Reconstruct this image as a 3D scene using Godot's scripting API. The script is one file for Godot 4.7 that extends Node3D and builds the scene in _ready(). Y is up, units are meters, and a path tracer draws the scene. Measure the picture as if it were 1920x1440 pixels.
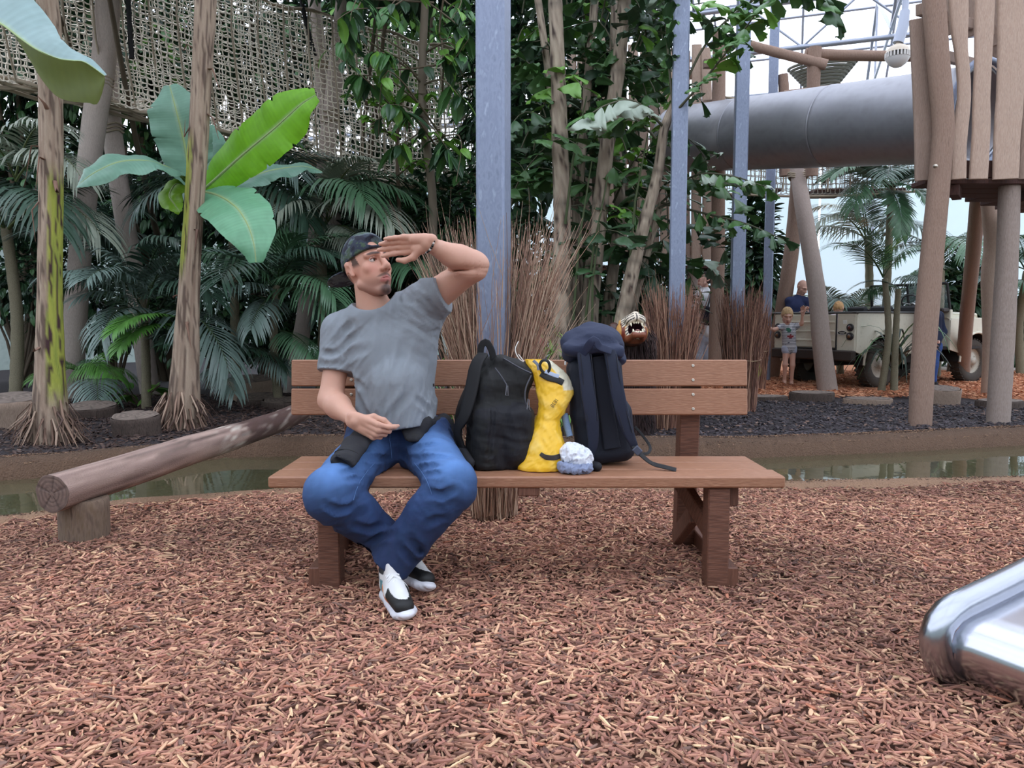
extends Node3D
# A play area in a tropical greenhouse: a man on a timber bench by a small stream, palms, a rope bridge, a tube slide and an old open car.

const F := 1444.0                       # focal length in pixels of the 1920 x 1440 frame
const EYE := Vector3(0, 1.05, 0)
const PITCH := 0.0815
var rng := RandomNumberGenerator.new()
var M := {}
var taken := {}
var noise := FastNoiseLite.new()

func P(x: float, y: float, d: float) -> Vector3:      # the point of the place at depth d that the pixel shows
	var v := Vector3((x - 960.0) / F, (720.0 - y) / F, -1.0).rotated(Vector3.RIGHT, -PITCH)
	return EYE + v * (d / -v.z)

func G(x: float, y: float, h := 0.0) -> Vector3:      # the point of the ground (height h) that the pixel shows
	var v := Vector3((x - 960.0) / F, (720.0 - y) / F, -1.0).rotated(Vector3.RIGHT, -PITCH)
	return EYE + v * ((h - EYE.y) / v.y)

static func lin(r: float, g: float, b: float) -> Color:
	return Color(r / 255.0, g / 255.0, b / 255.0).srgb_to_linear()

static func rgb(r: float, g: float, b: float) -> Color:
	return Color(r / 255.0, g / 255.0, b / 255.0)

func rr(a: float, b: float) -> float:
	return rng.randf_range(a, b)

# ---------------------------------------------------------------- nodes
func numbered(n: String) -> String:
	if not taken.has(n):
		taken[n] = 0
		return n
	taken[n] += 1
	return "%s_%03d" % [n, taken[n]]

func meta(o: Node, label := "", category := "", group := "", kind := "") -> Node:
	if label: o.set_meta("label", label)
	if category: o.set_meta("category", category)
	if group: o.set_meta("group", group)
	if kind: o.set_meta("kind", kind)
	return o

func thing(called: String, label: String, category: String, at := Vector3.ZERO, turn := 0.0, group := "") -> Node3D:
	var o := Node3D.new()
	o.name = numbered(called)
	add_child(o)
	o.position = at
	o.rotation.y = turn
	meta(o, label, category, group)
	return o

func obj(called: String, mesh: Mesh, mat: Material, parent: Node = self, xf := Transform3D()) -> MeshInstance3D:
	var o := MeshInstance3D.new()
	o.name = numbered(called) if parent == self else called
	o.mesh = mesh
	o.material_override = mat
	o.transform = xf
	parent.add_child(o, true)
	return o

func copy(t: Node3D, label := "") -> Node3D:
	var c: Node3D = t.duplicate()
	c.name = numbered(String(t.name).rstrip("_0123456789"))
	add_child(c)
	if label: c.set_meta("label", label)
	return c

func struct(called: String, mesh: Mesh, mat: Material, xf := Transform3D()) -> MeshInstance3D:
	var o := obj(called, mesh, mat, self, xf)
	o.set_meta("kind", "structure")
	return o

func many(called: String, mesh: Mesh, mat: Material, xfs: Array, cols: Array, parent: Node = self) -> MultiMeshInstance3D:
	var mm := MultiMesh.new()
	mm.transform_format = MultiMesh.TRANSFORM_3D
	mm.use_colors = cols.size() > 0
	mm.mesh = mesh
	mm.instance_count = xfs.size()
	var w := 16 if cols.size() else 12
	var b := PackedFloat32Array()
	b.resize(xfs.size() * w)
	for i in xfs.size():
		var t: Transform3D = xfs[i]
		var k := i * w
		b[k] = t.basis.x.x; b[k + 1] = t.basis.y.x; b[k + 2] = t.basis.z.x; b[k + 3] = t.origin.x
		b[k + 4] = t.basis.x.y; b[k + 5] = t.basis.y.y; b[k + 6] = t.basis.z.y; b[k + 7] = t.origin.y
		b[k + 8] = t.basis.x.z; b[k + 9] = t.basis.y.z; b[k + 10] = t.basis.z.z; b[k + 11] = t.origin.z
		if w == 16:
			var c: Color = cols[i]
			b[k + 12] = c.r; b[k + 13] = c.g; b[k + 14] = c.b; b[k + 15] = 1.0
	mm.buffer = b
	var o := MultiMeshInstance3D.new()
	o.name = numbered(called) if parent == self else called
	o.multimesh = mm
	o.material_override = mat
	o.set_meta("kind", "stuff")
	parent.add_child(o, true)
	return o

# ---------------------------------------------------------------- meshes
class MB:                                             # collects shapes; faces are given counter-clockwise as seen from outside
	var st := SurfaceTool.new()
	var col := Color.WHITE
	var group := 10
	func _init():
		st.begin(Mesh.PRIMITIVE_TRIANGLES)
		st.set_smooth_group(0)
	func v(p: Vector3, uv := Vector2.ZERO):
		st.set_color(col)
		st.set_uv(uv)
		st.add_vertex(p)
	func tri(a: Vector3, b: Vector3, c: Vector3):
		v(a); v(c); v(b)
	func quad(a: Vector3, b: Vector3, c: Vector3, d: Vector3):
		tri(a, b, c)
		tri(a, c, d)
	func flat():
		group += 1
		st.set_smooth_group(group)
	func grid(rows: Array, smooth := true, wrap := false, flip := false, cols := []):   # rows of equally many points
		if smooth:
			flat()
		else:
			st.set_smooth_group(0xFFFFFFFF)
		var nr := rows.size()
		var nc: int = rows[0].size()
		for i in nr - 1:
			for j in (nc if wrap else nc - 1):
				var j2 := (j + 1) % nc
				var u0 := float(j) / nc
				var u1 := float(j + 1) / nc
				var a: Vector3 = rows[i][j]
				var b: Vector3 = rows[i][j2]
				var c: Vector3 = rows[i + 1][j2]
				var d: Vector3 = rows[i + 1][j]
				var va := float(i) / (nr - 1)
				var vb := float(i + 1) / (nr - 1)
				if cols.size():
					var ca: Color = cols[i][j]
					var cb: Color = cols[i][j2]
					var cc: Color = cols[i + 1][j2]
					var cd: Color = cols[i + 1][j]
					var seq := [[a, ca], [b, cb], [c, cc], [a, ca], [c, cc], [d, cd]] if flip else [[a, ca], [c, cc], [b, cb], [a, ca], [d, cd], [c, cc]]
					for s in seq:
						col = s[1]
						v(s[0])
				elif flip:
					v(a, Vector2(u0, va)); v(b, Vector2(u1, va)); v(c, Vector2(u1, vb))
					v(a, Vector2(u0, va)); v(c, Vector2(u1, vb)); v(d, Vector2(u0, vb))
				else:
					v(a, Vector2(u0, va)); v(c, Vector2(u1, vb)); v(b, Vector2(u1, va))
					v(a, Vector2(u0, va)); v(d, Vector2(u0, vb)); v(c, Vector2(u1, vb))
	func fan(ring: Array, out: Vector3):              # a flat cap over a ring, facing out
		flat()
		var c := Vector3.ZERO
		for p in ring: c += p
		c /= ring.size()
		for i in ring.size():
			var a: Vector3 = ring[i]
			var b: Vector3 = ring[(i + 1) % ring.size()]
			if (a - c).cross(b - c).dot(out) < 0:
				tri(c, b, a)
			else:
				tri(c, a, b)
	func tube(path: Array, radii: Array, sides := 8, caps := true, squash := 1.0, up := Vector3.UP, lump := 0.0):
		var rows := []
		var n := path.size()
		var prev := Vector3.ZERO
		for i in n:
			var t: Vector3 = (path[mini(i + 1, n - 1)] - path[maxi(i - 1, 0)]).normalized()
			if prev == Vector3.ZERO:
				prev = up if absf(t.dot(up)) < 0.95 else (Vector3.RIGHT if absf(t.x) < 0.9 else Vector3.BACK)
			var a := (prev - t * prev.dot(t)).normalized()
			prev = a
			var b := t.cross(a)
			var r: float = radii[mini(i, radii.size() - 1)]
			var row := []
			for k in sides:
				var w := TAU * k / sides
				var q := r * (1.0 + lump * sin(w * 3.0 + i * 1.7) * sin(w * 5.0 + i * 0.9 + 1.0))
				row.append(path[i] + (a * cos(w) * squash + b * sin(w)) * q)
			rows.append(row)
		grid(rows, true, true)
		if caps:
			fan(rows[0], path[0] - path[1])
			fan(rows[n - 1], path[n - 1] - path[n - 2])
	func lathe(xf: Transform3D, prof: Array, sides := 24):   # profile of Vector2(radius, height), upwards outside
		var rows := []
		for q in prof:
			var row := []
			for k in sides:
				var w := -TAU * k / sides
				row.append(xf * Vector3(q.x * cos(w), q.y, q.x * sin(w)))
			rows.append(row)
		grid(rows, true, true)
	func box(xf: Transform3D, s: Vector3, bev := 0.0):
		var h := s * 0.5
		bev = minf(bev, minf(h.x, minf(h.y, h.z)) * 0.9)
		st.set_smooth_group(0xFFFFFFFF)
		if bev <= 0.0:
			for ax in 3:
				for sg in [-1.0, 1.0]:
					face(xf, h, ax, sg, 0.0)
			return
		for ax in 3:
			for sg in [-1.0, 1.0]:
				face(xf, h, ax, sg, bev)
		for ax in 3:                                  # chamfers along axis ax
			var b := (ax + 1) % 3
			var c := (ax + 2) % 3
			for sb in [-1.0, 1.0]:
				for sc in [-1.0, 1.0]:
					var p := []
					for q in [[-1.0, 0], [1.0, 0], [1.0, 1], [-1.0, 1]]:
						var w := Vector3.ZERO
						w[ax] = q[0] * (h[ax] - bev)
						w[b] = sb * (h[b] - (bev if q[1] == 1 else 0.0))
						w[c] = sc * (h[c] - (0.0 if q[1] == 1 else bev))
						p.append(w)
					if (p[1] - p[0]).cross(p[3] - p[0]).dot(p[0] + p[2]) < 0:
						p.reverse()
					quad(xf * p[0], xf * p[1], xf * p[2], xf * p[3])
		for sx in [-1.0, 1.0]:
			for sy in [-1.0, 1.0]:
				for sz in [-1.0, 1.0]:
					var a := Vector3(sx * h.x, sy * (h.y - bev), sz * (h.z - bev))
					var b2 := Vector3(sx * (h.x - bev), sy * h.y, sz * (h.z - bev))
					var c2 := Vector3(sx * (h.x - bev), sy * (h.y - bev), sz * h.z)
					if sx * sy * sz > 0: tri(xf * a, xf * b2, xf * c2)
					else: tri(xf * a, xf * c2, xf * b2)
	func face(xf: Transform3D, h: Vector3, ax: int, sg: float, bev: float):
		var b := (ax + 1) % 3
		var c := (ax + 2) % 3
		var p := []
		for q in [[-1, -1], [1, -1], [1, 1], [-1, 1]]:
			var w := Vector3.ZERO
			w[ax] = sg * h[ax]
			w[b] = q[0] * (h[b] - bev)
			w[c] = q[1] * (h[c] - bev)
			p.append(xf * w)
		if sg < 0: p.reverse()
		quad(p[0], p[1], p[2], p[3])
	func prism(poly: Array, depth: float, xf := Transform3D()):   # polygon in x,y (counter-clockwise), pushed from z=0 to z=depth
		st.set_smooth_group(0xFFFFFFFF)
		var pv := PackedVector2Array(poly)
		if Geometry2D.is_polygon_clockwise(pv): pv.reverse()
		var ix := Geometry2D.triangulate_polygon(pv)
		for i in range(0, ix.size(), 3):
			var a := pv[ix[i]]
			var b := pv[ix[i + 1]]
			var c := pv[ix[i + 2]]
			if (b - a).cross(c - a) < 0:
				var t := b
				b = c
				c = t
			tri(xf * Vector3(a.x, a.y, depth), xf * Vector3(b.x, b.y, depth), xf * Vector3(c.x, c.y, depth))
			tri(xf * Vector3(a.x, a.y, 0), xf * Vector3(c.x, c.y, 0), xf * Vector3(b.x, b.y, 0))
		for i in pv.size():
			var a := pv[i]
			var b := pv[(i + 1) % pv.size()]
			quad(xf * Vector3(a.x, a.y, 0), xf * Vector3(b.x, b.y, 0), xf * Vector3(b.x, b.y, depth), xf * Vector3(a.x, a.y, depth))
	func done() -> ArrayMesh:
		st.generate_normals()
		return st.commit()

func between(a: Vector3, b: Vector3, up := Vector3.UP) -> Transform3D:   # x axis from a to b, at their middle
	var x := (b - a).normalized()
	var z := x.cross(up if absf(x.dot(up)) < 0.98 else Vector3.BACK).normalized()
	return Transform3D(Basis(x, z.cross(x), z), (a + b) * 0.5)

func beam(a: Vector3, b: Vector3, h: float, w: float, bev := 0.006, up := Vector3.UP) -> ArrayMesh:
	var m := MB.new()
	m.box(Transform3D(), Vector3(a.distance_to(b), h, w), bev)
	return m.done()

func spline(pts: Array, n: int) -> Array:
	var c := Curve3D.new()
	for i in pts.size():
		var t: Vector3 = (pts[mini(i + 1, pts.size() - 1)] - pts[maxi(i - 1, 0)]) / 6.0
		c.add_point(pts[i], -t, t)
	var out := []
	for i in n:
		out.append(c.sample_baked(c.get_baked_length() * i / (n - 1), true))
	return out

func lerp_list(a: Array, n: int) -> Array:
	var out := []
	for i in n:
		var t := float(i) / (n - 1) * (a.size() - 1)
		var k := mini(int(t), a.size() - 2)
		out.append(lerpf(a[k], a[k + 1], t - k))
	return out

# ---------------------------------------------------------------- soft bodies: a distance field meshed as surface nets
class Soft:
	var v := PackedVector3Array()
	var nrm := PackedVector3Array()
	var cl := PackedColorArray()
	var ix := PackedInt32Array()
	var o: Vector3
	var c: float
	var k: float
	var nx: int
	var ny: int
	var nz: int
	var e: PackedFloat32Array
	func space(lo: Vector3, hi: Vector3, cell: float, kk: float):
		o = lo
		c = cell
		k = kk
		nx = int((hi.x - lo.x) / c) + 2
		ny = int((hi.y - lo.y) / c) + 2
		nz = int((hi.z - lo.z) / c) + 2
		e = PackedFloat32Array()
		e.resize(nx * ny * nz)
	func reach(lo: Vector3, hi: Vector3) -> Array:
		var m := 2.5 * c + 5.0 / k
		return [maxi(0, int((lo.x - m - o.x) / c)), mini(nx - 1, int((hi.x + m - o.x) / c) + 1), maxi(0, int((lo.y - m - o.y) / c)), mini(ny - 1, int((hi.y + m - o.y) / c) + 1), maxi(0, int((lo.z - m - o.z) / c)), mini(nz - 1, int((hi.z + m - o.z) / c) + 1)]
	func bone(a: Vector3, b: Vector3, ra: float, rb: float, flat := Vector3.ZERO, s := 1.0):
		var r := maxf(ra, rb)
		var g := reach(a.min(b) - Vector3(r, r, r), a.max(b) + Vector3(r, r, r))
		var ab := b - a
		var il := 1.0 / maxf(ab.length_squared(), 1e-9)
		var fl := flat.normalized() * (s - 1.0)
		var fn := flat.normalized()
		var bent := s != 1.0
		for z in range(g[4], g[5] + 1):
			for y in range(g[2], g[3] + 1):
				var at: int = (z * ny + y) * nx
				var p := Vector3(o.x + g[0] * c, o.y + y * c, o.z + z * c) - a
				for x in range(g[0], g[1] + 1):
					var t := clampf(p.dot(ab) * il, 0.0, 1.0)
					var q := p - ab * t
					if bent:
						q += fl * q.dot(fn)
					e[at + x] += exp(k * (ra + (rb - ra) * t - q.length()))
					p.x += c
	func egg(m: Vector3, rad: Vector3, rot := Basis()):
		var r := maxf(rad.x, maxf(rad.y, rad.z))
		var g := reach(m - Vector3(r, r, r), m + Vector3(r, r, r))
		var inv := rot.inverse()
		var ir := Vector3.ONE / rad
		for z in range(g[4], g[5] + 1):
			for y in range(g[2], g[3] + 1):
				var at: int = (z * ny + y) * nx
				for x in range(g[0], g[1] + 1):
					var q := inv * (Vector3(o.x + x * c, o.y + y * c, o.z + z * c) - m) * ir
					var k0 := q.length()
					e[at + x] += exp(-k * k0 * (k0 - 1.0) / maxf((q * ir).length(), 1e-6))
	func brick(xf: Transform3D, h: Vector3, r: float):
		var q0 := h.length()
		var g := reach(xf.origin - Vector3(q0, q0, q0), xf.origin + Vector3(q0, q0, q0))
		var inv := xf.affine_inverse()
		var hh := h - Vector3(r, r, r)
		for z in range(g[4], g[5] + 1):
			for y in range(g[2], g[3] + 1):
				var at: int = (z * ny + y) * nx
				for x in range(g[0], g[1] + 1):
					var q := (inv * Vector3(o.x + x * c, o.y + y * c, o.z + z * c)).abs() - hh
					e[at + x] += exp(-k * (q.max(Vector3.ZERO).length() + minf(maxf(q.x, maxf(q.y, q.z)), 0.0) - r))
	func settle():                                    # sums of exponentials become distances
		for i in e.size():
			e[i] = -log(e[i]) / k if e[i] > 1e-8 else 1.0
	func cut(pt: Vector3, n: Vector3, inside = null):   # remove what lies on the side n points to
		n = n.normalized()
		for z in nz:
			for y in ny:
				var at: int = (z * ny + y) * nx
				for x in nx:
					if e[at + x] < 0.1:
						var p := Vector3(o.x + x * c, o.y + y * c, o.z + z * c)
						if inside != null and not inside.call(p):
							continue
						e[at + x] = maxf(e[at + x], (p - pt).dot(n))
	func dig(m: Vector3, rad: Vector3, rot := Basis(), soft := 0.004):      # carve an egg out
		var r := maxf(rad.x, maxf(rad.y, rad.z))
		var g := reach(m - Vector3(r, r, r), m + Vector3(r, r, r))
		var inv := rot.inverse()
		var ir := Vector3.ONE / rad
		for z in range(g[4], g[5] + 1):
			for y in range(g[2], g[3] + 1):
				var at: int = (z * ny + y) * nx
				for x in range(g[0], g[1] + 1):
					var q := inv * (Vector3(o.x + x * c, o.y + y * c, o.z + z * c) - m) * ir
					var k0 := q.length()
					var d := -k0 * (k0 - 1.0) / maxf((q * ir).length(), 1e-6)
					var a := e[at + x]
					var h := maxf(soft - absf(a - d), 0.0) / soft
					e[at + x] = maxf(a, d) + h * h * soft * 0.25
	func shift(fn: Callable):                         # folds and wrinkles: fn(p) is added near the surface
		for z in nz:
			for y in ny:
				var at: int = (z * ny + y) * nx
				for x in nx:
					if absf(e[at + x]) < 4.0 * c + 0.01:
						e[at + x] += fn.call(Vector3(o.x + x * c, o.y + y * c, o.z + z * c))
	func crease(path: Array, r: float, depth: float):   # a groove along a path, with its ridges
		var lo: Vector3 = path[0]
		var hi: Vector3 = path[0]
		for p in path:
			lo = lo.min(p)
			hi = hi.max(p)
		var w := Vector3.ONE * 2.6 * r
		var g := reach(lo - w, hi + w)
		var n := path.size() - 1
		for z in range(g[4], g[5] + 1):
			for y in range(g[2], g[3] + 1):
				var at: int = (z * ny + y) * nx
				for x in range(g[0], g[1] + 1):
					if absf(e[at + x]) > 0.04: continue
					var p := Vector3(o.x + x * c, o.y + y * c, o.z + z * c)
					var best := 1e9
					var u := 0.0
					for i in n:
						var a: Vector3 = path[i]
						var ab: Vector3 = path[i + 1] - a
						var t := clampf((p - a).dot(ab) / maxf(ab.length_squared(), 1e-9), 0.0, 1.0)
						var q := (p - a - ab * t).length()
						if q < best:
							best = q
							u = (i + t) / n
					var q := best / r
					if q < 3.0:
						e[at + x] += depth * sqrt(sin(PI * clampf(u, 0.02, 0.98))) * (1.4 * exp(-q * q) - 0.55 * exp(-(q - 1.6) * (q - 1.6) * 2.0))
	func net(paint = null):
		var id := {}
		var sx := 1
		var sy := nx
		var sz := nx * ny
		var far := 3.5 * c
		var cs := [0, sx, sy, sx + sy, sz, sx + sz, sy + sz, sx + sy + sz]
		var es := [[0, 1], [2, 3], [4, 5], [6, 7], [0, 2], [1, 3], [4, 6], [5, 7], [0, 4], [1, 5], [2, 6], [3, 7]]
		for z in nz - 1:
			for y in ny - 1:
				var row: int = (z * ny + y) * nx
				for x in nx - 1:
					var i := row + x
					if absf(e[i]) > far:
						continue
					var m := 0
					var d := [0.0, 0.0, 0.0, 0.0, 0.0, 0.0, 0.0, 0.0]
					for q in 8:
						d[q] = e[i + cs[q]]
						if d[q] < 0.0: m += 1
					if m == 0 or m == 8:
						continue
					var s := Vector3.ZERO
					var w := 0
					for g in es:
						var da: float = d[g[0]]
						var db: float = d[g[1]]
						if (da < 0.0) != (db < 0.0):
							var t := da / (da - db)
							var a: int = g[0]
							var b: int = g[1]
							s += Vector3(lerpf(a & 1, b & 1, t), lerpf((a >> 1) & 1, (b >> 1) & 1, t), lerpf(a >> 2, b >> 2, t))
							w += 1
					s /= w
					id[i] = v.size()
					var p := o + (Vector3(x, y, z) + s) * c
					var n := Vector3(d[1] + d[3] + d[5] + d[7] - d[0] - d[2] - d[4] - d[6], d[2] + d[3] + d[6] + d[7] - d[0] - d[1] - d[4] - d[5], d[4] + d[5] + d[6] + d[7] - d[0] - d[1] - d[2] - d[3])
					v.append(p)
					n = n.normalized()
					nrm.append(n)
					cl.append(paint.call(p, n) if paint != null else Color.WHITE)
		for i in id:
			var me: int = id[i]
			var d0 := e[i]
			for q in [[sx, sy, sz], [sy, sz, sx], [sz, sx, sy]]:
				var d1 := e[i + q[0]]
				if (d0 < 0.0) == (d1 < 0.0):
					continue
				var b = id.get(i - q[1])
				var cc = id.get(i - q[1] - q[2])
				var dd = id.get(i - q[2])
				if b == null or cc == null or dd == null:
					continue
				if d0 < 0.0:                          # clockwise from outside
					ix.append_array([me, cc, b, me, dd, cc])
				else:
					ix.append_array([me, b, cc, me, cc, dd])
	func done() -> ArrayMesh:
		var a := []
		a.resize(Mesh.ARRAY_MAX)
		a[Mesh.ARRAY_VERTEX] = v
		a[Mesh.ARRAY_NORMAL] = nrm
		a[Mesh.ARRAY_COLOR] = cl
		a[Mesh.ARRAY_INDEX] = ix
		var m := ArrayMesh.new()
		m.add_surface_from_arrays(Mesh.PRIMITIVE_TRIANGLES, a)
		return m

# ---------------------------------------------------------------- materials
func noise_tex(freq: float, stops: Array, type := FastNoiseLite.TYPE_SIMPLEX, octaves := 4, seed_ := 1, size := 512, normal := 0.0, cellular := -1) -> NoiseTexture2D:
	var n := FastNoiseLite.new()
	n.noise_type = type
	n.frequency = freq
	n.fractal_octaves = octaves
	n.seed = seed_
	if cellular >= 0: n.cellular_return_type = cellular
	var t := NoiseTexture2D.new()
	t.width = size
	t.height = size
	t.seamless = true
	t.noise = n
	if normal > 0.0:
		t.as_normal_map = true
		t.bump_strength = normal
	elif stops.size():
		var g := Gradient.new()
		g.offsets = PackedFloat32Array(range(stops.size()).map(func(i): return float(i) / (stops.size() - 1)))
		g.colors = PackedColorArray(stops)
		t.color_ramp = g
	return t

func mat(color: Color, rough := 0.8, metal := 0.0) -> StandardMaterial3D:
	var m := StandardMaterial3D.new()
	m.albedo_color = color
	m.roughness = rough
	m.metallic = metal
	return m

func vmat(rough := 0.8, back := 0.0) -> StandardMaterial3D:      # colour comes from the vertices or copies
	var m := mat(Color.WHITE, rough)
	m.vertex_color_use_as_albedo = true
	if back > 0.0:
		m.backlight_enabled = true
		m.backlight = Color(back, back, back)
	return m

func grained(stops: Array, scale: Vector3, rough := 0.7, bump := 0.15, freq := 0.02, seed_ := 1, tex: Texture2D = null) -> StandardMaterial3D:
	var m := mat(Color.WHITE, rough)
	m.albedo_texture = tex if tex else noise_tex(freq, stops, FastNoiseLite.TYPE_SIMPLEX, 5, seed_)
	m.uv1_triplanar = true
	m.uv1_scale = scale
	if bump > 0.0:
		m.heightmap_enabled = true
		m.heightmap_texture = M.grey
		m.heightmap_scale = bump
	return m

# ---------------------------------------------------------------- light, camera, sky
func light_and_camera():
	var cam := Camera3D.new()
	cam.name = "camera"
	cam.fov = rad_to_deg(2.0 * atan(720.0 / F))
	cam.position = EYE
	cam.rotation.x = -PITCH
	cam.near = 0.05
	cam.far = 200.0
	add_child(cam)
	cam.current = true
	var we := WorldEnvironment.new()
	we.name = "world"
	var env := Environment.new()
	var sm := ProceduralSkyMaterial.new()
	sm.sky_top_color = rgb(225, 233, 250)
	sm.sky_horizon_color = rgb(240, 243, 250)
	sm.ground_bottom_color = rgb(70, 72, 66)
	sm.ground_horizon_color = rgb(150, 155, 152)
	sm.sky_energy_multiplier = 1.0
	var sky := Sky.new()
	sky.sky_material = sm
	env.background_mode = Environment.BG_SKY
	env.sky = sky
	env.background_energy_multiplier = 3.3
	env.tonemap_mode = Environment.TONE_MAPPER_LINEAR
	env.tonemap_exposure = 1.0
	env.sdfgi_enabled = true
	env.ssao_enabled = true
	env.ssil_enabled = true
	we.environment = env
	add_child(we)

func materials():
	M.grey = noise_tex(0.03, [Color.BLACK, Color.WHITE], FastNoiseLite.TYPE_SIMPLEX, 5, 77)
	M.fine = noise_tex(0.12, [Color.BLACK, Color.WHITE], FastNoiseLite.TYPE_SIMPLEX, 4, 78)
	M.bench = grained([rgb(120, 80, 58), rgb(168, 122, 94), rgb(150, 104, 78), rgb(186, 142, 112)], Vector3(0.7, 9, 9), 0.5, 0.06)
	M.bench_dark = grained([rgb(82, 52, 40), rgb(112, 74, 58), rgb(128, 88, 70)], Vector3(8, 0.8, 8), 0.55, 0.08, 0.02, 5)
	M.plank = grained([rgb(116, 98, 88), rgb(160, 138, 124), rgb(142, 120, 106), rgb(178, 156, 140)], Vector3(6, 0.5, 6), 0.85, 0.2, 0.02, 3)
	M.post = grained([rgb(112, 90, 78), rgb(158, 132, 116), rgb(140, 114, 98), rgb(174, 150, 134)], Vector3(5, 0.6, 5), 0.85, 0.25, 0.02, 4)
	M.greypost = grained([rgb(120, 106, 98), rgb(166, 150, 140), rgb(146, 130, 120), rgb(180, 166, 154)], Vector3(5, 0.6, 5), 0.85, 0.25, 0.02, 8)
	M.bridgepost = grained([rgb(146, 132, 124), rgb(192, 178, 168), rgb(172, 158, 148), rgb(206, 194, 184)], Vector3(5, 0.6, 5), 0.85, 0.25, 0.02, 18)
	M.planklight = grained([rgb(152, 130, 116), rgb(194, 170, 152), rgb(178, 152, 134), rgb(206, 184, 168)], Vector3(5, 0.5, 5), 0.85, 0.2, 0.02, 6)
	M.darkwood = grained([rgb(52, 32, 28), rgb(86, 56, 48), rgb(70, 44, 38)], Vector3(6, 0.6, 6), 0.8, 0.2, 0.02, 12)
	M.galv = grained([rgb(120, 130, 150), rgb(142, 152, 174), rgb(132, 142, 164), rgb(166, 176, 196)], Vector3(2.2, 0.9, 2.2), 0.42, 0.0, 0.015, 9)
	M.galv.metallic = 0.35
	M.steel = mat(rgb(170, 176, 190), 0.4, 0.5)
	M.rim = mat(rgb(176, 180, 188), 0.24, 1.0)
	M.screw = mat(rgb(200, 190, 176), 0.35, 0.9)
	M.rope = grained([rgb(132, 118, 100), rgb(190, 176, 154)], Vector3(8, 8, 8), 0.95, 0.0, 0.05, 21)
	M.black = mat(rgb(15, 15, 18), 0.7)
	M.rubber = mat(rgb(38, 37, 38), 0.85)
	M.chrome = mat(rgb(205, 205, 205), 0.15, 1.0)
	M.painted = vmat(0.8)
	M.cloth = vmat(0.9)
	M.skin = vmat(0.55)
	M.skin.subsurf_scatter_enabled = true
	M.skin.subsurf_scatter_strength = 0.06
	M.leaf = vmat(0.42, 0.35)
	M.eye = vmat(0.15)
	M.leafdull = vmat(0.6, 0.3)

# ---------------------------------------------------------------- the hall: walls, glazed roof
var HALL := Transform3D(Basis(Vector3.UP, -0.35), Vector3.ZERO)   # its own x runs right and nearer, -z away

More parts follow.
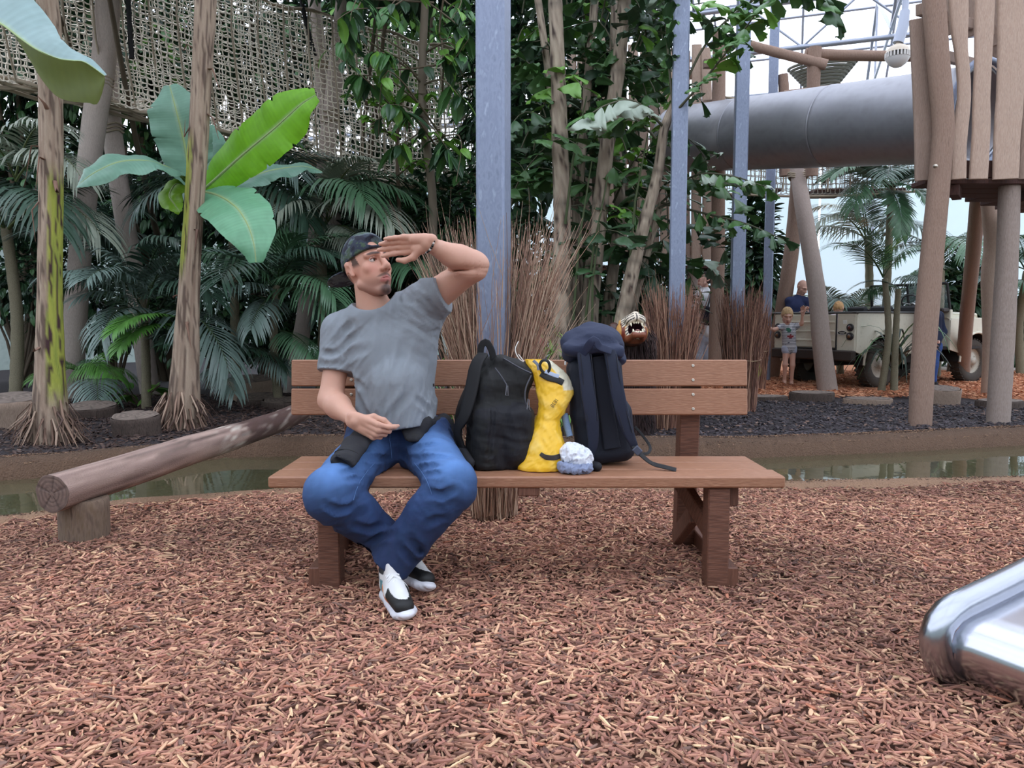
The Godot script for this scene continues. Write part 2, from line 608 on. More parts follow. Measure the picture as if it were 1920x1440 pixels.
func hall():
	var wl := grained([rgb(168, 184, 176), rgb(190, 204, 196), rgb(178, 194, 186)], Vector3(0.3, 0.3, 0.3), 0.8, 0.0, 0.02, 31)
	var wb := mat(rgb(206, 236, 242), 0.5)
	wb.backlight_enabled = true
	wb.backlight = Color(1.0, 1.0, 1.0)
	var dims := {"back": [Vector3(-16, 0, -22), Vector3(26, 0, -22)], "left": [Vector3(-16, 0, 9), Vector3(-16, 0, -22)], "front": [Vector3(-16, 0, 9), Vector3(26, 0, 9)], "right": [Vector3(26, 0, 9), Vector3(26, 0, -22)]}
	for side in dims:
		var a: Vector3 = HALL * dims[side][0]
		var b: Vector3 = HALL * dims[side][1]
		var len := a.distance_to(b)
		var xf := between(a, b)
		var inward: Vector3 = (HALL * Vector3(5, 0, -8) - xf.origin)
		if inward.dot(xf.basis.z) < 0:
			xf.basis.x = -xf.basis.x
			xf.basis.z = -xf.basis.z
		xf.origin.y = 0.0
		var w := struct("wall_" + side, null, null, xf)
		var base := MB.new()
		base.box(Transform3D(Basis(), Vector3(0, 0.3, 0)), Vector3(len + 0.3, 1.1, 0.22))
		w.mesh = base.done()
		w.material_override = wl
		var n := int(len / 1.25)
		for i in n:
			var p := MB.new()
			p.box(Transform3D(), Vector3(len / n - 0.05, 4.5, 0.06), 0.012)
			obj("wall_panel", p.done(), wb if side == "back" or side == "right" else wl, w, Transform3D(Basis(), Vector3((i + 0.5) * len / n - len / 2, 3.1, 0)))
		for i in n / 2 + 1:
			var p := MB.new()
			p.box(Transform3D(), Vector3(0.07, 6.8, 0.1), 0.01)
			obj("mullion", p.done(), M.steel, w, Transform3D(Basis(), Vector3(i * 2 * len / n - len / 2, 3.6, 0.05)))
		var gl := mat(Color(0.85, 0.95, 0.95, 0.08), 0.05)
		gl.transparency = BaseMaterial3D.TRANSPARENCY_ALPHA
		var gp := MB.new()
		gp.box(Transform3D(), Vector3(len, 1.7, 0.008))
		obj("glass_pane", gp.done(), gl, w, Transform3D(Basis(), Vector3(0, 6.2, 0)))
	# roof: gabled bays of glass on lattice girders
	var roof := struct("ceiling", null, null, HALL)
	var glass := mat(Color(0.95, 0.97, 1.0, 0.06), 0.04)
	glass.transparency = BaseMaterial3D.TRANSPARENCY_ALPHA
	var bay := 6.2
	var x0 := -16.0
	var x1 := 26.0
	var pane: ArrayMesh
	var nb := 5
	for i in nb:
		var z0 := 9.0 - i * bay
		var z1 := z0 - bay
		var zm := (z0 + z1) / 2
		var bars := MB.new()
		for s in 2:
			var a := Vector3(0, 7.05, z0 if s == 0 else z1)
			var b := Vector3(0, 8.75, zm)
			for k in 22:
				var x := x0 + (x1 - x0) * k / 21.0
				var o := Vector3(x, 0, 0)
				bars.tube([a + o, b + o], [0.028], 4)
			for k in 4:
				var q := a.lerp(b, k / 3.0)
				bars.tube([q + Vector3(x0, 0, 0), q + Vector3(x1, 0, 0)], [0.03], 4)
			if pane == null:
				var pm := MB.new()
				pm.box(Transform3D(), Vector3((x1 - x0) / 7.0 - 0.02, 0.008, a.distance_to(b)))
				pane = pm.done()
			var tilt := atan2(1.7, bay / 2) * (1.0 if s == 0 else -1.0)
			for k in 7:
				obj("glass_pane", pane, glass, roof, Transform3D(Basis(Vector3.RIGHT, tilt), (a + b) / 2 + Vector3(x0 + (x1 - x0) * (k + 0.5) / 7.0, 0.035, 0)))
		obj("glazing_bars", bars.done(), M.steel, roof).set_meta("kind", "stuff")
	for i in nb + 1:                                  # lattice girders along the gutters
		var z := 9.0 - i * bay
		var g := MB.new()
		var top := 7.0
		var bot := 6.15
		g.tube([Vector3(x0, top, z), Vector3(x1, top, z)], [0.05], 6)
		g.tube([Vector3(x0, bot, z), Vector3(x1, bot, z)], [0.05], 6)
		var n := 42
		for k in n:
			var xa := x0 + (x1 - x0) * k / n
			var xb := x0 + (x1 - x0) * (k + 1) / n
			g.tube([Vector3(xa, bot if k % 2 == 0 else top, z), Vector3(xb, top if k % 2 == 0 else bot, z)], [0.022], 5)
		obj("lattice_girder", g.done(), M.steel, roof)
	for k in 6:                                       # cross ties from gutter to gutter
		var x := x0 + 3.5 + k * 7.0
		for i in nb:
			var z := 9.0 - i * bay
			var g := MB.new()
			g.tube([Vector3(x, 6.3, z), Vector3(x, 7.9, z - bay / 2), Vector3(x, 6.3, z - bay)], [0.035], 5)
			g.tube([Vector3(x, 6.3, z), Vector3(x, 6.3, z - bay)], [0.03], 5)
			g.tube([Vector3(x, 6.3, z - bay / 2), Vector3(x, 8.7, z - bay / 2)], [0.025], 5)
			obj("roof_tie", g.done(), M.steel, roof)

# ---------------------------------------------------------------- ground, stream
var near_edge := []
var far_edge := []
func at_x(list: Array, x: float) -> float:           # z of a bank at x
	for i in list.size() - 1:
		var a: Vector3 = list[i]
		var b: Vector3 = list[i + 1]
		if x <= b.x or i == list.size() - 2:
			return lerpf(a.z, b.z, clampf((x - a.x) / (b.x - a.x), -3.0, 3.0))
	return 0.0

func lump(x: float, z: float) -> float:
	return noise.get_noise_2d(x * 60.0, z * 60.0) * 0.03

func ground():
	for q in [[-160, 1012], [0, 993], [87, 982], [180, 968], [267, 957], [367, 950], [567, 935], [960, 925], [1402, 921], [1640, 919], [1920, 912]]:
		near_edge.append(G(q[0], q[1], -0.07))
	for q in [[-160, 910], [0, 899], [100, 893], [230, 880], [433, 856], [567, 853], [960, 858], [1407, 857], [1650, 848], [1920, 833]]:
		far_edge.append(G(q[0], q[1], -0.07))
	near_edge.push_front(near_edge[0] + Vector3(-8, 0, 2.2))
	far_edge.push_front(far_edge[0] + Vector3(-8, 0, 2.0))
	near_edge.append(near_edge[-1] + Vector3(9, 0, 0.2))
	far_edge.append(far_edge[-1] + Vector3(9, 0, -0.6))
	var soil := grained([rgb(62, 40, 32), rgb(112, 76, 60), rgb(88, 58, 46)], Vector3(1.3, 1.3, 1.3), 0.95, 0.5, 0.04, 41)
	var bed := grained([rgb(52, 46, 34), rgb(104, 92, 66), rgb(82, 74, 52), rgb(120, 104, 76)], Vector3(0.5, 0.5, 0.5), 0.95, 0.6, 0.02, 42)
	var mulch := grained([rgb(24, 20, 22), rgb(58, 50, 52), rgb(40, 34, 36)], Vector3(1.2, 1.2, 1.2), 0.95, 0.6, 0.04, 43)
	var orange := grained([rgb(120, 70, 44), rgb(190, 128, 90), rgb(160, 100, 66)], Vector3(1.5, 1.5, 1.5), 0.95, 0.5, 0.05, 44)
	for m in [soil, bed, mulch, orange]:
		m.uv1_world_triplanar = true
	var xs := []
	for i in 121: xs.append(-15.0 + i * 0.25)
	var strips := {"near": [], "bed": [], "mulch": []}
	for r in 19:
		var row := []
		for x in xs:
			var z := lerpf(at_x(near_edge, x) + 0.02, 9.0, pow(r / 18.0, 1.6))
			row.append(Vector3(x, lump(x, z) * smoothstep(0.0, 0.2, z - at_x(near_edge, x)) - 0.01, z))
		strips.near.append(row)
	for r in 9:
		var row := []
		for x in xs:
			var t := r / 8.0
			row.append(Vector3(x, -0.05 - 0.17 * pow(sin(PI * t), 0.6) + lump(x * 0.7, t * 3.0), lerpf(at_x(far_edge, x) - 0.05, at_x(near_edge, x) + 0.06, t)))
		strips.bed.append(row)
	for r in 25:
		var row := []
		for x in xs:
			var z := lerpf(-30.0, at_x(far_edge, x) - 0.25, 1.0 - pow(1.0 - r / 24.0, 1.7))
			row.append(Vector3(x, lump(x, z) * 1.5 * smoothstep(0.25, 0.6, at_x(far_edge, x) - z), z))
		strips.mulch.append(row)
	var mats := {"near": soil, "bed": bed, "mulch": mulch}
	for s in strips:
		var m := MB.new()
		m.grid(strips[s], true, false, true)
		meta(struct("floor", m.done(), mats[s]), {"near": "brown wood chip ground in front of the bench", "bed": "muddy stream bed under the shallow water", "mulch": "dark mulch ground beyond the stream"}[s])
	var back := MB.new()
	var rows := []
	for r in 14:
		var row := []
		for i in 40:
			var x := 1.2 + i * 0.4
			var z := lerpf(-22.0, -10.05 + 0.25 * sin(x * 2.1) - 0.3 * maxf(0.0, 3.0 - x), r / 13.0)
			row.append(Vector3(x, (0.035 + lump(x, z)) if r < 13 else -0.04, z))
		rows.append(row)
	back.grid(rows, true, false, true)
	meta(struct("floor", back.done(), orange), "orange wood chip ground around the car")
	var path := MB.new()
	path.box(Transform3D(Basis(), Vector3(13.5, 0.03, -17.2)), Vector3(9, 0.12, 3.0), 0.02)
	meta(struct("floor", path.done(), mat(rgb(190, 182, 172), 0.9)), "pale paved path behind the car")
	# sandy kerbs along both banks
	var sand := grained([rgb(96, 72, 54), rgb(150, 118, 92), rgb(124, 94, 72)], Vector3(2.5, 2.5, 2.5), 0.95, 1.0, 0.08, 45)
	sand.uv1_world_triplanar = true
	var rim := grained([rgb(50, 36, 28), rgb(118, 92, 72), rgb(80, 58, 44)], Vector3(3.5, 3.5, 3.5), 0.95, 2.0, 0.1, 46)
	rim.uv1_world_triplanar = true
	var k := 0
	for e in [near_edge, far_edge]:
		var m := MB.new()
		var rs := []
		for i in 141:
			var x := -10.0 + i * 0.15
			var z := at_x(e, x)
			var out := 1.0 if k == 0 else -1.0
			var row := []
			for q in ([[-0.10, -0.16], [-0.05, -0.06], [0.0, -0.005], [0.08, 0.02], [0.17, 0.018], [0.3, -0.03]] if k == 0 else [[-0.1, -0.18], [-0.04, -0.05], [0.02, 0.03], [0.12, 0.065], [0.28, 0.06], [0.45, -0.03]]):
				row.append(Vector3(x, q[1] + noise.get_noise_2d(x * 90, q[0] * 300) * 0.018, z + out * q[0] + noise.get_noise_2d(x * 50, 7.0 + k) * 0.03))
			rs.append(row)
		m.grid(rs, true, false, k == 0)
		meta(struct("trim_%d" % (k + 1), m.done(), sand if k == 0 else rim), ["sandy rim of the stream behind the bench", "raised sandy rim along the far bank"][k])
		k += 1
	var wm := mat(Color(0.36, 0.36, 0.25, 0.42), 0.03)
	wm.transparency = BaseMaterial3D.TRANSPARENCY_ALPHA
	wm.normal_enabled = true
	wm.normal_texture = noise_tex(0.012, [], FastNoiseLite.TYPE_SIMPLEX, 3, 51, 512, 2.0)
	wm.normal_scale = 0.045
	wm.uv1_triplanar = true
	wm.uv1_world_triplanar = true
	wm.uv1_scale = Vector3(0.5, 0.5, 0.5)
	var w := MB.new()
	var wr := []
	for e in [far_edge, near_edge]:
		var row := []
		for i in 121:
			var x := -15.0 + i * 0.25
			row.append(Vector3(x, -0.07, at_x(e, x) + (0.04 if e == near_edge else -0.04)))
		wr.append(row)
	w.grid(wr, true, false, true)
	meta(obj("stream_water", w.done(), wm), "shallow brown-green water of the stream behind the bench", "water", "", "stuff")

func chip_mesh(l: float, w: float, t: float, bend: float) -> ArrayMesh:
	var m := MB.new()
	var top := []
	var low := []
	for q in [[-0.5, 0.1], [-0.3, 0.45], [0.2, 0.5], [0.5, 0.15], [0.4, -0.35], [-0.25, -0.5]]:
		var y: float = bend * (0.25 - q[0] * q[0])
		top.append(Vector3(q[0] * l, y + t, q[1] * w * 0.8))
		low.append(Vector3(q[0] * l, y, q[1] * w))
	m.st.set_smooth_group(0xFFFFFFFF)
	for i in 6:
		var j := (i + 1) % 6
		m.quad(low[i], low[j], top[j], top[i])
	m.quad(top[0], top[1], top[2], top[3])
	m.quad(top[0], top[3], top[4], top[5])
	return m.done()

func chips():
	var cm := vmat(0.85)
	var pal := [lin(169, 121, 99), lin(187, 139, 114), lin(140, 98, 82), lin(202, 160, 128), lin(156, 108, 92), lin(174, 121, 104), lin(104, 72, 62), lin(220, 184, 144), lin(180, 118, 92), lin(126, 98, 86)]
	var shapes := [chip_mesh(0.044, 0.0085, 0.0035, 0.006), chip_mesh(0.03, 0.0075, 0.003, -0.004), chip_mesh(0.056, 0.007, 0.004, 0.008), chip_mesh(0.026, 0.012, 0.003, 0.003)]
	for s in 4:
		var xfs := []
		var cols := []
		while xfs.size() < [34000, 36000, 15000, 15000][s]:
			var d := 1.3 + 3.6 * pow(rng.randf(), 0.85)
			var x := rr(-1, 1) * (d * 0.74 + 0.35)
			var z := -d
			if z < at_x(near_edge, x) + 0.1 + 0.16 * rng.randf():
				continue
			var b := Basis(Vector3.UP, rr(0, TAU)) * Basis(Vector3.BACK, rng.randfn(0, 0.22)) * Basis(Vector3.RIGHT, rng.randfn(0, 0.35))
			b = b.scaled(Vector3.ONE * rr(0.55, 1.25))
			xfs.append(Transform3D(b, Vector3(x, lump(x, z) + rr(-0.004, 0.012), z)))
			var c: Color = pal[mini(int(absf(rng.randfn(0, 4.0))), 9)]
			var wet := 1.0 - 0.35 * smoothstep(-0.1, 0.5, noise.get_noise_2d(x * 45, z * 45 + 300))
			cols.append(c * rr(0.8, 1.36) * wet)
		meta(many("wood_chips", shapes[s], cm, xfs, cols), "loose %s reddish brown wood chips covering the ground in front of the bench" % ["long", "short", "splintered", "broad flat"][s], "wood chips")
	# dark mulch beyond the stream
	var xfs := []
	var cols := []
	while xfs.size() < 26000:
		var d := 5.6 + 5.4 * pow(rng.randf(), 0.8)
		var x := rr(-1, 1) * (d * 0.7 + 0.4)
		if -d > at_x(far_edge, x) - 0.38 or (d > 9.9 and x > 1.5): continue
		var b := (Basis(Vector3.UP, rr(0, TAU)) * Basis(Vector3.BACK, rng.randfn(0, 0.25)) * Basis(Vector3.RIGHT, rng.randfn(0, 0.3))).scaled(Vector3.ONE * rr(1.0, 2.2))
		xfs.append(Transform3D(b, Vector3(x, lump(x, -d) * 1.5 + rr(0, 0.02), -d)))
		var g := rr(0.5, 1.4)
		cols.append((lin(66, 58, 62).lerp(lin(66, 48, 42), smoothstep(1.0, -1.5, x)) if rng.randf() < 0.88 else lin(116, 92, 80)) * g)
	meta(many("dark_mulch", shapes[3], vmat(0.6), xfs, cols), "dark grey bark mulch spread beyond the stream", "mulch")
	for q in [[far_edge, -0.22, 0.04, 9000], [near_edge, 0.1, -0.01, 5000]]:      # crumbs on the rims
		var xr := []
		var cr := []
		for i in q[3]:
			var x := rr(-5.5, 6.0)
			var b := (Basis(Vector3.UP, rr(0, TAU)) * Basis(Vector3.BACK, rng.randfn(0, 0.3)) * Basis(Vector3.RIGHT, rng.randfn(0, 0.3))).scaled(Vector3.ONE * rr(0.4, 1.0))
			var u := rng.randfn(0, 0.09)
			xr.append(Transform3D(b, Vector3(x, q[2] + 0.03 - absf(u) * 0.18, at_x(q[0], x) + q[1] + u)))
			cr.append([lin(134, 102, 80), lin(92, 66, 50), lin(160, 128, 100), lin(70, 52, 42)][rng.randi() % 4] * rr(0.7, 1.2))
		meta(many("bark_crumbs", shapes[1], cm, xr, cr), "brown bark crumbs on the " + ("far" if q[1] < 0 else "near") + " rim of the stream", "bark")
	xfs = []
	cols = []
	while xfs.size() < 14000:
		var d := rr(9.95, 15.5)
		var x := rr(1.6, d * 0.7 + 0.5)
		if d < 10.05 + 0.3 * maxf(0.0, 3.0 - x) + 0.25 * rng.randf(): continue
		var b := (Basis(Vector3.UP, rr(0, TAU)) * Basis(Vector3.BACK, rng.randfn(0, 0.25)) * Basis(Vector3.RIGHT, rng.randfn(0, 0.3))).scaled(Vector3.ONE * rr(1.2, 2.4))
		xfs.append(Transform3D(b, Vector3(x, 0.035 + lump(x, -d) + rr(0, 0.02), -d)))
		cols.append([lin(206, 142, 104), lin(182, 116, 80), lin(150, 90, 62), lin(222, 168, 132)][rng.randi() % 4] * rr(0.8, 1.15))
	meta(many("orange_wood_chips", shapes[0], cm, xfs, cols), "orange wood chips spread around the open car", "wood chips")

# ---------------------------------------------------------------- the bench and the log
func bench():
	var t := thing("bench", "varnished timber bench with plank seat and backrest, the man and bags on it", "bench", Vector3(0.045, 0, -3.17))
	for i in 3:
		var l := 2.005 if i == 0 else 1.985
		obj("seat_plank", beam(Vector3.ZERO, Vector3(l, 0, 0), 0.045, 0.149, 0.006), M.bench, t, Transform3D(Basis(), Vector3(0.005 if i else 0.012, 0.4275, 0.155 - i * 0.155)))
	for i in 2:
		var q := Transform3D(Basis(Vector3.RIGHT, -0.1), Vector3(-0.012, 0.69 + i * 0.128, -0.262 - i * 0.013))
		obj("back_plank", beam(Vector3.ZERO, Vector3(2.035, 0, 0), 0.118, 0.035, 0.005), M.bench, t, q)
		for s in [-1, 1]:
			for k in [-1, 1]:
				var m := MB.new()
				m.lathe(Transform3D(Basis(Vector3.RIGHT, PI / 2), Vector3.ZERO), [Vector2(0, 0.003), Vector2(0.003, 0.0015), Vector2(0.006, 0.003), Vector2(0.0075, 0), Vector2(0.0075, -0.01)], 10)
				obj("screw", m.done(), M.screw, t, q * Transform3D(Basis(), Vector3(s * 0.762 + 0.012, k * 0.032, 0.018)))
	for s in [-1.0, 1.0]:
		var x: float = s * 0.765
		obj("leg", beam(Vector3.ZERO, Vector3(0, 0.41, 0), 0.085, 0.09, 0.005), M.bench_dark, t, Transform3D(Basis(Vector3.BACK, PI / 2), Vector3(x, 0.195, 0.165)) * Transform3D(Basis(Vector3.RIGHT, 0), Vector3.ZERO))
		var a := Vector3(x, -0.02, -0.40)
		var b := Vector3(x, 0.868, -0.325)
		obj("leg", beam(a, b, 0.09, 0.085, 0.005), M.bench_dark, t, between(a, b, Vector3.RIGHT))
		for q in [[Vector3(x - s * 0.0, 0.19, 0.13), Vector3(x - s * 0.1, 0.40, -0.2)], [Vector3(x - s * 0.045, 0.05, -0.34), Vector3(x - s * 0.045, 0.24, -0.02)]]:
			obj("brace", beam(q[0], q[1], 0.075, 0.04, 0.004), M.bench_dark, t, between(q[0], q[1]))
		obj("foot_beam", beam(Vector3(0, 0, 0), Vector3(0.62, 0, 0), 0.09, 0.045, 0.004), M.bench_dark, t, Transform3D(Basis(Vector3.UP, PI / 2), Vector3(x + s * 0.062, 0.035, -0.11)))
		obj("bearer", beam(Vector3(0, 0, 0), Vector3(0.5, 0, 0), 0.09, 0.045, 0.004), M.bench_dark, t, Transform3D(Basis(Vector3.UP, PI / 2), Vector3(x + s * 0.07, 0.36, -0.1)))
	obj("bearer", beam(Vector3(0, 0, 0), Vector3(0.44, 0, 0), 0.035, 0.085, 0.004), M.bench_dark, t, Transform3D(Basis(Vector3.UP, PI / 2), Vector3(0.02, 0.388, 0.0)))

func ring_face(radius: float, c1: Color, c2: Color, crack := true) -> ArrayMesh:      # sawn log end with rings, facing +z
	var m := MB.new()
	var rows := []
	var cols := []
	for i in 15:
		var row := []
		var cr := []
		for k in 40:
			var w := TAU * k / 40
			var r := radius * i / 14.0 * (1.0 + 0.03 * sin(w * 3 + 1) + 0.02 * sin(w * 7))
			var split := crack and i > 1 and (k == 3 or k == 9 or k == 17 or k == 26 or k == 33)
			row.append(Vector3(cos(w) * r, sin(w) * r, (-0.004 if split else 0.0) + 0.0012 * sin(i * 2.6)))
			cr.append(c1.lerp(c2, 0.5 + 0.5 * sin(i * 1.9 + sin(w * 2) * 0.6)) * (0.6 if split else 1.0) * (0.9 + 0.3 * noise.get_noise_2d(k * 40, i * 60)))
		rows.append(row)
		cols.append(cr)
	m.grid(rows, true, true, false, cols)
	return m.done()

func log_beam():
	var t := thing("log_beam", "round weathered log lying across the stream on a stump post, left of the bench", "log")
	var path := spline([P(98, 926, 3.48), P(233, 885, 3.95), P(345, 848, 4.5), P(417, 826, 5.05), P(520, 792, 6.0), P(565, 772, 6.5)], 40)
	var m := MB.new()
	var rows := []
	var cols := []
	for i in path.size():
		var tn: Vector3 = (path[mini(i + 1, 39)] - path[maxi(i - 1, 0)]).normalized()
		var a := (Vector3.UP - tn * tn.y).normalized()
		var b := tn.cross(a)
		var row := []
		var cr := []
		for k in 28:
			var w := TAU * k / 28
			var r := 0.088 * (1.0 + 0.03 * sin(w * 3 + 1) + 0.02 * sin(w * 7)) * (1.0 + 0.03 * noise.get_noise_2d(i * 20, k * 12)) * (1.0 if i < 24 else 0.96)
			row.append(path[i] + (a * sin(w) + b * cos(w)) * r)
			var wet := smoothstep(21.0, 25.0, i + 3.0 * noise.get_noise_2d(k * 40, i * 30))
			var n := 0.5 + 0.5 * noise.get_noise_2d(k * 70, i * 9)
			var dry := lin(190, 162, 148).lerp(lin(112, 90, 82), clampf(n * 1.3 - 0.1, 0, 1)) * (0.55 if noise.get_noise_2d(k * 150 + 40, i * 5) > 0.33 else 1.0)
			var patch := smoothstep(0.2, 0.45, noise.get_noise_2d(k * 35 + 90, i * 45)) * smoothstep(24, 30, i)
			var dark := lin(92, 66, 58).lerp(lin(70, 50, 46), n).lerp(lin(190, 176, 164), patch * 0.5)
			cr.append(dry.lerp(lin(206, 194, 180), smoothstep(0.05, 0.3, noise.get_noise_2d(k * 60 + 200, i * 60)) * smoothstep(17.0, 20.0, i) * smoothstep(25.0, 22.0, i)).lerp(dark, wet))
		rows.append(row)
		cols.append(cr)
	m.grid(rows, true, true, false, cols)
	m.fan(rows[39], path[39] - path[38])
	var lm := vmat(0.8)
	lm.heightmap_enabled = true
	lm.heightmap_texture = M.grey
	lm.heightmap_scale = 0.3
	lm.uv1_triplanar = true
	lm.uv1_scale = Vector3(4, 9, 4)
	M.logmat = lm
	obj("log", m.done(), lm, t)
	var dir: Vector3 = (path[0] - path[1]).normalized()
	var bz := Basis.looking_at(-dir, Vector3.UP)
	obj("sawn_end", ring_face(0.088, lin(104, 86, 78), lin(130, 108, 98)), M.painted, t, Transform3D(bz, path[0] + dir * 0.003))
	var s := MB.new()
	var sr := []
	for y in [-0.02, 0.0, 0.05, 0.1, 0.15, 0.19, 0.2]:
		var row := []
		for k in 26:
			var w := -TAU * k / 26
			var r: float = 0.112 * (1.0 + 0.02 * sin(w * 5)) * (1.0 if y < 0.195 else 0.93)
			row.append(Vector3(r * cos(w), y, r * sin(w)))
		sr.append(row)
	s.grid(sr, true, true)
	s.fan(sr[6], Vector3.UP)
	var at := G(136, 1022)
	at.z -= 0.11
	obj("stump_post", s.done(), grained([rgb(78, 64, 54), rgb(128, 108, 92), rgb(104, 86, 66)], Vector3(5, 0.7, 5), 0.9, 0.3, 0.02, 61), t, Transform3D(Basis(), at))

# ---------------------------------------------------------------- posts, planks, ropes
func board(path: Array, widths: Array, thick: float, face: Vector3, n := 14, round_ := 0.35) -> ArrayMesh:   # an uneven plank or flattened pole
	var p := spline(path, n)
	var w := lerp_list(widths, n)
	var m := MB.new()
	var rows := []
	var sd := rng.randf() * 100.0
	for i in n:
		var t: Vector3 = (p[mini(i + 1, n - 1)] - p[maxi(i - 1, 0)]).normalized()
		var side := t.cross(face).normalized()
		var out := side.cross(t).normalized()
		var row := []
		for k in 16:
			var a := TAU * k / 16
			var ca := cos(a)
			var sa := sin(a)
			var ex := lerpf(0.25, 1.0, round_)
			var x: float = signf(ca) * pow(absf(ca), ex) * w[i] * 0.5
			var y := signf(sa) * pow(absf(sa), ex) * thick * 0.5
			var j := 1.0 + 0.05 * noise.get_noise_2d(i * 45 + sd, k * 30)
			row.append(p[i] - side * x * j + out * y * j)
		rows.append(row)
	m.grid(rows, true, true)
	m.fan(rows[0], p[0] - p[1])
	m.fan(rows[n - 1], p[n - 1] - p[n - 2])
	return m.done()

func pxs(list: Array, d: float) -> Array:             # pixels at one depth
	return list.map(func(q): return P(q[0], q[1], q[2] if q.size() > 2 else d))

func bolt(at: Vector3, r := 0.02) -> ArrayMesh:
	var m := MB.new()
	m.lathe(Transform3D(Basis(Vector3.RIGHT, PI / 2), at), [Vector2(0, 0.6 * r), Vector2(r * 0.6, 0.5 * r), Vector2(r, 0), Vector2(r, -r)], 10)
	return m.done()

func tower():
	var t := thing("play_tower", "raised play tower of uneven brown planks on poles at the right edge", "play tower", P(1800, 345, 8.2) * Vector3(1, 0, 1))
	var o := Transform3D(Basis(), -t.position)
	var add := func(n: String, m: Mesh, mt: Material): obj(n, m, mt, t, o)
	var f := Vector3(-0.15, 0, 1)
	add.call("plank", board(pxs([[1722, 36], [1727, 110], [1733, 230], [1736, 338]], 7.75), [0.17, 0.19, 0.2, 0.21], 0.05, f), M.plank)
	add.call("pole", board(pxs([[1748, -60], [1755, 60], [1764, 170], [1769, 235], [1764, 300], [1757, 380], [1741, 550], [1730, 690], [1725, 803]], 7.62), [0.2, 0.2, 0.2, 0.19, 0.2, 0.21, 0.22, 0.22, 0.215], 0.17, f, 24, 0.8), M.post)
	add.call("plank", board(pxs([[1795, -60], [1799, 60], [1807, 150], [1806, 200], [1798, 270], [1797, 336]], 7.72), [0.19, 0.18, 0.115, 0.12, 0.135, 0.14], 0.06, f), M.planklight)
	add.call("plank", board(pxs([[1847, -60], [1844, 90], [1840, 180], [1839, 250], [1834, 336]], 7.72), [0.19, 0.175, 0.15, 0.165, 0.17], 0.06, f), M.planklight)
	add.call("plank", board(pxs([[1900, -60], [1895, 150], [1888, 250], [1885, 336]], 7.74), [0.31, 0.26, 0.25, 0.24], 0.06, f), M.planklight)
	add.call("plank", board(pxs([[1946, -60], [1938, 180], [1930, 336]], 7.8), [0.2, 0.23, 0.22], 0.06, f), M.plank)
	add.call("plank", board(pxs([[2002, -60], [1996, 180], [1992, 336]], 7.75), [0.26, 0.23, 0.22], 0.06, f), M.planklight)
	add.call("plank", board(pxs([[2060, -60], [2057, 336]], 7.75), [0.22, 0.24], 0.06, f), M.plank)
	add.call("bolt", bolt(P(1755, 311, 7.5)), M.screw)
	# side wall behind, receding to the right, and its rails
	for q in [[1790, 8.3, -70, 62], [1826, 8.75, -70, 66], [1858, 9.15, -70, 88], [1866, 9.3, -70, 110], [1900, 9.7, -70, 320], [1930, 10.1, -70, 320]]:
		add.call("plank", board([P(q[0] - 3, q[2], q[1]), P(q[0], q[3], q[1])], [0.21, 0.23], 0.05, Vector3(-0.8, 0, 0.6), 6), M.plank)
	for q in [[[1722, 18, 7.95], [1925, 75, 9.8]], [[1728, 94, 7.95], [1925, 146, 9.8]]]:
		var a := P(q[0][0], q[0][1], q[0][2])
		var b := P(q[1][0], q[1][1], q[1][2])
		obj("rail", beam(a, b, 0.11, 0.06), M.plank, t, o * between(a, b))
	# floor deck and joists
	var fa := P(1722, 345, 7.85)
	for k in 7:
		var a := Vector3(fa.x + 0.05 + 0.36 * k, fa.y + 0.02, fa.z - 0.1 - k * 0.3)
		var b := Vector3(fa.x + 3.2, a.y, a.z)
		obj("deck_board", beam(a, b, 0.05, 0.285), M.darkwood, t, o * between(a, b))
	for k in 3:
		var a := Vector3(fa.x + 0.35 + k * 0.9, fa.y - 0.06, fa.z + 0.02)
		var b := a + Vector3(0.2, 0, -0.3 - k * 0.6)
		obj("joist", beam(a, b, 0.11, 0.09), M.darkwood, t, o * between(a, b))
	var ra := P(1775, 318, 7.85)
	var rb := ra + Vector3(2.4, 0, 0)
	obj("rim_beam", beam(ra, rb, 0.17, 0.06), M.darkwood, t, o * between(ra, rb))
	add.call("pole", board(pxs([[1893, 330], [1890, 450], [1880, 640], [1871, 797]], 7.95), [0.19, 0.2, 0.22, 0.22], 0.2, f, 16, 0.9), M.greypost)
	add.call("pole", board(pxs([[1838, 335, 10.0], [1824, 480, 11], [1812, 600, 12], [1803, 719, 12.9]], 10), [0.19, 0.19, 0.2, 0.22], 0.19, f, 16, 0.9), M.post)
	add.call("pole", board(pxs([[1848, 335, 9.9], [1860, 450, 10.2], [1853, 520, 10.3], [1857, 640, 10.5], [1852, 748, 10.6]], 10), [0.17, 0.19, 0.17, 0.19, 0.17], 0.18, f, 16, 0.9), M.planklight)

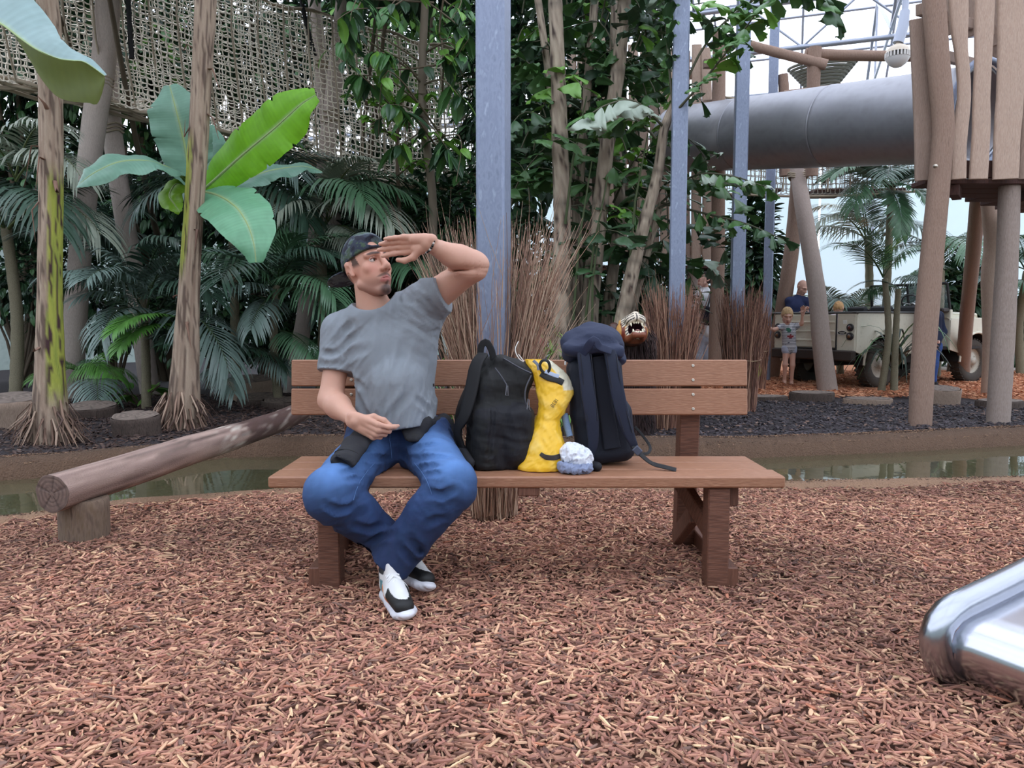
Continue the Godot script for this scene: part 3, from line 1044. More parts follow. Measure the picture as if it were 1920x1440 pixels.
func tube_slide():
	var a := P(1268, 262, 12.6)
	var b := P(1834, 214, 8.45)
	var t := thing("tube_slide", "big grey stainless steel tube slide spanning the right side below the glass roof", "tube slide", Vector3((a.x + b.x) / 2, 0, (a.z + b.z) / 2))
	var o := Transform3D(Basis(), -t.position)
	var tm := grained([rgb(146, 146, 150), rgb(166, 166, 172), rgb(156, 156, 162)], Vector3(0.4, 0.4, 0.4), 0.46, 0.0, 0.02, 71)
	tm.metallic = 0.6
	var cut := [0.0, 0.3, 0.62, 1.0]
	for i in 3:
		var p := a.lerp(b, cut[i]) + (b - a).normalized() * 0.006
		var q := a.lerp(b, cut[i + 1])
		var m := MB.new()
		var rows := []
		var dir := (q - p).normalized()
		var sd := dir.cross(Vector3.UP).normalized()
		var up := sd.cross(dir)
		for r in [[0.0, 0.46], [0.0, 0.5], [0.012, 0.507], [0.02, 0.5], [0.25, 0.503], [0.5, 0.5], [0.75, 0.503], [0.98, 0.5], [0.988, 0.507], [1.0, 0.5], [1.0, 0.46], [0.5, 0.47], [0.0, 0.46]]:
			var row := []
			for k in 64:
				var w := -TAU * k / 64
				var wob: float = 1.0 + 0.004 * noise.get_noise_2d(k * 20, r[0] * 120 + i * 200)
				row.append(p.lerp(q, r[0]) + (sd * cos(w) + up * sin(w)) * r[1] * wob)
			rows.append(row)
		m.grid(rows, true, true, true)
		obj("tube_segment", m.done(), tm, t, o)
	var e := MB.new()
	var ring := []
	var dir := (b - a).normalized()
	var sd := dir.cross(Vector3.UP).normalized()
	var up := sd.cross(dir)
	for k in 49:
		var w := TAU * k / 48
		ring.append(b + dir * 0.03 + (sd * cos(w) + up * sin(w)) * 0.54)
	e.tube(ring, [0.035], 10, false, 1.0, dir)
	obj("mouth_ring", e.done(), M.galv, t, o)

func far_tower():
	var t := thing("far_play_tower", "wooden plank tower behind the fishtail palm clump, at the left end of the tube slide", "play tower", Vector3(2.2, 0, -12.9))
	var o := Transform3D(Basis(), -t.position)
	var tops := [92, 78, 86, 70, 90, 76, 84, 72, 88, 80, 92, 96, 84, 90]
	for i in 14:
		var x := 1070.0 + i * 19.6
		if x > 1286 and i % 3 == 2: continue
		var d := 13.2 - i * 0.03
		obj("plank", board([P(x + rr(-3, 3), tops[i], d), P(x + rr(-3, 3), 280, d + rr(-0.02, 0.02)), P(x, 492 + rr(-8, 8), d)], [0.16, 0.166, 0.162], 0.05, Vector3.BACK, 7), [M.planklight, M.planklight, M.plank][i % 3], t, o)
	for y in [140, 300, 470]:
		var a := P(1055, y, 13.35)
		var b := P(1352, y, 12.95)
		obj("rail", beam(a, b, 0.14, 0.08), M.plank, t, o * between(a, b))
	for q in [[1078, 13.6], [1200, 13.6], [1300, 13.4]]:
		obj("pole", board([P(q[0], 470, q[1]), P(q[0] - 3, 712, q[1])], [0.2, 0.22], 0.2, Vector3.BACK, 6, 0.9), M.greypost, t, o)
	for k in 6:
		var a := P(1060, 500, 13.3) + Vector3(0, 0, -0.15 - k * 0.3)
		var b := P(1345, 500, 13.3) + Vector3(0, 0, -0.15 - k * 0.3)
		obj("deck_board", beam(a, b, 0.05, 0.29), M.darkwood, t, o * between(a, b))
	obj("pole", board(pxs([[1349, 62], [1347, 250], [1346, 480], [1340, 700]], 12.1), [0.2, 0.2, 0.21, 0.22], 0.2, Vector3.BACK, 14, 0.95), M.post, t, o)
	for y in [120, 196]:
		obj("bracket", beam(Vector3.ZERO, Vector3(0.28, 0, 0), 0.13, 0.1), M.plank, t, o * Transform3D(Basis(), P(1336, y, 12.3)))

func poles():
	for q in [[926, 4.15, "thick galvanised steel pole behind the bench, rising out of the twig bundle", 0.154, 14.0], [1268, 7.5, "galvanised steel pole right of the fishtail palm, at the end of the tube slide", 0.152, 11.0], [1381, 9.0, "galvanised steel pole between the plank tower post and the car, passing behind the tube slide", 0.152, 10.0], [1438, 13.2, "thinnest and farthest galvanised steel pole, left of the bald man", 0.152, 20.0]]:
		var at := P(q[0], 602, q[1])
		at.y = 0.0
		var t := thing("steel_pole", q[2], "pole", at, 0.0)
		t.rotation.y = deg_to_rad(q[4]) * -1.0
		var m := MB.new()
		m.box(Transform3D(Basis(), Vector3(0, 3.4, 0)), Vector3(q[3], 6.9, q[3]), 0.012)
		obj("shaft", m.done(), M.galv, t)
		var b := MB.new()
		b.box(Transform3D(Basis(), Vector3(0, -0.035, 0)), Vector3(q[3] + 0.08, 0.02, q[3] + 0.08), 0.004)
		obj("base_plate", b.done(), M.galv, t)

func twig(m: MB, a: Vector3, dir: Vector3, len: float, r: float, c: Color, branches := true):
	m.col = c
	var p := [a]
	var d := dir
	var q := a
	var n := 5
	for i in n:
		d = Vector3(dir.x * (0.04 + 0.5 * i), dir.y, dir.z * (0.04 + 0.5 * i)).normalized()
		d = (d + Vector3(rr(-1, 1), rr(-0.4, 0.4), rr(-1, 1)) * 0.12).normalized()
		q += d * len / n
		p.append(q)
	m.tube(p, [r, r * 0.95, r * 0.85, r * 0.7, r * 0.5, r * 0.25], 4, false)
	if branches:
		for k in 3:
			var i := 2 + rng.randi() % 3
			var bd: Vector3 = (d + Vector3(rr(-1, 1), rr(0, 0.6), rr(-1, 1)) * 0.5).normalized()
			var l := len * rr(0.1, 0.3)
			m.tube([p[i], p[i] + bd * l * 0.5, p[i] + (bd + Vector3(0, 0.1, 0)) * l], [r * 0.5, r * 0.4, r * 0.15], 3, false)

func twig_bundles():
	var pal := [lin(184, 152, 128), lin(156, 122, 102), lin(206, 178, 152), lin(132, 100, 84), lin(170, 134, 112)]
	var red := [lin(160, 118, 98), lin(134, 94, 78), lin(180, 140, 116), lin(112, 80, 68)]
	for q in [[926, 4.12, 980, 1.55, 0.40, 0.105, "bundle of dry brown twigs tied round the foot of the steel pole behind the bench", pal], [1262, 7.45, 420, 1.35, 0.2, 0.13, "dry twig bundle round the steel pole right of the carved tiger head", red], [1392, 8.95, 420, 1.4, 0.1, 0.15, "dark reddish twig bundle between the tall brown post and the car", red], [1426, 11.6, 220, 1.25, 0.05, 0.08, "narrow orange-brown twig bundle against the left rear corner of the car", red]]:
		var at := P(q[0], 602, q[1])
		at.y = 0.0
		var t := thing("twig_bundle", q[6], "twigs", at, 0.0, "")
		var m := MB.new()
		for i in q[2]:
			var a := rr(0, TAU)
			var r0: float = q[5] * rr(0.85, 1.2)
			var up := pow(rng.randf(), 0.7)
			var low: bool = q[1] < 5 and sin(a) > 0.1 and i % 9 > 0
			var s := Vector3(cos(a) * r0, rr(-0.02, 0.05), sin(a) * r0 * 0.9)
			var spread: float = q[4] * rr(0.15, 0.85) * (1.0 + (0.5 if rng.randf() < 0.15 else 0.0))
			var tip := Vector3(cos(a) * (r0 + spread), q[3] * lerpf(0.6, 1.05, up), sin(a) * (r0 + spread * 0.7))
			if low: tip = Vector3(cos(a) * r0 * 1.1, rr(0.45, 0.85), sin(a) * r0 * 1.1)
			twig(m, s, (tip - s).normalized(), s.distance_to(tip), rr(0.0025, 0.0045) * (1.0 if q[1] < 5 else 1.6), q[7][rng.randi() % q[7].size()] * rr(0.7, 1.15), i % 2 == 0)
		obj("twigs", m.done(), M.painted, t).set_meta("kind", "stuff")
		var st := MB.new()
		st.col = lin(176, 150, 120)
		for y in ([0.42, 0.44] if q[1] < 5 else [0.6]):
			var ring := []
			for k in 25:
				ring.append(Vector3(cos(TAU * k / 24) * q[5] * 1.5, y + 0.006 * sin(k), sin(TAU * k / 24) * q[5] * 1.4))
			st.tube(ring, [0.004], 5, false)
		obj("binding_cord", st.done(), M.painted, t)

# a net between a lower and an upper edge, in knotted meshes
func net(m: MB, low: Array, high: Array, nu: int, nv: int, r: float, bulge: Vector3, ragged := 0.012):
	var a := spline(low, nu)
	var b := spline(high, nu)
	var g := []
	for i in nu:
		var col := []
		for j in nv:
			var t := float(j) / (nv - 1)
			var p: Vector3 = a[i].lerp(b[i], t) + bulge * sin(PI * t) * (0.7 + 0.3 * sin(i * 0.35))
			col.append(p + Vector3(rr(-1, 1), rr(-1, 1), rr(-1, 1)) * ragged)
		g.append(col)
	for i in nu:
		for j in nv:
			var w := 0.8 + 0.4 * rng.randf()
			m.col = Color.WHITE * w
			if j + 1 < nv: m.tube([g[i][j], (g[i][j] + g[i][j + 1]) / 2 + Vector3(rr(-1, 1), 0, rr(-1, 1)) * ragged * 0.6, g[i][j + 1]], [r], 3, false)
			if i + 1 < nu: m.tube([g[i][j], (g[i][j] + g[i + 1][j]) / 2 - Vector3(0, ragged * 0.8, 0), g[i + 1][j]], [r], 3, false)
	return g

func rope_bridge():
	var t := thing("rope_bridge", "rope net bridge sloping down across the upper left, in front of the trees", "rope bridge", Vector3(-3.4, 0, -10.5))
	var o := Transform3D(Basis(), -t.position)
	var rm := vmat(0.95)
	rm.albedo_color = rgb(240, 230, 212)
	var lo := pxs([[-220, 118, 9.3], [0, 148, 9.7], [170, 182, 10.1], [330, 222, 10.4], [480, 258, 10.8], [620, 305, 11.1], [740, 340, 11.6], [850, 335, 12.2], [960, 300, 12.8]], 10)
	var hi := pxs([[-220, -240, 9.6], [0, -150, 9.9], [170, -110, 10.2], [330, -48, 10.5], [480, -4, 10.8], [620, 32, 11.2], [740, 66, 11.7], [890, 104, 12.4], [960, 122, 12.8]], 10)
	var m := MB.new()
	net(m, lo, hi, 112, 30, 0.0098, Vector3(0.1, -0.05, 0.35))
	obj("side_net", m.done(), rm, t, o).set_meta("kind", "stuff")
	var off := Vector3(0.35, 0.25, -1.15)
	var m2 := MB.new()
	net(m2, lo.map(func(p): return p + off), hi.map(func(p): return p + off), 80, 20, 0.0085, Vector3(-0.1, -0.1, -0.2), 0.02)
	obj("side_net", m2.done(), rm, t, o).set_meta("kind", "stuff")
	for e in [lo, hi]:                                # border ropes
		for k in (5 if e == lo else 1):
			var b := MB.new()
			var p := spline(e, 60)
			for i in 60: p[i] += Vector3(0, -0.02 * k + 0.03 * sin(i * 0.9 + k * 2.0), 0.05 * sin(i * 1.3 + k) - 0.08 * k)
			b.tube(p, [0.022 if e == hi else 0.026], 6)
			obj("border_rope", b.done(), M.rope, t, o)
	var a := spline(lo, 26)
	var h := spline(hi, 26)
	for i in range(1, 25):
		var b := MB.new()
		b.tube([a[i], a[i].lerp(h[i], 0.35) + Vector3(0.08, -0.02, 0.34), a[i].lerp(h[i], 0.7) + Vector3(0.05, -0.02, 0.3), h[i]], [0.013], 5)
		obj("hanger_rope", b.done(), M.rope, t, o)
		var c := MB.new()
		c.tube([a[i] + off, a[i] + off * 0.5 + Vector3(0, -0.16, 0), a[i]], [0.016], 5)
		obj("floor_rope", c.done(), M.rope, t, o)
	var fl := MB.new()
	net(fl, lo, lo.map(func(p): return p + off), 110, 10, 0.011, Vector3(0, -0.2, 0), 0.025)
	obj("floor_net", fl.done(), rm, t, o).set_meta("kind", "stuff")
	# poles that carry it
	for q in [["left one of two crossed grey-brown poles under the rope bridge", [[206, -60, 10.0], [196, 100, 10.05], [181, 200, 10.1], [166, 320, 10.2], [150, 480, 10.25], [140, 620, 10.3], [133, 758, 10.4]], [0.3, 0.29, 0.29, 0.27, 0.27, 0.28, 0.3]],
			["right one of two crossed grey-brown poles under the rope bridge, splayed at its foot", [[203, -40, 10.5], [206, 180, 10.6], [216, 290, 10.7], [232, 400, 10.75], [252, 520, 10.8], [268, 640, 10.9], [282, 742, 11.0]], [0.24, 0.24, 0.25, 0.25, 0.26, 0.26, 0.27]],
			["brown rope bridge pole behind the seated man, leaning right at its top", [[650, -60, 11.3], [630, 130, 11.25], [612, 290, 11.2], [601, 380, 11.2], [588, 480, 11.2], [570, 600, 11.2], [546, 742, 11.2]], [0.2, 0.22, 0.23, 0.24, 0.24, 0.24, 0.26]],
			["pale grey pole crossing the brown one behind the rope net above the seated man", [[580, -60, 11.5], [596, 60, 11.5], [606, 170, 11.55], [622, 320, 11.6], [630, 500, 11.7], [640, 742, 11.8]], [0.17, 0.19, 0.2, 0.21, 0.21, 0.22]]]:
		var pts := pxs(q[1], 10)
		var pt := thing("bridge_pole", q[0], "pole", Vector3(pts[-1].x, 0, pts[-1].z))
		var po := Transform3D(Basis(), -pt.position)
		obj("shaft", board(pts, q[2], q[2][0] * 0.95, Vector3.BACK, 22, 0.92), M.bridgepost, pt, po)
		var w := MB.new()
		for k in 3:
			var c: Vector3 = pts[1].lerp(pts[2], 0.5 + k * 0.06)
			var ring := []
			for j in 17: ring.append(c + Vector3(cos(TAU * j / 16) * q[2][1] * 0.53, 0.02 * sin(j), sin(TAU * j / 16) * q[2][1] * 0.53))
			w.tube(ring, [0.014], 5, false)
		obj("rope_lashing", w.done(), M.rope, pt, po)
	for q in [["black corrugated hose hanging in front of the rope net at upper left", [[238, -40], [242, 30], [247, 110]], 10.0], ["black corrugated hose hanging by the pale pole above the seated man", [[560, -40], [571, 30], [590, 104]], 11.0]]:
		var p := spline(pxs(q[1], q[2]), 60)
		var h2 := MB.new()
		var rads := []
		for i in 60: rads.append(0.028 + 0.007 * (i % 2))
		h2.tube(p, rads, 8)
		meta(obj("corrugated_hose", h2.done(), M.rubber), q[0], "hose")

func right_bridge():
	var t := thing("rope_bridge", "small rope net walkway with dark foot boards below the tube slide", "rope bridge", Vector3(6, 0, -14.6))
	var o := Transform3D(Basis(), -t.position)
	var rm := vmat(0.95)
	rm.albedo_color = rgb(150, 142, 130)
	var m := MB.new()
	net(m, pxs([[1330, 356], [1480, 364], [1600, 362], [1760, 352]], 14.2), pxs([[1330, 176], [1480, 196], [1600, 204], [1760, 190]], 14.2), 52, 18, 0.009, Vector3(0, 0, 0.05))
	obj("side_net", m.done(), rm, t, o).set_meta("kind", "stuff")
	var m2 := MB.new()
	net(m2, pxs([[1330, 352], [1480, 358], [1600, 356], [1760, 348]], 15.3), pxs([[1330, 206], [1480, 214], [1600, 218], [1760, 206]], 15.3), 46, 12, 0.009, Vector3(0, 0, 0.05))
	obj("side_net", m2.done(), rm, t, o).set_meta("kind", "stuff")
	for q in [[1388, 1466], [1530, 1602], [1640, 1700]]:
		var a := P(q[0], 358, 14.3)
		var b := P(q[1], 357, 14.3)
		for k in 3:
			obj("foot_board", beam(a, b, 0.06, 0.26), M.darkwood, t, o * Transform3D(Basis(), Vector3(0, 0.02, -0.15 - k * 0.3)) * between(a, b))
	for y in [[178, 198, 206, 190], [362, 368, 366, 356]]:
		var r := MB.new()
		r.tube(spline(pxs([[1330, y[0]], [1480, y[1]], [1600, y[2]], [1760, y[3]]], 14.2), 30), [0.022], 6)
		obj("border_rope", r.done(), M.rope, t, o)
	for x in range(1350, 1760, 42):
		var r := MB.new()
		r.tube([P(x, 190, 14.18), P(x - 8, 360, 14.18)], [0.013], 5)
		obj("hanger_rope", r.done(), M.rope, t, o)
	for q in [["brown pole beside the bald man, leaning left at its foot", [[1500, 310, 13.2], [1492, 400, 13.4], [1480, 500, 13.5], [1464, 600, 13.7], [1444, 714, 13.9]], [0.26, 0.25, 0.25, 0.27, 0.29], M.post], ["grey-brown curved pole standing in front of the car's rear", [[1494, 318, 12.7], [1506, 390, 12.2], [1521, 480, 11.8], [1533, 560, 11.5], [1540, 640, 11.3], [1552, 735, 11.2]], [0.21, 0.24, 0.25, 0.25, 0.26, 0.29], M.greypost]]:
		var pts := pxs(q[1], 13)
		var pt := thing("bridge_pole", q[0], "pole", Vector3(pts[-1].x, 0, pts[-1].z))
		var po := Transform3D(Basis(), -pt.position)
		obj("shaft", board(pts, q[2], 0.24, Vector3.BACK, 18, 0.92), q[3], pt, po)
		var w := MB.new()
		for k in 3:
			var c: Vector3 = pts[0].lerp(pts[1], 0.12 + k * 0.05)
			var ring := []
			for j in 17: ring.append(c + Vector3(cos(TAU * j / 16) * 0.145, 0.02 * sin(j), sin(TAU * j / 16) * 0.145))
			w.tube(ring, [0.014], 5, false)
		obj("rope_lashing", w.done(), M.rope, pt, po)
	# log rails above the tube
	var rt := thing("log_railing", "railing of brown round logs above the tube slide, under the glass roof", "railing", Vector3(5.5, 0, -13))
	var ro := Transform3D(Basis(), -rt.position)
	for q in [[[[1392, 80, 12.4], [1440, 94, 12.3], [1550, 122, 12.1]], [0.14, 0.15, 0.16], "rail"], [[[1510, 101, 12.3], [1600, 104, 12.2], [1730, 106, 11.9]], [0.17, 0.155, 0.15], "rail"], [[[1470, 176, 12.9], [1560, 166, 12.7], [1730, 144, 12.2]], [0.11, 0.13, 0.11], "rail"], [[[1528, 90, 12.2], [1526, 130, 12.2], [1522, 330, 12.3]], [0.2, 0.19, 0.19], "post"], [[[1468, 140, 13.2], [1470, 180, 13.2], [1472, 330, 13.2]], [0.16, 0.19, 0.19], "post"]]:
		obj(q[2], board(pxs(q[0], 12), q[1], q[1][0], Vector3.BACK, 10, 0.95), M.post, rt, ro)
	var ht := spline(pxs([[1640, 128, 14], [1640, 128, 14.01]], 14), 2)
	var coil := MB.new()
	var c0 := P(1542, 150, 15.0)
	var pts := []
	var nt := 8
	for i in nt * 28 + 1:
		var w := TAU * i / 28.0
		var r := 0.3 + 0.34 * i / (nt * 28.0)
		pts.append(c0 + Vector3(cos(w) * r, 0.05 * (i / 28.0) - 0.1 + 0.12 * cos(w + 0.6) * r, sin(w) * r * 0.9))
	coil.tube(pts, [0.028], 6)
	meta(obj("coiled_hose", coil.done(), mat(rgb(104, 104, 92), 0.7)), "dark coil of hose hanging under the roof behind the log railing", "hose")
	# globe lamp on a drop tube
	var g := thing("globe_lamp", "white globe lamp with a slotted band hanging on a pale tube beside the right tower", "lamp", P(1683, 104, 11.2))
	var gm := MB.new()
	gm.lathe(Transform3D(), [Vector2(0.0, -0.165), Vector2(0.06, -0.155), Vector2(0.115, -0.115), Vector2(0.15, -0.06), Vector2(0.158, -0.035)], 32)
	obj("lower_shade", gm.done(), mat(rgb(228, 226, 222), 0.4), g)
	var gt := MB.new()
	gt.lathe(Transform3D(), [Vector2(0.16, 0.035), Vector2(0.15, 0.07), Vector2(0.11, 0.12), Vector2(0.05, 0.15), Vector2(0.03, 0.17), Vector2(0.03, 0.2)], 32)
	obj("upper_shade", gt.done(), mat(rgb(214, 200, 180), 0.5), g)
	var gi := MB.new()
	gi.lathe(Transform3D(), [Vector2(0.13, -0.04), Vector2(0.135, 0.0), Vector2(0.13, 0.04)], 24)
	obj("core", gi.done(), mat(rgb(90, 88, 84), 0.6), g)
	for k in 22:
		var w := TAU * k / 22
		obj("slot_rib", beam(Vector3.ZERO, Vector3(0.075, 0, 0), 0.03, 0.02, 0.003), mat(rgb(226, 222, 216), 0.4) if k == 0 else g.get_node("slot_rib").material_override, g, Transform3D(Basis(Vector3.UP, -w) * Basis(Vector3.BACK, PI / 2), Vector3(cos(w) * 0.153, 0, sin(w) * 0.153)))
	var gp := MB.new()
	var top := P(1697, 20, 11.2) - g.position
	gp.tube([Vector3(0, 0.17, 0), Vector3(0.06, 0.4, 0), top], [0.075, 0.075, 0.065], 12)
	gp.tube([top, top + Vector3(0.05, 2.6, 0)], [0.045, 0.045], 10)
	obj("drop_tube", gp.done(), M.steel, g)

func stump(called: String, label: String, cx: float, base: float, w: float, topy: float, mt: Material, ring := true, squash := 0.8, cat := "stump"):
	var at := G(cx, base)
	var d := -at.z
	var r := w * d / F / 2
	at.z -= r * squash
	var h: float = P(cx, topy, d + r).y
	var t := thing(called, label, cat, Vector3(at.x, 0, at.z))
	t.rotation.x = 0.16 if cat == "stump" else 0.06
	var m := MB.new()
	var rows := []
	for y in [-0.03, h * 0.4, h * 0.8, h - 0.01, h]:
		var row := []
		for k in 30:
			var a := -TAU * k / 30
			var rad: float = r * (1.0 + 0.06 * sin(a * 3 + cx) + 0.03 * sin(a * 9)) * (1.0 if y < h - 0.005 else 0.95)
			row.append(Vector3(cos(a) * rad, y, sin(a) * rad * squash))
		rows.append(row)
	m.grid(rows, true, true)
	obj("trunk", m.done(), mt, t)
	var b := Transform3D(Basis(Vector3.RIGHT, -PI / 2).scaled(Vector3(1, 1, squash)), Vector3(0, h + 0.003, 0))
	obj("sawn_top", ring_face(r * 0.94, lin(116, 102, 92), lin(146, 130, 118)), M.painted, t, b)

func stumps():
	M.stump = grained([rgb(112, 92, 78), rgb(176, 154, 136), rgb(140, 118, 102)], Vector3(9, 0.8, 9), 0.9, 0.6, 0.03, 63)
	var dark := grained([rgb(44, 36, 32), rgb(96, 82, 74), rgb(66, 54, 48)], Vector3(5, 0.8, 5), 0.9, 0.4, 0.03, 62)
	stump("tree_stump", "pale sawn tree stump at the left edge, left of the first banana trunk", 2, 806, 122, 742, M.stump)
	stump("tree_stump", "low dark round stump between the two banana trunks", 240, 822, 90, 776, dark)
	stump("tree_stump", "flat-topped stump slice lying behind the first banana trunk", 152, 786, 96, 758, dark)
	stump("tree_stump", "taller stump with a plank-like top left of the bench back, under the palm", 462, 752, 92, 708, M.stump)
	stump("tree_stump", "short dark stump slice in front of the taller stump, left of the bench back", 478, 762, 84, 742, dark)
	stump("tree_stump", "stump slice right against the left end of the bench back", 520, 768, 70, 748, dark)
	stump("log_slab", "long low grey log slab just right of the bench back, at the edge of the dark mulch", 1432, 756, 100, 739, dark, true, 0.35, "log slab")
	stump("log_slab", "chunky grey log slab in front of the curved pole, at the edge of the dark mulch", 1531, 756, 86, 733, dark, true, 0.5, "log slab")
	stump("log_slab", "thin flat log slab in front of the car's rear wheel", 1638, 759, 94, 744, M.stump, true, 0.45, "log slab")
	stump("tree_stump", "sawn tree stump right behind the tower's near pole", 1778, 760, 66, 726, M.stump)
	stump("log_slab", "grey log slab at the right edge, behind the tower's second pole", 1888, 770, 88, 748, dark, true, 0.5, "log slab")

func slide_end():
	var a := G(1788, 1290)
	var l := Vector3(0.88, 0, -0.475).normalized()
	var w := Vector3(-l.z, 0, l.x)
	if w.z < 0: w = -w
	var t := thing("metal_slide", "stainless steel slide end with rolled front and tube rim, at the lower right corner", "slide", a)
	var prof := []                                     # along l (x) and up (y): from under the nose over it and up the chute
	for q in [[0.12, -0.02], [0.06, 0.0], [0.01, 0.045], [-0.02, 0.10], [-0.018, 0.145], [0.01, 0.178], [0.06, 0.197], [0.13, 0.207], [0.3, 0.228], [0.6, 0.275], [1.0, 0.37], [1.5, 0.56], [2.2, 0.86]]:
		prof.append(Vector3(q[0], q[1], 0))
	var fine := spline(prof, 60)
	var steel := mat(rgb(196, 198, 206), 0.2, 1.0)
	var m := MB.new()
	var rows := []
	for p in fine:
		var row := []
		for k in 13:
			var s := k / 12.0 * 0.62
			row.append(l * p.x + Vector3(0, p.y, 0) + w * s)
		rows.append(row)
	m.grid(rows, true)
	var side := MB.new()
	obj("chute_sheet", m.done(), steel, t)
	for sd in [[-0.03, "tube_rim"], [0.65, "tube_rim"]]:
		var r := MB.new()
		var path := []
		for p in fine: path.append(l * (p.x - 0.028) + Vector3(0, p.y + 0.02, 0) + w * sd[0])
		r.tube(path, [0.043], 16, true, 1.0, w)
		obj(sd[1], r.done(), M.rim, t)
	var u := MB.new()
	var lo := []
	for p in fine: lo.append([l * p.x + Vector3(0, p.y - 0.02, 0) + w * 0.01, l * maxf(p.x, 0.1) + Vector3(0, -0.02, 0) + w * 0.01])
	u.grid(lo, true)
	var lo2 := []
	for p in fine: lo2.append([l * p.x + Vector3(0, p.y - 0.02, 0) + w * 0.61, l * maxf(p.x, 0.1) + Vector3(0, -0.02, 0) + w * 0.61])
	u.grid(lo2, true, false, true)
	obj("side_skirt", u.done(), steel, t)

# ---------------------------------------------------------------- people
const SKIN_A := [202, 150, 126]

func hand(s: Soft, at: Vector3, X: Vector3, Y: Vector3, Z: Vector3, curl: Array, thumb: Array, k := 1.0, spread := 0.06):
	# X across the knuckles from index to little finger, Y along the fingers, Z out of the back of the hand
	var to := func(v: Vector3) -> Vector3: return at + (X * v.x + Y * v.y + Z * v.z) * k
	var roots := [Vector3(-0.031, 0.092, 0.001), Vector3(-0.0095, 0.097, 0.003), Vector3(0.0115, 0.092, 0.002), Vector3(0.030, 0.083, -0.002)]
	var segs := [[0.043, 0.026, 0.021], [0.047, 0.030, 0.022], [0.043, 0.028, 0.021], [0.034, 0.021, 0.019]]
	for i in 4:
		var r: Vector3 = roots[i]
		s.bone(to.call(Vector3(r.x * 0.72, -0.005, 0)), to.call(r), 0.0155 * k, 0.0125 * k, Z, 1.15)
		var a := 0.0
		var p := r
		var rad := [0.0105, 0.0092, 0.0086, 0.0074]
		for j in 3:
			a += curl[i][j]
			var d := Vector3(sin((i - 1.4) * spread) * cos(a), cos(a), -sin(a)).normalized()
			var q: Vector3 = p + d * segs[i][j]
			var f := 0.88 if i == 3 else 1.0
			s.bone(to.call(p), to.call(q), rad[j] * k * f, rad[j + 1] * k * f)
			p = q
	s.bone(to.call(Vector3(-0.012, -0.03, 0)), to.call(Vector3(-0.016, 0.035, -0.006)), 0.024 * k, 0.022 * k, Z, 1.15)
	s.bone(to.call(Vector3(0.012, -0.03, 0)), to.call(Vector3(0.018, 0.04, -0.004)), 0.024 * k, 0.02 * k, Z, 1.15)
	for j in 3:
		s.bone(to.call(thumb[j]), to.call(thumb[j + 1]), [0.0165, 0.0125, 0.011][j] * k, [0.0125, 0.011, 0.0088][j] * k)

func head(s: Soft, h: Transform3D, k: float, female := false):      # face towards h's z, crown towards its y
	var e := func(p: Vector3, r: Vector3, rot := Basis()): s.egg(h * (p * k), r * k, h.basis.orthonormalized() * rot)
	var b := func(p: Vector3, q: Vector3, ra: float, rb: float): s.bone(h * (p * k), h * (q * k), ra * k, rb * k)
	e.call(Vector3(0, 0.035, -0.012), Vector3(0.076, 0.1, 0.098))
	e.call(Vector3(0, -0.035, 0.028), Vector3(0.064, 0.085, 0.068))
	b.call(Vector3(-0.052, -0.062, 0.0), Vector3(-0.02, -0.104, 0.056), 0.02, 0.017)
	b.call(Vector3(0.052, -0.062, 0.0), Vector3(0.02, -0.104, 0.056), 0.02, 0.017)
	e.call(Vector3(0, -0.104, 0.068), Vector3(0.026, 0.021, 0.021))
	for x in [-1.0, 1.0]:
		b.call(Vector3(0.012 * x, 0.04, 0.092), Vector3(0.05 * x, 0.036, 0.068), 0.011, 0.011)
		e.call(Vector3(0.041 * x, -0.012, 0.056), Vector3(0.026, 0.026, 0.022))
		e.call(Vector3(0.0135 * x, -0.03, 0.104), Vector3(0.0095, 0.008, 0.011))
		b.call(Vector3(0.084 * x, 0.03, -0.018), Vector3(0.08 * x, -0.02, -0.006), 0.009, 0.008)
		b.call(Vector3(0.086 * x, 0.026, -0.022), Vector3(0.085 * x, 0.0, -0.028), 0.008, 0.006)
	b.call(Vector3(0, 0.03, 0.092), Vector3(0, -0.018, 0.114), 0.0095, 0.0125)
	e.call(Vector3(0, -0.024, 0.114), Vector3(0.013, 0.011, 0.0125))
	b.call(Vector3(-0.024, -0.064, 0.078), Vector3(0, -0.059, 0.0925), 0.005, 0.0062)
	b.call(Vector3(0.024, -0.064, 0.078), Vector3(0, -0.059, 0.0925), 0.005, 0.0062)
	b.call(Vector3(-0.019, -0.07, 0.079), Vector3(0, -0.0725, 0.0905), 0.0055, 0.0075)
	b.call(Vector3(0.019, -0.07, 0.079), Vector3(0, -0.0725, 0.0905), 0.0055, 0.0075)

func head_cuts(s: Soft, h: Transform3D, k: float):
	var hb := h.basis.orthonormalized()
	for x in [-1.0, 1.0]:
		s.dig(h * (Vector3(0.033 * x, 0.017, 0.1) * k), Vector3(0.019, 0.0115, 0.022) * k, hb, 0.008)
		s.dig(h * (Vector3(0.094 * x, 0.004, -0.01) * k), Vector3(0.008, 0.016, 0.009) * k, hb, 0.004)
		s.dig(h * (Vector3(0.008 * x, -0.037, 0.112) * k), Vector3(0.004, 0.004, 0.006) * k, hb, 0.003)
	s.dig(h * (Vector3(0, -0.0655, 0.100) * k), Vector3(0.026, 0.0012, 0.0085) * k, hb, 0.003)

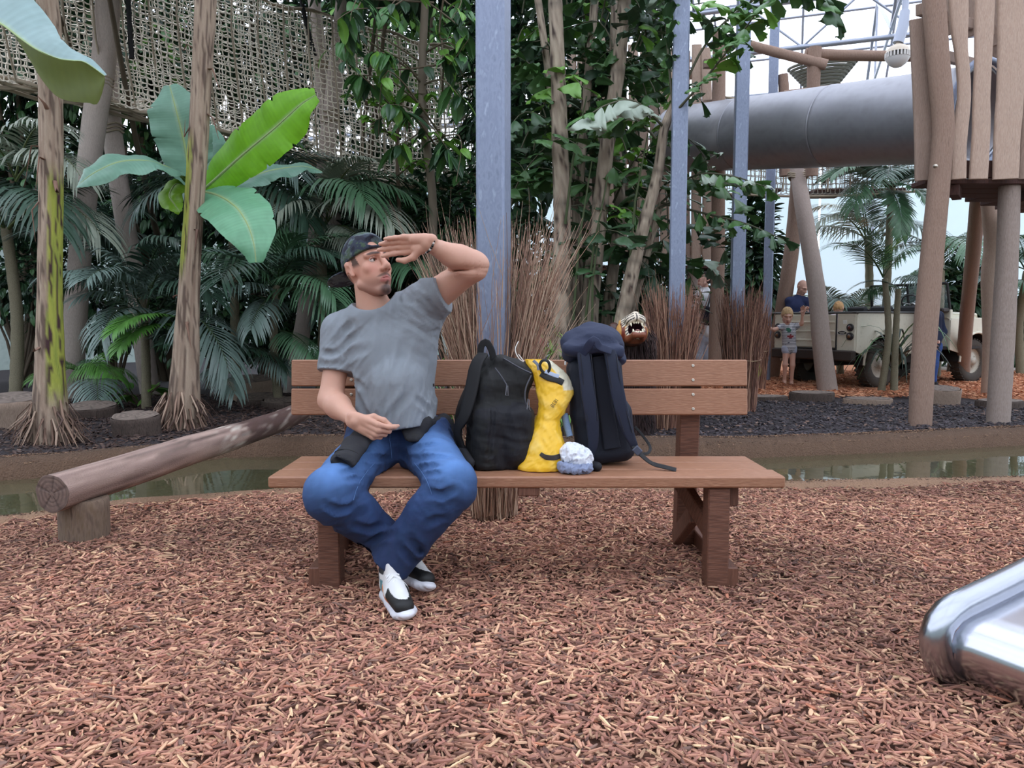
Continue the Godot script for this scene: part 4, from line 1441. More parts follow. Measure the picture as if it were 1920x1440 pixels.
func eyes(t: Node3D, h: Transform3D, k: float, look: Vector3):
	for x in [-1.0, 1.0]:
		var c := h * (Vector3(0.032 * x, 0.017, 0.0735) * k)
		var m := MB.new()
		var rows := []
		var cols := []
		var lb := Basis.looking_at(-look, h.basis.y)
		for i in 13:
			var row := []
			var cr := []
			var a := PI * i / 12.0
			for j in 16:
				var w := TAU * j / 16
				row.append(c + lb * Vector3(sin(a) * cos(w), sin(a) * sin(w), cos(a)) * 0.0132 * k)
				cr.append(lin(20, 14, 12) if i < 2 else (lin(70, 44, 28) if i < 3 else lin(222, 214, 208)))
			rows.append(row)
			cols.append(cr)
		m.grid(rows, true, true, false, cols)
		obj("eye", m.done(), M.eye, t)
		var lid := MB.new()
		lid.col = lin(150, 102, 84)
		var arc := []
		for i in 7:
			var u := -1.0 + i / 3.0
			arc.append(h * (Vector3(0.032 * x + u * 0.0165, 0.0225 - 0.006 * u * u, 0.0905 - 0.006 * u * u - absf(u * x + 0.4) * 0.003) * k))
		lid.tube(arc, [0.002 * k, 0.0034 * k, 0.0038 * k, 0.004 * k, 0.0038 * k, 0.0034 * k, 0.002 * k], 6)
		obj("eyelid", lid.done(), M.skin, t)

func wrinkle(p: Vector3, fold: Basis, amp: float) -> float:          # creases that run along fold.y
	var q := fold.inverse() * p
	return amp * (absf(noise.get_noise_3d(q.x * 950, q.y * 150, q.z * 500)) * 2.0 - 0.5)

func seated_man():
	var hipc := P(747, 832, 3.2)
	var J := {"pelvis": hipc, "chest": P(726, 668, 3.2), "neck": P(702, 580, 3.19), "shR": P(640, 622, 3.2), "elR": P(620, 750, 3.13), "wrR": P(668, 790, 2.93), "shL": P(800, 568, 3.18), "elL": P(885, 499, 3.02), "wrL": P(802, 456, 2.93),
		"hipR": P(702, 838, 3.18), "knR": P(619, 921, 2.76), "anR": P(752, 1040, 2.99), "hipL": P(797, 838, 3.18), "knL": P(848, 906, 2.8), "anL": P(730, 1060, 2.82)}
	var person := MeshInstance3D.new()
	person.name = numbered("person")
	add_child(person)
	meta(person, "man in grey t-shirt, jeans and backward camouflage cap sitting on the bench, shading his eyes", "person")
	var fwd := Vector3(0.1, 0, 1).normalized()
	# body: torso, arms and neck; then head, hands, legs
	var S := Soft.new()
	S.space(Vector3(-0.82, 0.42, -3.45), Vector3(-0.06, 1.42, -2.82), 0.0085, 90.0)
	S.bone(J.pelvis, J.chest, 0.13, 0.14, fwd, 1.35)
	S.bone(J.chest, J.neck, 0.12, 0.06, fwd, 1.3)
	S.bone(J.shR, J.shL, 0.05, 0.05)
	S.bone(J.shR, J.elR, 0.054, 0.047)
	S.bone(J.elR, J.elR.lerp(J.wrR, 0.3), 0.046, 0.047)
	S.bone(J.elR.lerp(J.wrR, 0.3), J.wrR, 0.047, 0.025)
	S.bone(J.shL, J.elL, 0.066, 0.056)
	S.bone(J.elL, J.elL.lerp(J.wrL, 0.3), 0.05, 0.051)
	S.bone(J.elL.lerp(J.wrL, 0.3), J.wrL, 0.051, 0.026)
	S.egg(J.elL + Vector3(0.02, 0.0, 0.0), Vector3(0.042, 0.042, 0.042))
	var hx := Transform3D(Basis(), P(691, 507, 3.17))
	var face := Vector3(0.71, 0.30, 0.64).normalized()
	var side := Vector3.UP.rotated(Vector3(0, 0, 1), 0.06).cross(face).normalized()
	hx.basis = Basis(side, face.cross(side), face)
	S.bone(hx * Vector3(0, -0.06, -0.02), J.neck + Vector3(0, -0.02, 0), 0.06, 0.066)
	S.settle()
	S.dig(J.elL + Vector3(-0.045, -0.016, 0.005), Vector3(0.045, 0.003, 0.05), Basis(), 0.028)
	var flesh := func(p: Vector3, n: Vector3) -> Color:
		return lin(204, 156, 134) * (1.0 + 0.06 * noise.get_noise_3d(p.x * 300, p.y * 300, p.z * 300))
	S.net(flesh)
	var hk := 1.0
	S.space(hx.origin - Vector3(0.14, 0.15, 0.14), hx.origin + Vector3(0.14, 0.16, 0.14), 0.0032, 210.0)
	head(S, hx, hk)
	S.bone(hx * Vector3(0, -0.05, -0.02), hx.origin.lerp(J.neck, 0.95), 0.056, 0.06)
	S.settle()
	head_cuts(S, hx, hk)
	var hi := hx.affine_inverse()
	var facecol := func(p: Vector3, n: Vector3) -> Color:
		var q: Vector3 = (hi * p) / hk
		var c := lin(200, 148, 126) * (1.0 + 0.05 * noise.get_noise_3d(p.x * 500, p.y * 500, p.z * 500))
		var ax := absf(q.x)
		c = c.lerp(lin(206, 134, 116), 0.5 * exp(-(Vector2(ax - 0.042, q.y + 0.02).length_squared()) * 2500.0))
		if q.y < -0.03 and q.z > -0.03:               # shaven beard shadow
			c = c.lerp(lin(138, 104, 92), 0.55 * smoothstep(-0.04, -0.08, q.y) * smoothstep(-0.03, 0.02, q.z))
		if q.z > 0.06:
			var lip := Vector2(q.x / 0.027, (q.y + 0.066 + 0.004 * ax / 0.02) / 0.0125).length()
			c = c.lerp(lin(176, 104, 98), smoothstep(1.15, 0.85, lip) * 0.85)
			var mu := Vector2(q.x / 0.036, (q.y + 0.0485 + 0.22 * ax) / 0.0065).length()
			c = c.lerp(lin(66, 46, 40), smoothstep(1.2, 0.7, mu) * 0.75)
			var br := Vector2((ax - 0.032) / 0.026, (q.y - 0.041 + absf(ax - 0.034) * 0.16) / 0.0062).length()
			c = c.lerp(lin(48, 34, 30), smoothstep(1.2, 0.75, br) * 0.9)
		if q.z > 0.035:
			var go := Vector2(q.x / 0.031, (q.y + 0.107) / 0.021).length()
			c = c.lerp(lin(40, 30, 28), smoothstep(1.25, 0.6, go) * (0.8 + 0.2 * noise.get_noise_3d(p.x * 4000, p.y * 2000, p.z * 4000)))
			var sp := Vector2(q.x / 0.008, (q.y + 0.083) / 0.008).length()
			c = c.lerp(lin(70, 52, 46), smoothstep(1.2, 0.6, sp) * 0.6)
		if q.y > 0.0 and q.z < 0.036 - 0.3 * q.y and q.z > -0.12 and ax > 0.03 and not (ax > 0.076 and q.y < 0.045):
			c = c.lerp(lin(40, 30, 28), 0.85 * smoothstep(0.0, 0.02, q.y))
		if q.y < 0.0 and q.z < -0.05:
			c = c.lerp(lin(60, 44, 38), 0.7 * smoothstep(-0.05, -0.01, q.y))
		return c
	S.net(facecol)
	# hands
	S.space(P(752, 455, 2.95) - Vector3(0.16, 0.1, 0.1), P(752, 455, 2.95) + Vector3(0.16, 0.1, 0.1), 0.0029, 330.0)
	var y1: Vector3 = (P(702, 462, 3.0) - J.wrL).normalized()
	var z1 := Vector3(0.05, 0.38, -0.92).normalized()
	var x1 := Vector3.UP
	x1 = (x1 - y1 * x1.dot(y1)).normalized()
	z1 = (z1 - y1 * z1.dot(y1) - x1 * (z1.dot(x1) - 0.38)).normalized()
	x1 = (x1 - z1 * x1.dot(z1)).normalized()
	hand(S, J.wrL + y1 * 0.012, x1, y1, z1, [[0.16, 0.22, 0.15], [0.1, 0.16, 0.1], [0.08, 0.14, 0.1], [0.1, 0.16, 0.1]], [Vector3(-0.018, 0.018, -0.01), Vector3(-0.046, 0.05, -0.022), Vector3(-0.055, 0.085, -0.03), Vector3(-0.05, 0.112, -0.032)], 0.98, 0.018)
	S.bone(J.wrL + (J.elL - J.wrL) * 0.25, J.wrL, 0.0325, 0.027)
	S.settle()
	S.net(flesh)
	S.space(P(697, 803, 2.9) - Vector3(0.11, 0.11, 0.11), P(697, 803, 2.9) + Vector3(0.12, 0.1, 0.12), 0.0029, 330.0)
	var y2 := Vector3(0.80, -0.34, 0.30).normalized()
	var x2 := Vector3(-0.25, -0.9, -0.2)
	x2 = (x2 - y2 * x2.dot(y2)).normalized()
	var z2 := x2.cross(y2)
	hand(S, J.wrR + y2 * 0.008, x2, y2, z2, [[0.45, 0.65, 0.35], [0.85, 1.1, 0.5], [1.05, 1.25, 0.6], [1.1, 1.3, 0.6]], [Vector3(-0.02, 0.018, -0.008), Vector3(-0.044, 0.052, -0.018), Vector3(-0.044, 0.094, -0.03), Vector3(-0.03, 0.128, -0.042)], 0.95)
	S.bone(J.wrR + (J.elR - J.wrR) * 0.2, J.wrR, 0.03, 0.026)
	S.settle()
	S.net(flesh)
	S.space(Vector3(-0.8, 0.02, -3.35), Vector3(-0.1, 0.66, -2.6), 0.016, 60.0)     # legs, inside the jeans
	S.bone(J.hipR, J.hipL, 0.1, 0.1)
	for sd in ["R", "L"]:
		S.bone(J["hip" + sd], J["kn" + sd], 0.085, 0.06)
		S.bone(J["kn" + sd], J["an" + sd], 0.055, 0.036)
		S.bone(J["an" + sd], J["an" + sd] + Vector3(0.0, -0.03, 0.0), 0.034, 0.03)
	S.settle()
	S.net(flesh)
	person.mesh = S.done()
	person.material_override = M.skin
	eyes(person, hx, hk, Vector3(0.86, 0.3, 0.42).normalized())
	var near := func(f: Soft, x: float, y: float) -> Vector3:         # where the ray of a pixel meets a field
		var o := EYE
		var v := (P(x, y, 1.0) - EYE)
		var d := 2.4
		while d < 3.6:
			var q := o + v * d
			var i := Vector3i(((q - f.o) / f.c).round())
			if i.x >= 0 and i.y >= 0 and i.z >= 0 and i.x < f.nx and i.y < f.ny and i.z < f.nz and f.e[(i.z * f.ny + i.y) * f.nx + i.x] < 0.001:
				return q
			d += 0.003
		return o + v * 3.1
	var creases := func(f: Soft, list: Array):
		for q in list:
			var path := []
			for k in range(2, q.size(), 2): path.append(near.call(f, q[k], q[k + 1]))
			f.crease(path, q[0], q[1])
	# t-shirt
	var T := Soft.new()
	T.space(Vector3(-0.84, 0.46, -3.46), Vector3(-0.1, 1.22, -2.9), 0.0072, 75.0)
	T.bone(P(742, 812, 3.2), J.chest, 0.18, 0.192, fwd, 1.45)
	T.bone(J.chest, P(706, 600, 3.2), 0.18, 0.09, fwd, 1.5)
	T.bone(J.shR, J.neck + Vector3(0, -0.02, 0), 0.066, 0.066, fwd, 1.1)
	T.bone(J.shL, J.neck + Vector3(0, -0.02, 0), 0.07, 0.066, fwd, 1.1)
	T.bone(J.chest + Vector3(0.09, 0.02, 0), J.shL, 0.11, 0.075)
	T.bone(J.chest + Vector3(-0.1, 0.0, 0), J.shR, 0.10, 0.072)
	T.bone(J.shR, J.elR, 0.072, 0.074)
	T.bone(J.shL, J.elL, 0.084, 0.1)
	T.bone(P(758, 800, 3.12), P(745, 720, 3.12), 0.12, 0.12)
	T.bone(J.neck + Vector3(-0.055, -0.035, 0.03), J.neck + Vector3(0.06, -0.015, 0.02), 0.06, 0.06)
	T.settle()
	var f1 := Basis(Vector3(0, 0, 1), 0.3)
	var f2 := Basis(Vector3(0, 0, 1), -0.75)
	var f3 := Basis(Vector3(0, 0, 1), 1.0)
	T.shift(func(p):
		var low: float = smoothstep(0.95, 0.6, p.y)
		var d: float = wrinkle(p, Basis(Vector3(0, 0, 1), -0.35), 0.012) * (0.3 + 0.9 * low)
		var arm: float = exp(-p.distance_squared_to(J.shR + Vector3(0.06, -0.1, 0.05)) * 60.0)
		d += wrinkle(p, f2, 0.02) * arm
		d += wrinkle(p, f3, 0.018) * exp(-p.distance_squared_to(J.shL + Vector3(-0.02, -0.06, 0.05)) * 70.0)
		d += 0.006 * exp(-pow((p.x - lerpf(-0.47, -0.50, smoothstep(0.6, 1.1, p.y))) * 90.0, 2.0)) * smoothstep(0.55, 0.65, p.y) * smoothstep(1.06, 0.95, p.y)
		return d)
	creases.call(T, [[0.0165, 0.00935, 630, 645, 645, 622, 660, 606], [0.018, 0.0119, 636, 660, 655, 640, 676, 624], [0.018, 0.00935, 640, 676, 662, 662, 690, 652], [0.018, 0.00765, 721, 580, 714, 640, 708, 710], [0.015, 0.0068, 740, 596, 745, 570, 750, 548], [0.015, 0.00765, 786, 572, 800, 588, 816, 606],
		[0.018, 0.0085, 762, 630, 752, 670, 740, 706], [0.0165, 0.008, 730, 788, 748, 760, 770, 736], [0.0165, 0.01105, 657, 716, 670, 748, 688, 782], [0.015, 0.0102, 652, 706, 664, 718, 680, 728], [0.0135, 0.0085, 604, 660, 622, 664, 640, 658], [0.0135, 0.0085, 600, 684, 618, 686, 636, 680], [0.015, 0.0085, 806, 775, 796, 760, 780, 748], [0.015, 0.00765, 800, 560, 812, 582, 822, 600]])
	T.dig(J.neck + Vector3(0.0, 0.058, 0.035), Vector3(0.09, 0.066, 0.11), Basis(Vector3(0, 0, 1), 0.28), 0.004)
	var dR: Vector3 = (J.elR - J.shR).normalized()
	T.cut(J.shR + dR * 0.172, (dR + Vector3(0, 0, -0.0)).normalized(), func(p): return p.x < -0.645)
	var dL: Vector3 = (J.elL - J.shL).normalized()
	T.cut(P(834, 553, 3.12), Vector3(0.94, 0.33, 0.15), func(p): return p.x > J.shL.x - 0.03 and p.y > 0.96)
	var hem := P(745, 806, 3.05)
	T.cut(hem, Vector3(0.16, -1, 0.1), func(p): return p.x > -0.70 and p.y < 0.72)
	T.net(func(p, n): return lin(132, 138, 144) * (1.0 + 0.05 * noise.get_noise_3d(p.x * 900, p.y * 900, p.z * 900)))
	M.tee = vmat(0.92)
	var tee := obj("t_shirt", T.done(), M.tee, person)
	var lab := MB.new()
	lab.box(Transform3D(), Vector3(0.006, 0.012, 0.004), 0.001)
	obj("hem_tag", lab.done(), M.black, tee, Transform3D(Basis(), P(813, 722, 3.02)))
	# collar
	# jeans
	var D := Soft.new()
	D.space(Vector3(-0.86, 0.06, -3.42), Vector3(-0.05, 0.68, -2.58), 0.0074, 70.0)
	D.bone(P(712, 822, 3.21), P(786, 822, 3.21), 0.135, 0.135)
	D.bone(P(722, 800, 3.2), P(776, 800, 3.2), 0.125, 0.125)
	D.bone(J.hipR, J.knR, 0.112, 0.082)
	D.bone(J.hipL, J.knL, 0.112, 0.082)
	D.bone(J.knR, J.anR, 0.08, 0.077)
	D.bone(J.knL, J.anL, 0.08, 0.08)
	D.bone(J.knR + Vector3(-0.01, -0.03, 0.0), J.knR.lerp(J.anR, 0.35), 0.078, 0.076)
	D.bone(J.knL + Vector3(0.0, -0.03, 0.0), J.knL.lerp(J.anL, 0.35), 0.078, 0.076)
	D.settle()
	D.shift(func(p):
		var thigh: float = smoothstep(-2.7, -2.95, p.z) * smoothstep(0.35, 0.45, p.y)
		var d: float = wrinkle(p, Basis(Vector3(0, 1, 0), 0.0) * Basis(Vector3(0, 0, 1), PI / 2 + (0.35 if p.x < -0.46 else -0.35)), 0.008) * (0.35 + thigh)
		for sd in ["R", "L"]:
			d += wrinkle(p, Basis(Vector3(0, 0, 1), PI / 2 + (0.6 if sd == "R" else -0.6)), 0.012) * exp(-p.distance_squared_to(J["kn" + sd] + Vector3(0.06 if sd == "R" else -0.06, -0.06, 0.0)) * 90.0)
			d += wrinkle(p, Basis(Vector3(0, 0, 1), 0.9 if sd == "R" else -0.9), 0.009) * exp(-p.distance_squared_to(J["an" + sd]) * 80.0)
		return d)
	creases.call(D, [[0.0135, 0.00935, 736, 845, 786, 838, 828, 834], [0.0135, 0.0102, 776, 863, 810, 857, 842, 859], [0.012, 0.00935, 786, 878, 803, 875, 822, 876], [0.012, 0.0085, 796, 890, 810, 888, 826, 890], [0.0135, 0.00935, 680, 861, 702, 858, 725, 861], [0.012, 0.0085, 668, 874, 682, 871, 696, 872], [0.012, 0.0085, 644, 887, 660, 883, 676, 884], [0.012, 0.00765, 650, 900, 664, 897, 676, 898], [0.015, 0.0136, 800, 924, 830, 928, 854, 917], [0.015, 0.0136, 611, 946, 632, 958, 664, 949],
		[0.015, 0.0102, 660, 985, 690, 992, 715, 985], [0.015, 0.0102, 690, 1020, 715, 1008, 738, 1000], [0.0165, 0.0119, 768, 1010, 785, 1030, 795, 1050], [0.015, 0.0102, 752, 1024, 765, 1042, 780, 1056], [0.015, 0.0085, 800, 985, 815, 975, 835, 972], [0.015, 0.0085, 600, 985, 620, 990, 640, 986]])
	for sd in ["L"]:
		var dn: Vector3 = (J["an" + sd] - J["kn" + sd]).normalized()
		var cutp: Vector3 = J["an" + sd] - dn * 0.0
		D.cut(cutp, dn, func(p): return p.y < 0.25 and p.distance_to(J["an" + sd]) < 0.15)
	D.cut(Vector3(0, 0.452, 0), Vector3(0, -1, 0), func(p): return p.z < -2.99 and p.y > 0.36)
	D.cut(P(745, 796, 3.05), Vector3(-0.05, 1, 0.0), func(p): return p.z < -3.0)
	D.net(func(p, n):
		var fade := 0.0
		for sd in ["R", "L"]:
			var a: Vector3 = J["hip" + sd]
			var b: Vector3 = J["kn" + sd]
			var t := clampf((p - a).dot(b - a) / (b - a).length_squared(), 0.0, 1.0)
			var q: Vector3 = a.lerp(b, t) + Vector3(0, 0.09, 0.04)
			fade = maxf(fade, exp(-p.distance_squared_to(q) * 95.0) * smoothstep(0.1, 0.5, t))
		var c := lin(36, 58, 98).lerp(lin(86, 124, 178), fade)
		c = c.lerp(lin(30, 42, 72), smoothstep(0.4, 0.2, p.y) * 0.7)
		return c * (1.0 + 0.22 * noise.get_noise_3d(p.x * 1400, p.y * 500, p.z * 1400) + 0.12 * noise.get_noise_3d(p.x * 200, p.y * 200, p.z * 200)))
	M.denim = vmat(0.9)
	var jeans := obj("jeans", D.done(), M.denim, person)
	for q in [[[[703, 868], [690, 882], [676, 902], [668, 920], [662, 942]], "inseam"], [[[777, 868], [790, 884], [800, 900], [806, 915], [811, 930]], "inseam"], [[[732, 806], [731, 826], [734, 846], [735, 862]], "fly_seam"]]:
		var path := []
		for i in q[0].size() - 1:
			for k in 6: path.append(near.call(D, lerpf(q[0][i][0], q[0][i + 1][0], k / 6.0), lerpf(q[0][i][1], q[0][i + 1][1], k / 6.0)) + Vector3(0.0, 0.001, 0.004))
		var m := MB.new()
		m.col = lin(84, 116, 164)
		m.tube(path, [0.0013], 5)
		obj(q[1], m.done(), M.denim, jeans)
	# jacket tied round the waist: two sleeves, the knot and the back hanging over the bench
	var K := Soft.new()
	K.space(Vector3(-0.78, 0.43, -3.4), Vector3(-0.1, 0.70, -2.75), 0.0065, 110.0)
	var s0: Vector3 = near.call(D, 688, 812)
	var s1: Vector3 = near.call(D, 668, 838) + Vector3(0, 0.012, 0.02)
	var s2: Vector3 = near.call(D, 648, 866) + Vector3(0, 0.012, 0.02)
	K.bone(s0, s1, 0.05, 0.046, Vector3(0, 0.8, 0.6), 2.0)
	K.bone(s1, s2, 0.046, 0.05, Vector3(0, 0.8, 0.6), 2.0)
	K.bone(near.call(D, 756, 790) + Vector3(0, 0, 0.02), near.call(D, 790, 796) + Vector3(0, 0, 0.015), 0.03, 0.034, Vector3(0, 0.5, 0.8), 1.4)
	K.bone(near.call(D, 766, 798) + Vector3(0, 0, 0.02), near.call(D, 776, 816) + Vector3(0, 0.005, 0.015), 0.036, 0.042, Vector3(0, 0.8, 0.6), 2.2)
	K.bone(P(800, 792, 3.09), P(832, 796, 3.25), 0.026, 0.03)
	K.bone(P(832, 790, 3.27), P(856, 832, 3.2), 0.032, 0.024)
	K.bone(P(856, 832, 3.2), P(882, 868, 3.05), 0.024, 0.018)
	K.settle()
	K.cut(s2 + (s2 - s1).normalized() * 0.022, s2 - s1, func(p): return p.x < s1.x + 0.04)
	K.dig(s2 + (s2 - s1).normalized() * 0.03, Vector3(0.04, 0.012, 0.03), Basis(Vector3(0, 0, 1), -0.5), 0.006)
	K.shift(func(p): return wrinkle(p, Basis(Vector3(0, 0, 1), 0.6), 0.006))
	K.net(func(p, n): return lin(38, 38, 42) * (1.0 + 0.1 * noise.get_noise_3d(p.x * 900, p.y * 900, p.z * 900)))
	var jk := obj("tied_jacket", K.done(), M.cloth, person)
	var cuff := MB.new()
	cuff.col = lin(34, 34, 37)
	var cx: Vector3 = (s2 - s1).normalized()
	var cs: Vector3 = cx.cross(Vector3(0, 0.8, 0.6)).normalized()
	var ring := []
	for i in 17: ring.append(s2 - cx * 0.03 + cs * cos(TAU * i / 16) * 0.05 + cs.cross(cx) * sin(TAU * i / 16) * 0.026)
	cuff.tube(ring, [0.002], 5, false)
	obj("cuff_seam", cuff.done(), M.cloth, jk)
	# cap, worn backwards
	var C := Soft.new()
	var hb := hx.basis
	C.space(hx.origin - Vector3(0.22, 0.12, 0.2), hx.origin + Vector3(0.15, 0.17, 0.18), 0.0038, 220.0)
	C.egg(hx * (Vector3(0, 0.045, -0.012) * hk), Vector3(0.0865, 0.106, 0.108) * hk, hb)
	C.egg(hx * (Vector3(0, 0.075, 0.0) * hk), Vector3(0.079, 0.082, 0.098) * hk, hb)
	C.settle()
	C.cut(hx * (Vector3(0, 0.064, 0.09) * hk), hb * Vector3(0, -1.0, 0.22))
	C.dig(hx * (Vector3(-0.012, 0.098, 0.094) * hk), Vector3(0.042, 0.024, 0.034) * hk, hb * Basis(Vector3.RIGHT, -0.5), 0.003)
	var camo := func(p: Vector3, n: Vector3) -> Color:
		var q: Vector3 = hi * p
		var a := noise.get_noise_3d(q.x * 1500 + 40, q.y * 2300, q.z * 1500)
		var b := noise.get_noise_3d(q.x * 1700, q.y * 2300 + 900, q.z * 1700)
		var c := lin(46, 54, 66)
		if a > 0.12: c = lin(84, 94, 98)
		if b > 0.18: c = lin(30, 34, 44)
		if b < -0.22: c = lin(66, 84, 66)
		return c * 0.95
	C.net(camo)
	C.space(hx.origin - Vector3(0.24, 0.14, 0.22), hx.origin + Vector3(0.12, 0.17, 0.18), 0.0038, 220.0)
	var brimc := hx * (Vector3(0, 0.018, -0.145) * hk)
	C.egg(brimc, Vector3(0.088, 0.010, 0.088) * hk, hb * Basis(Vector3.RIGHT, -0.12))
	C.settle()
	C.shift(func(p):
		var q: Vector3 = hi * p
		return 0.0)
	C.dig(hx * (Vector3(0, 0.045, -0.01) * hk), Vector3(0.085, 0.104, 0.106) * hk, hb, 0.002)
	C.net(camo)
	var cap := obj("cap", C.done(), M.cloth, person)
	var seam := MB.new()
	seam.col = lin(26, 30, 38)
	for w in [-0.5, 0.5, 1.57, 2.64, -2.64, -1.57]:
		var arc := []
		for i in 9:
			var a := 0.12 + i / 8.0 * 1.05
			arc.append(hx * ((Vector3(0, 0.045, -0.012) + Vector3(0.087 * sin(a) * sin(w), 0.1075 * cos(a), 0.1085 * sin(a) * cos(w))) * hk) + hb.y * 0.001)
		if w == 0.5 or w == -0.5: continue
		seam.tube(arc, [0.0016], 4, false)
	obj("panel_seam", seam.done(), M.cloth, cap)
	var btn := MB.new()
	btn.col = lin(40, 46, 56)
	btn.lathe(Transform3D(hb, hx * (Vector3(0, 0.150, -0.012) * hk)), [Vector2(0.008, -0.002), Vector2(0.006, 0.003), Vector2(0.0, 0.004)], 10)
	obj("button", btn.done(), M.cloth, cap)
	# bead bracelet
	var wc: Vector3 = J.wrL.lerp(J.elL, 0.045)
	var ax: Vector3 = (J.elL - J.wrL).normalized()
	var ux := ax.cross(Vector3.UP).normalized()
	var bead := MB.new()
	for i in 24:
		var w := TAU * i / 24
		var c := wc + (ux * cos(w) + ux.cross(ax) * sin(w)) * 0.0345
		bead.col = lin(196, 190, 182) if i % 3 == 0 else lin(18, 18, 20)
		bead.lathe(Transform3D(Basis(), c), [Vector2(0, -0.0048), Vector2(0.0042, -0.003), Vector2(0.0048, 0), Vector2(0.0042, 0.003), Vector2(0, 0.0048)], 8)
	obj("bead_bracelet", bead.done(), vmat(0.3), person)
	for q in [[P(730, 1064, 2.83), G(770, 1176), 0.285, "L"], [P(757, 1046, 2.95), G(808, 1130), 0.27, "R"]]:
		shoe(person, q[0], q[1], q[3])

func shoe(person: Node3D, ankle: Vector3, toe: Vector3, side: String):
	var z := Vector3(toe.x - ankle.x, 0, toe.z - ankle.z).normalized()
	var x := Vector3.UP.cross(z).normalized()
	var roll := 0.12 if side == "L" else -0.32
	var b := Basis(x, Vector3.UP, z) * Basis(Vector3.BACK, roll)
	var o := toe - b.z * 0.285 + Vector3(0, 0.012 if side == "L" else 0.03, 0)      # under the heel
	var t := Transform3D(b, o)
	var inv := t.affine_inverse()
	var S := Soft.new()
	var lo := (t * Vector3(0, 0.06, 0.14)) - Vector3(0.19, 0.12, 0.19)
	S.space(lo, lo + Vector3(0.38, 0.25, 0.38), 0.0038, 200.0)
	var bn := func(p: Vector3, q: Vector3, r1: float, r2: float, s := 1.0): S.bone(t * p, t * q, r1, r2, b.x if s < 0 else b.y, absf(s))
	bn.call(Vector3(0, 0.062, 0.035), Vector3(0, 0.062, 0.13), 0.038, 0.042, 1.0)
	bn.call(Vector3(0, 0.058, 0.13), Vector3(-0.004, 0.047, 0.235), 0.044, 0.036, 1.15)
	bn.call(Vector3(0, 0.085, 0.045), Vector3(0, 0.118, 0.03), 0.035, 0.033)
	bn.call(Vector3(0, 0.1, 0.06), Vector3(0, 0.07, 0.17), 0.03, 0.026)
	bn.call(Vector3(0, 0.112, 0.085), Vector3(0, 0.152, 0.078), 0.024, 0.02, 1.0)
	S.settle()
	S.cut(t * Vector3(0, 0.03, 0), -b.y)
	S.dig(t * Vector3(0, 0.155, 0.036), Vector3(0.026, 0.03, 0.034), b, 0.006)
	S.net(func(p, n):
		var q: Vector3 = inv * p
		var c := lin(226, 226, 224)
		if q.z > 0.145 and Vector2(q.x / 0.03, (q.z - 0.165) / 0.082).length() > 1.0: c = lin(22, 24, 28)
		var out: float = q.x if side == "R" else -q.x
		if out > 0.015 and q.z > 0.05 and q.z < 0.17:
			var u: float = q.y - (0.108 - q.z * 0.42)
			if absf(u) < 0.009: c = lin(224, 142, 92)
			elif absf(u + 0.02) < 0.006: c = lin(214, 214, 214)
			if q.z < 0.075 and q.y < 0.095: c = lin(92, 140, 146)
		if q.z < 0.07 and q.y > 0.115: c = lin(40, 42, 46)
		return c)
	var up := obj("shoe", S.done(), vmat(0.6), person)
	var sole := Soft.new()
	sole.space(lo, lo + Vector3(0.38, 0.25, 0.38), 0.0042, 260.0)
	sole.bone(t * Vector3(0, 0.024, 0.03), t * Vector3(0, 0.022, 0.12), 0.044, 0.042, b.y, 1.8)
	sole.bone(t * Vector3(0, 0.022, 0.12), t * Vector3(-0.004, 0.022, 0.225), 0.045, 0.046, b.y, 2.0)
	sole.bone(t * Vector3(-0.004, 0.024, 0.225), t * Vector3(-0.004, 0.03, 0.258), 0.042, 0.032, b.y, 2.0)
	sole.settle()
	sole.cut(t * Vector3(0, 0.0, 0), -b.y)
	sole.shift(func(p):
		var q: Vector3 = inv * p
		return 0.0012 * signf(sin(q.z * 260.0)) if q.y < 0.024 else 0.0)
	sole.net(func(p, n): return lin(216, 216, 222))
	obj("sole", sole.done(), vmat(0.65), up)
	var lace := MB.new()
	lace.col = lin(236, 236, 236)
	for i in 6:
		var zz := 0.095 + i * 0.018
		var yy := 0.128 - i * 0.0095
		for s in [-1.0, 1.0]:
			lace.tube([t * Vector3(-0.024 * s, yy - 0.012, zz), t * Vector3(0, yy + 0.002, zz + 0.006), t * Vector3(0.024 * s, yy - 0.013, zz + 0.012)], [0.0028], 5)
	obj("laces", lace.done(), M.painted, up)
	var sock := Soft.new()
	sock.space(ankle - Vector3(0.1, 0.1, 0.1), ankle + Vector3(0.1, 0.1, 0.1), 0.006, 150.0)
	sock.bone(t * Vector3(0, 0.09, 0.036), ankle + Vector3(0, 0.02, 0), 0.037, 0.04)
	sock.settle()
	sock.net(func(p, n): return lin(92, 94, 100))
	obj("sock", sock.done(), M.cloth, person)

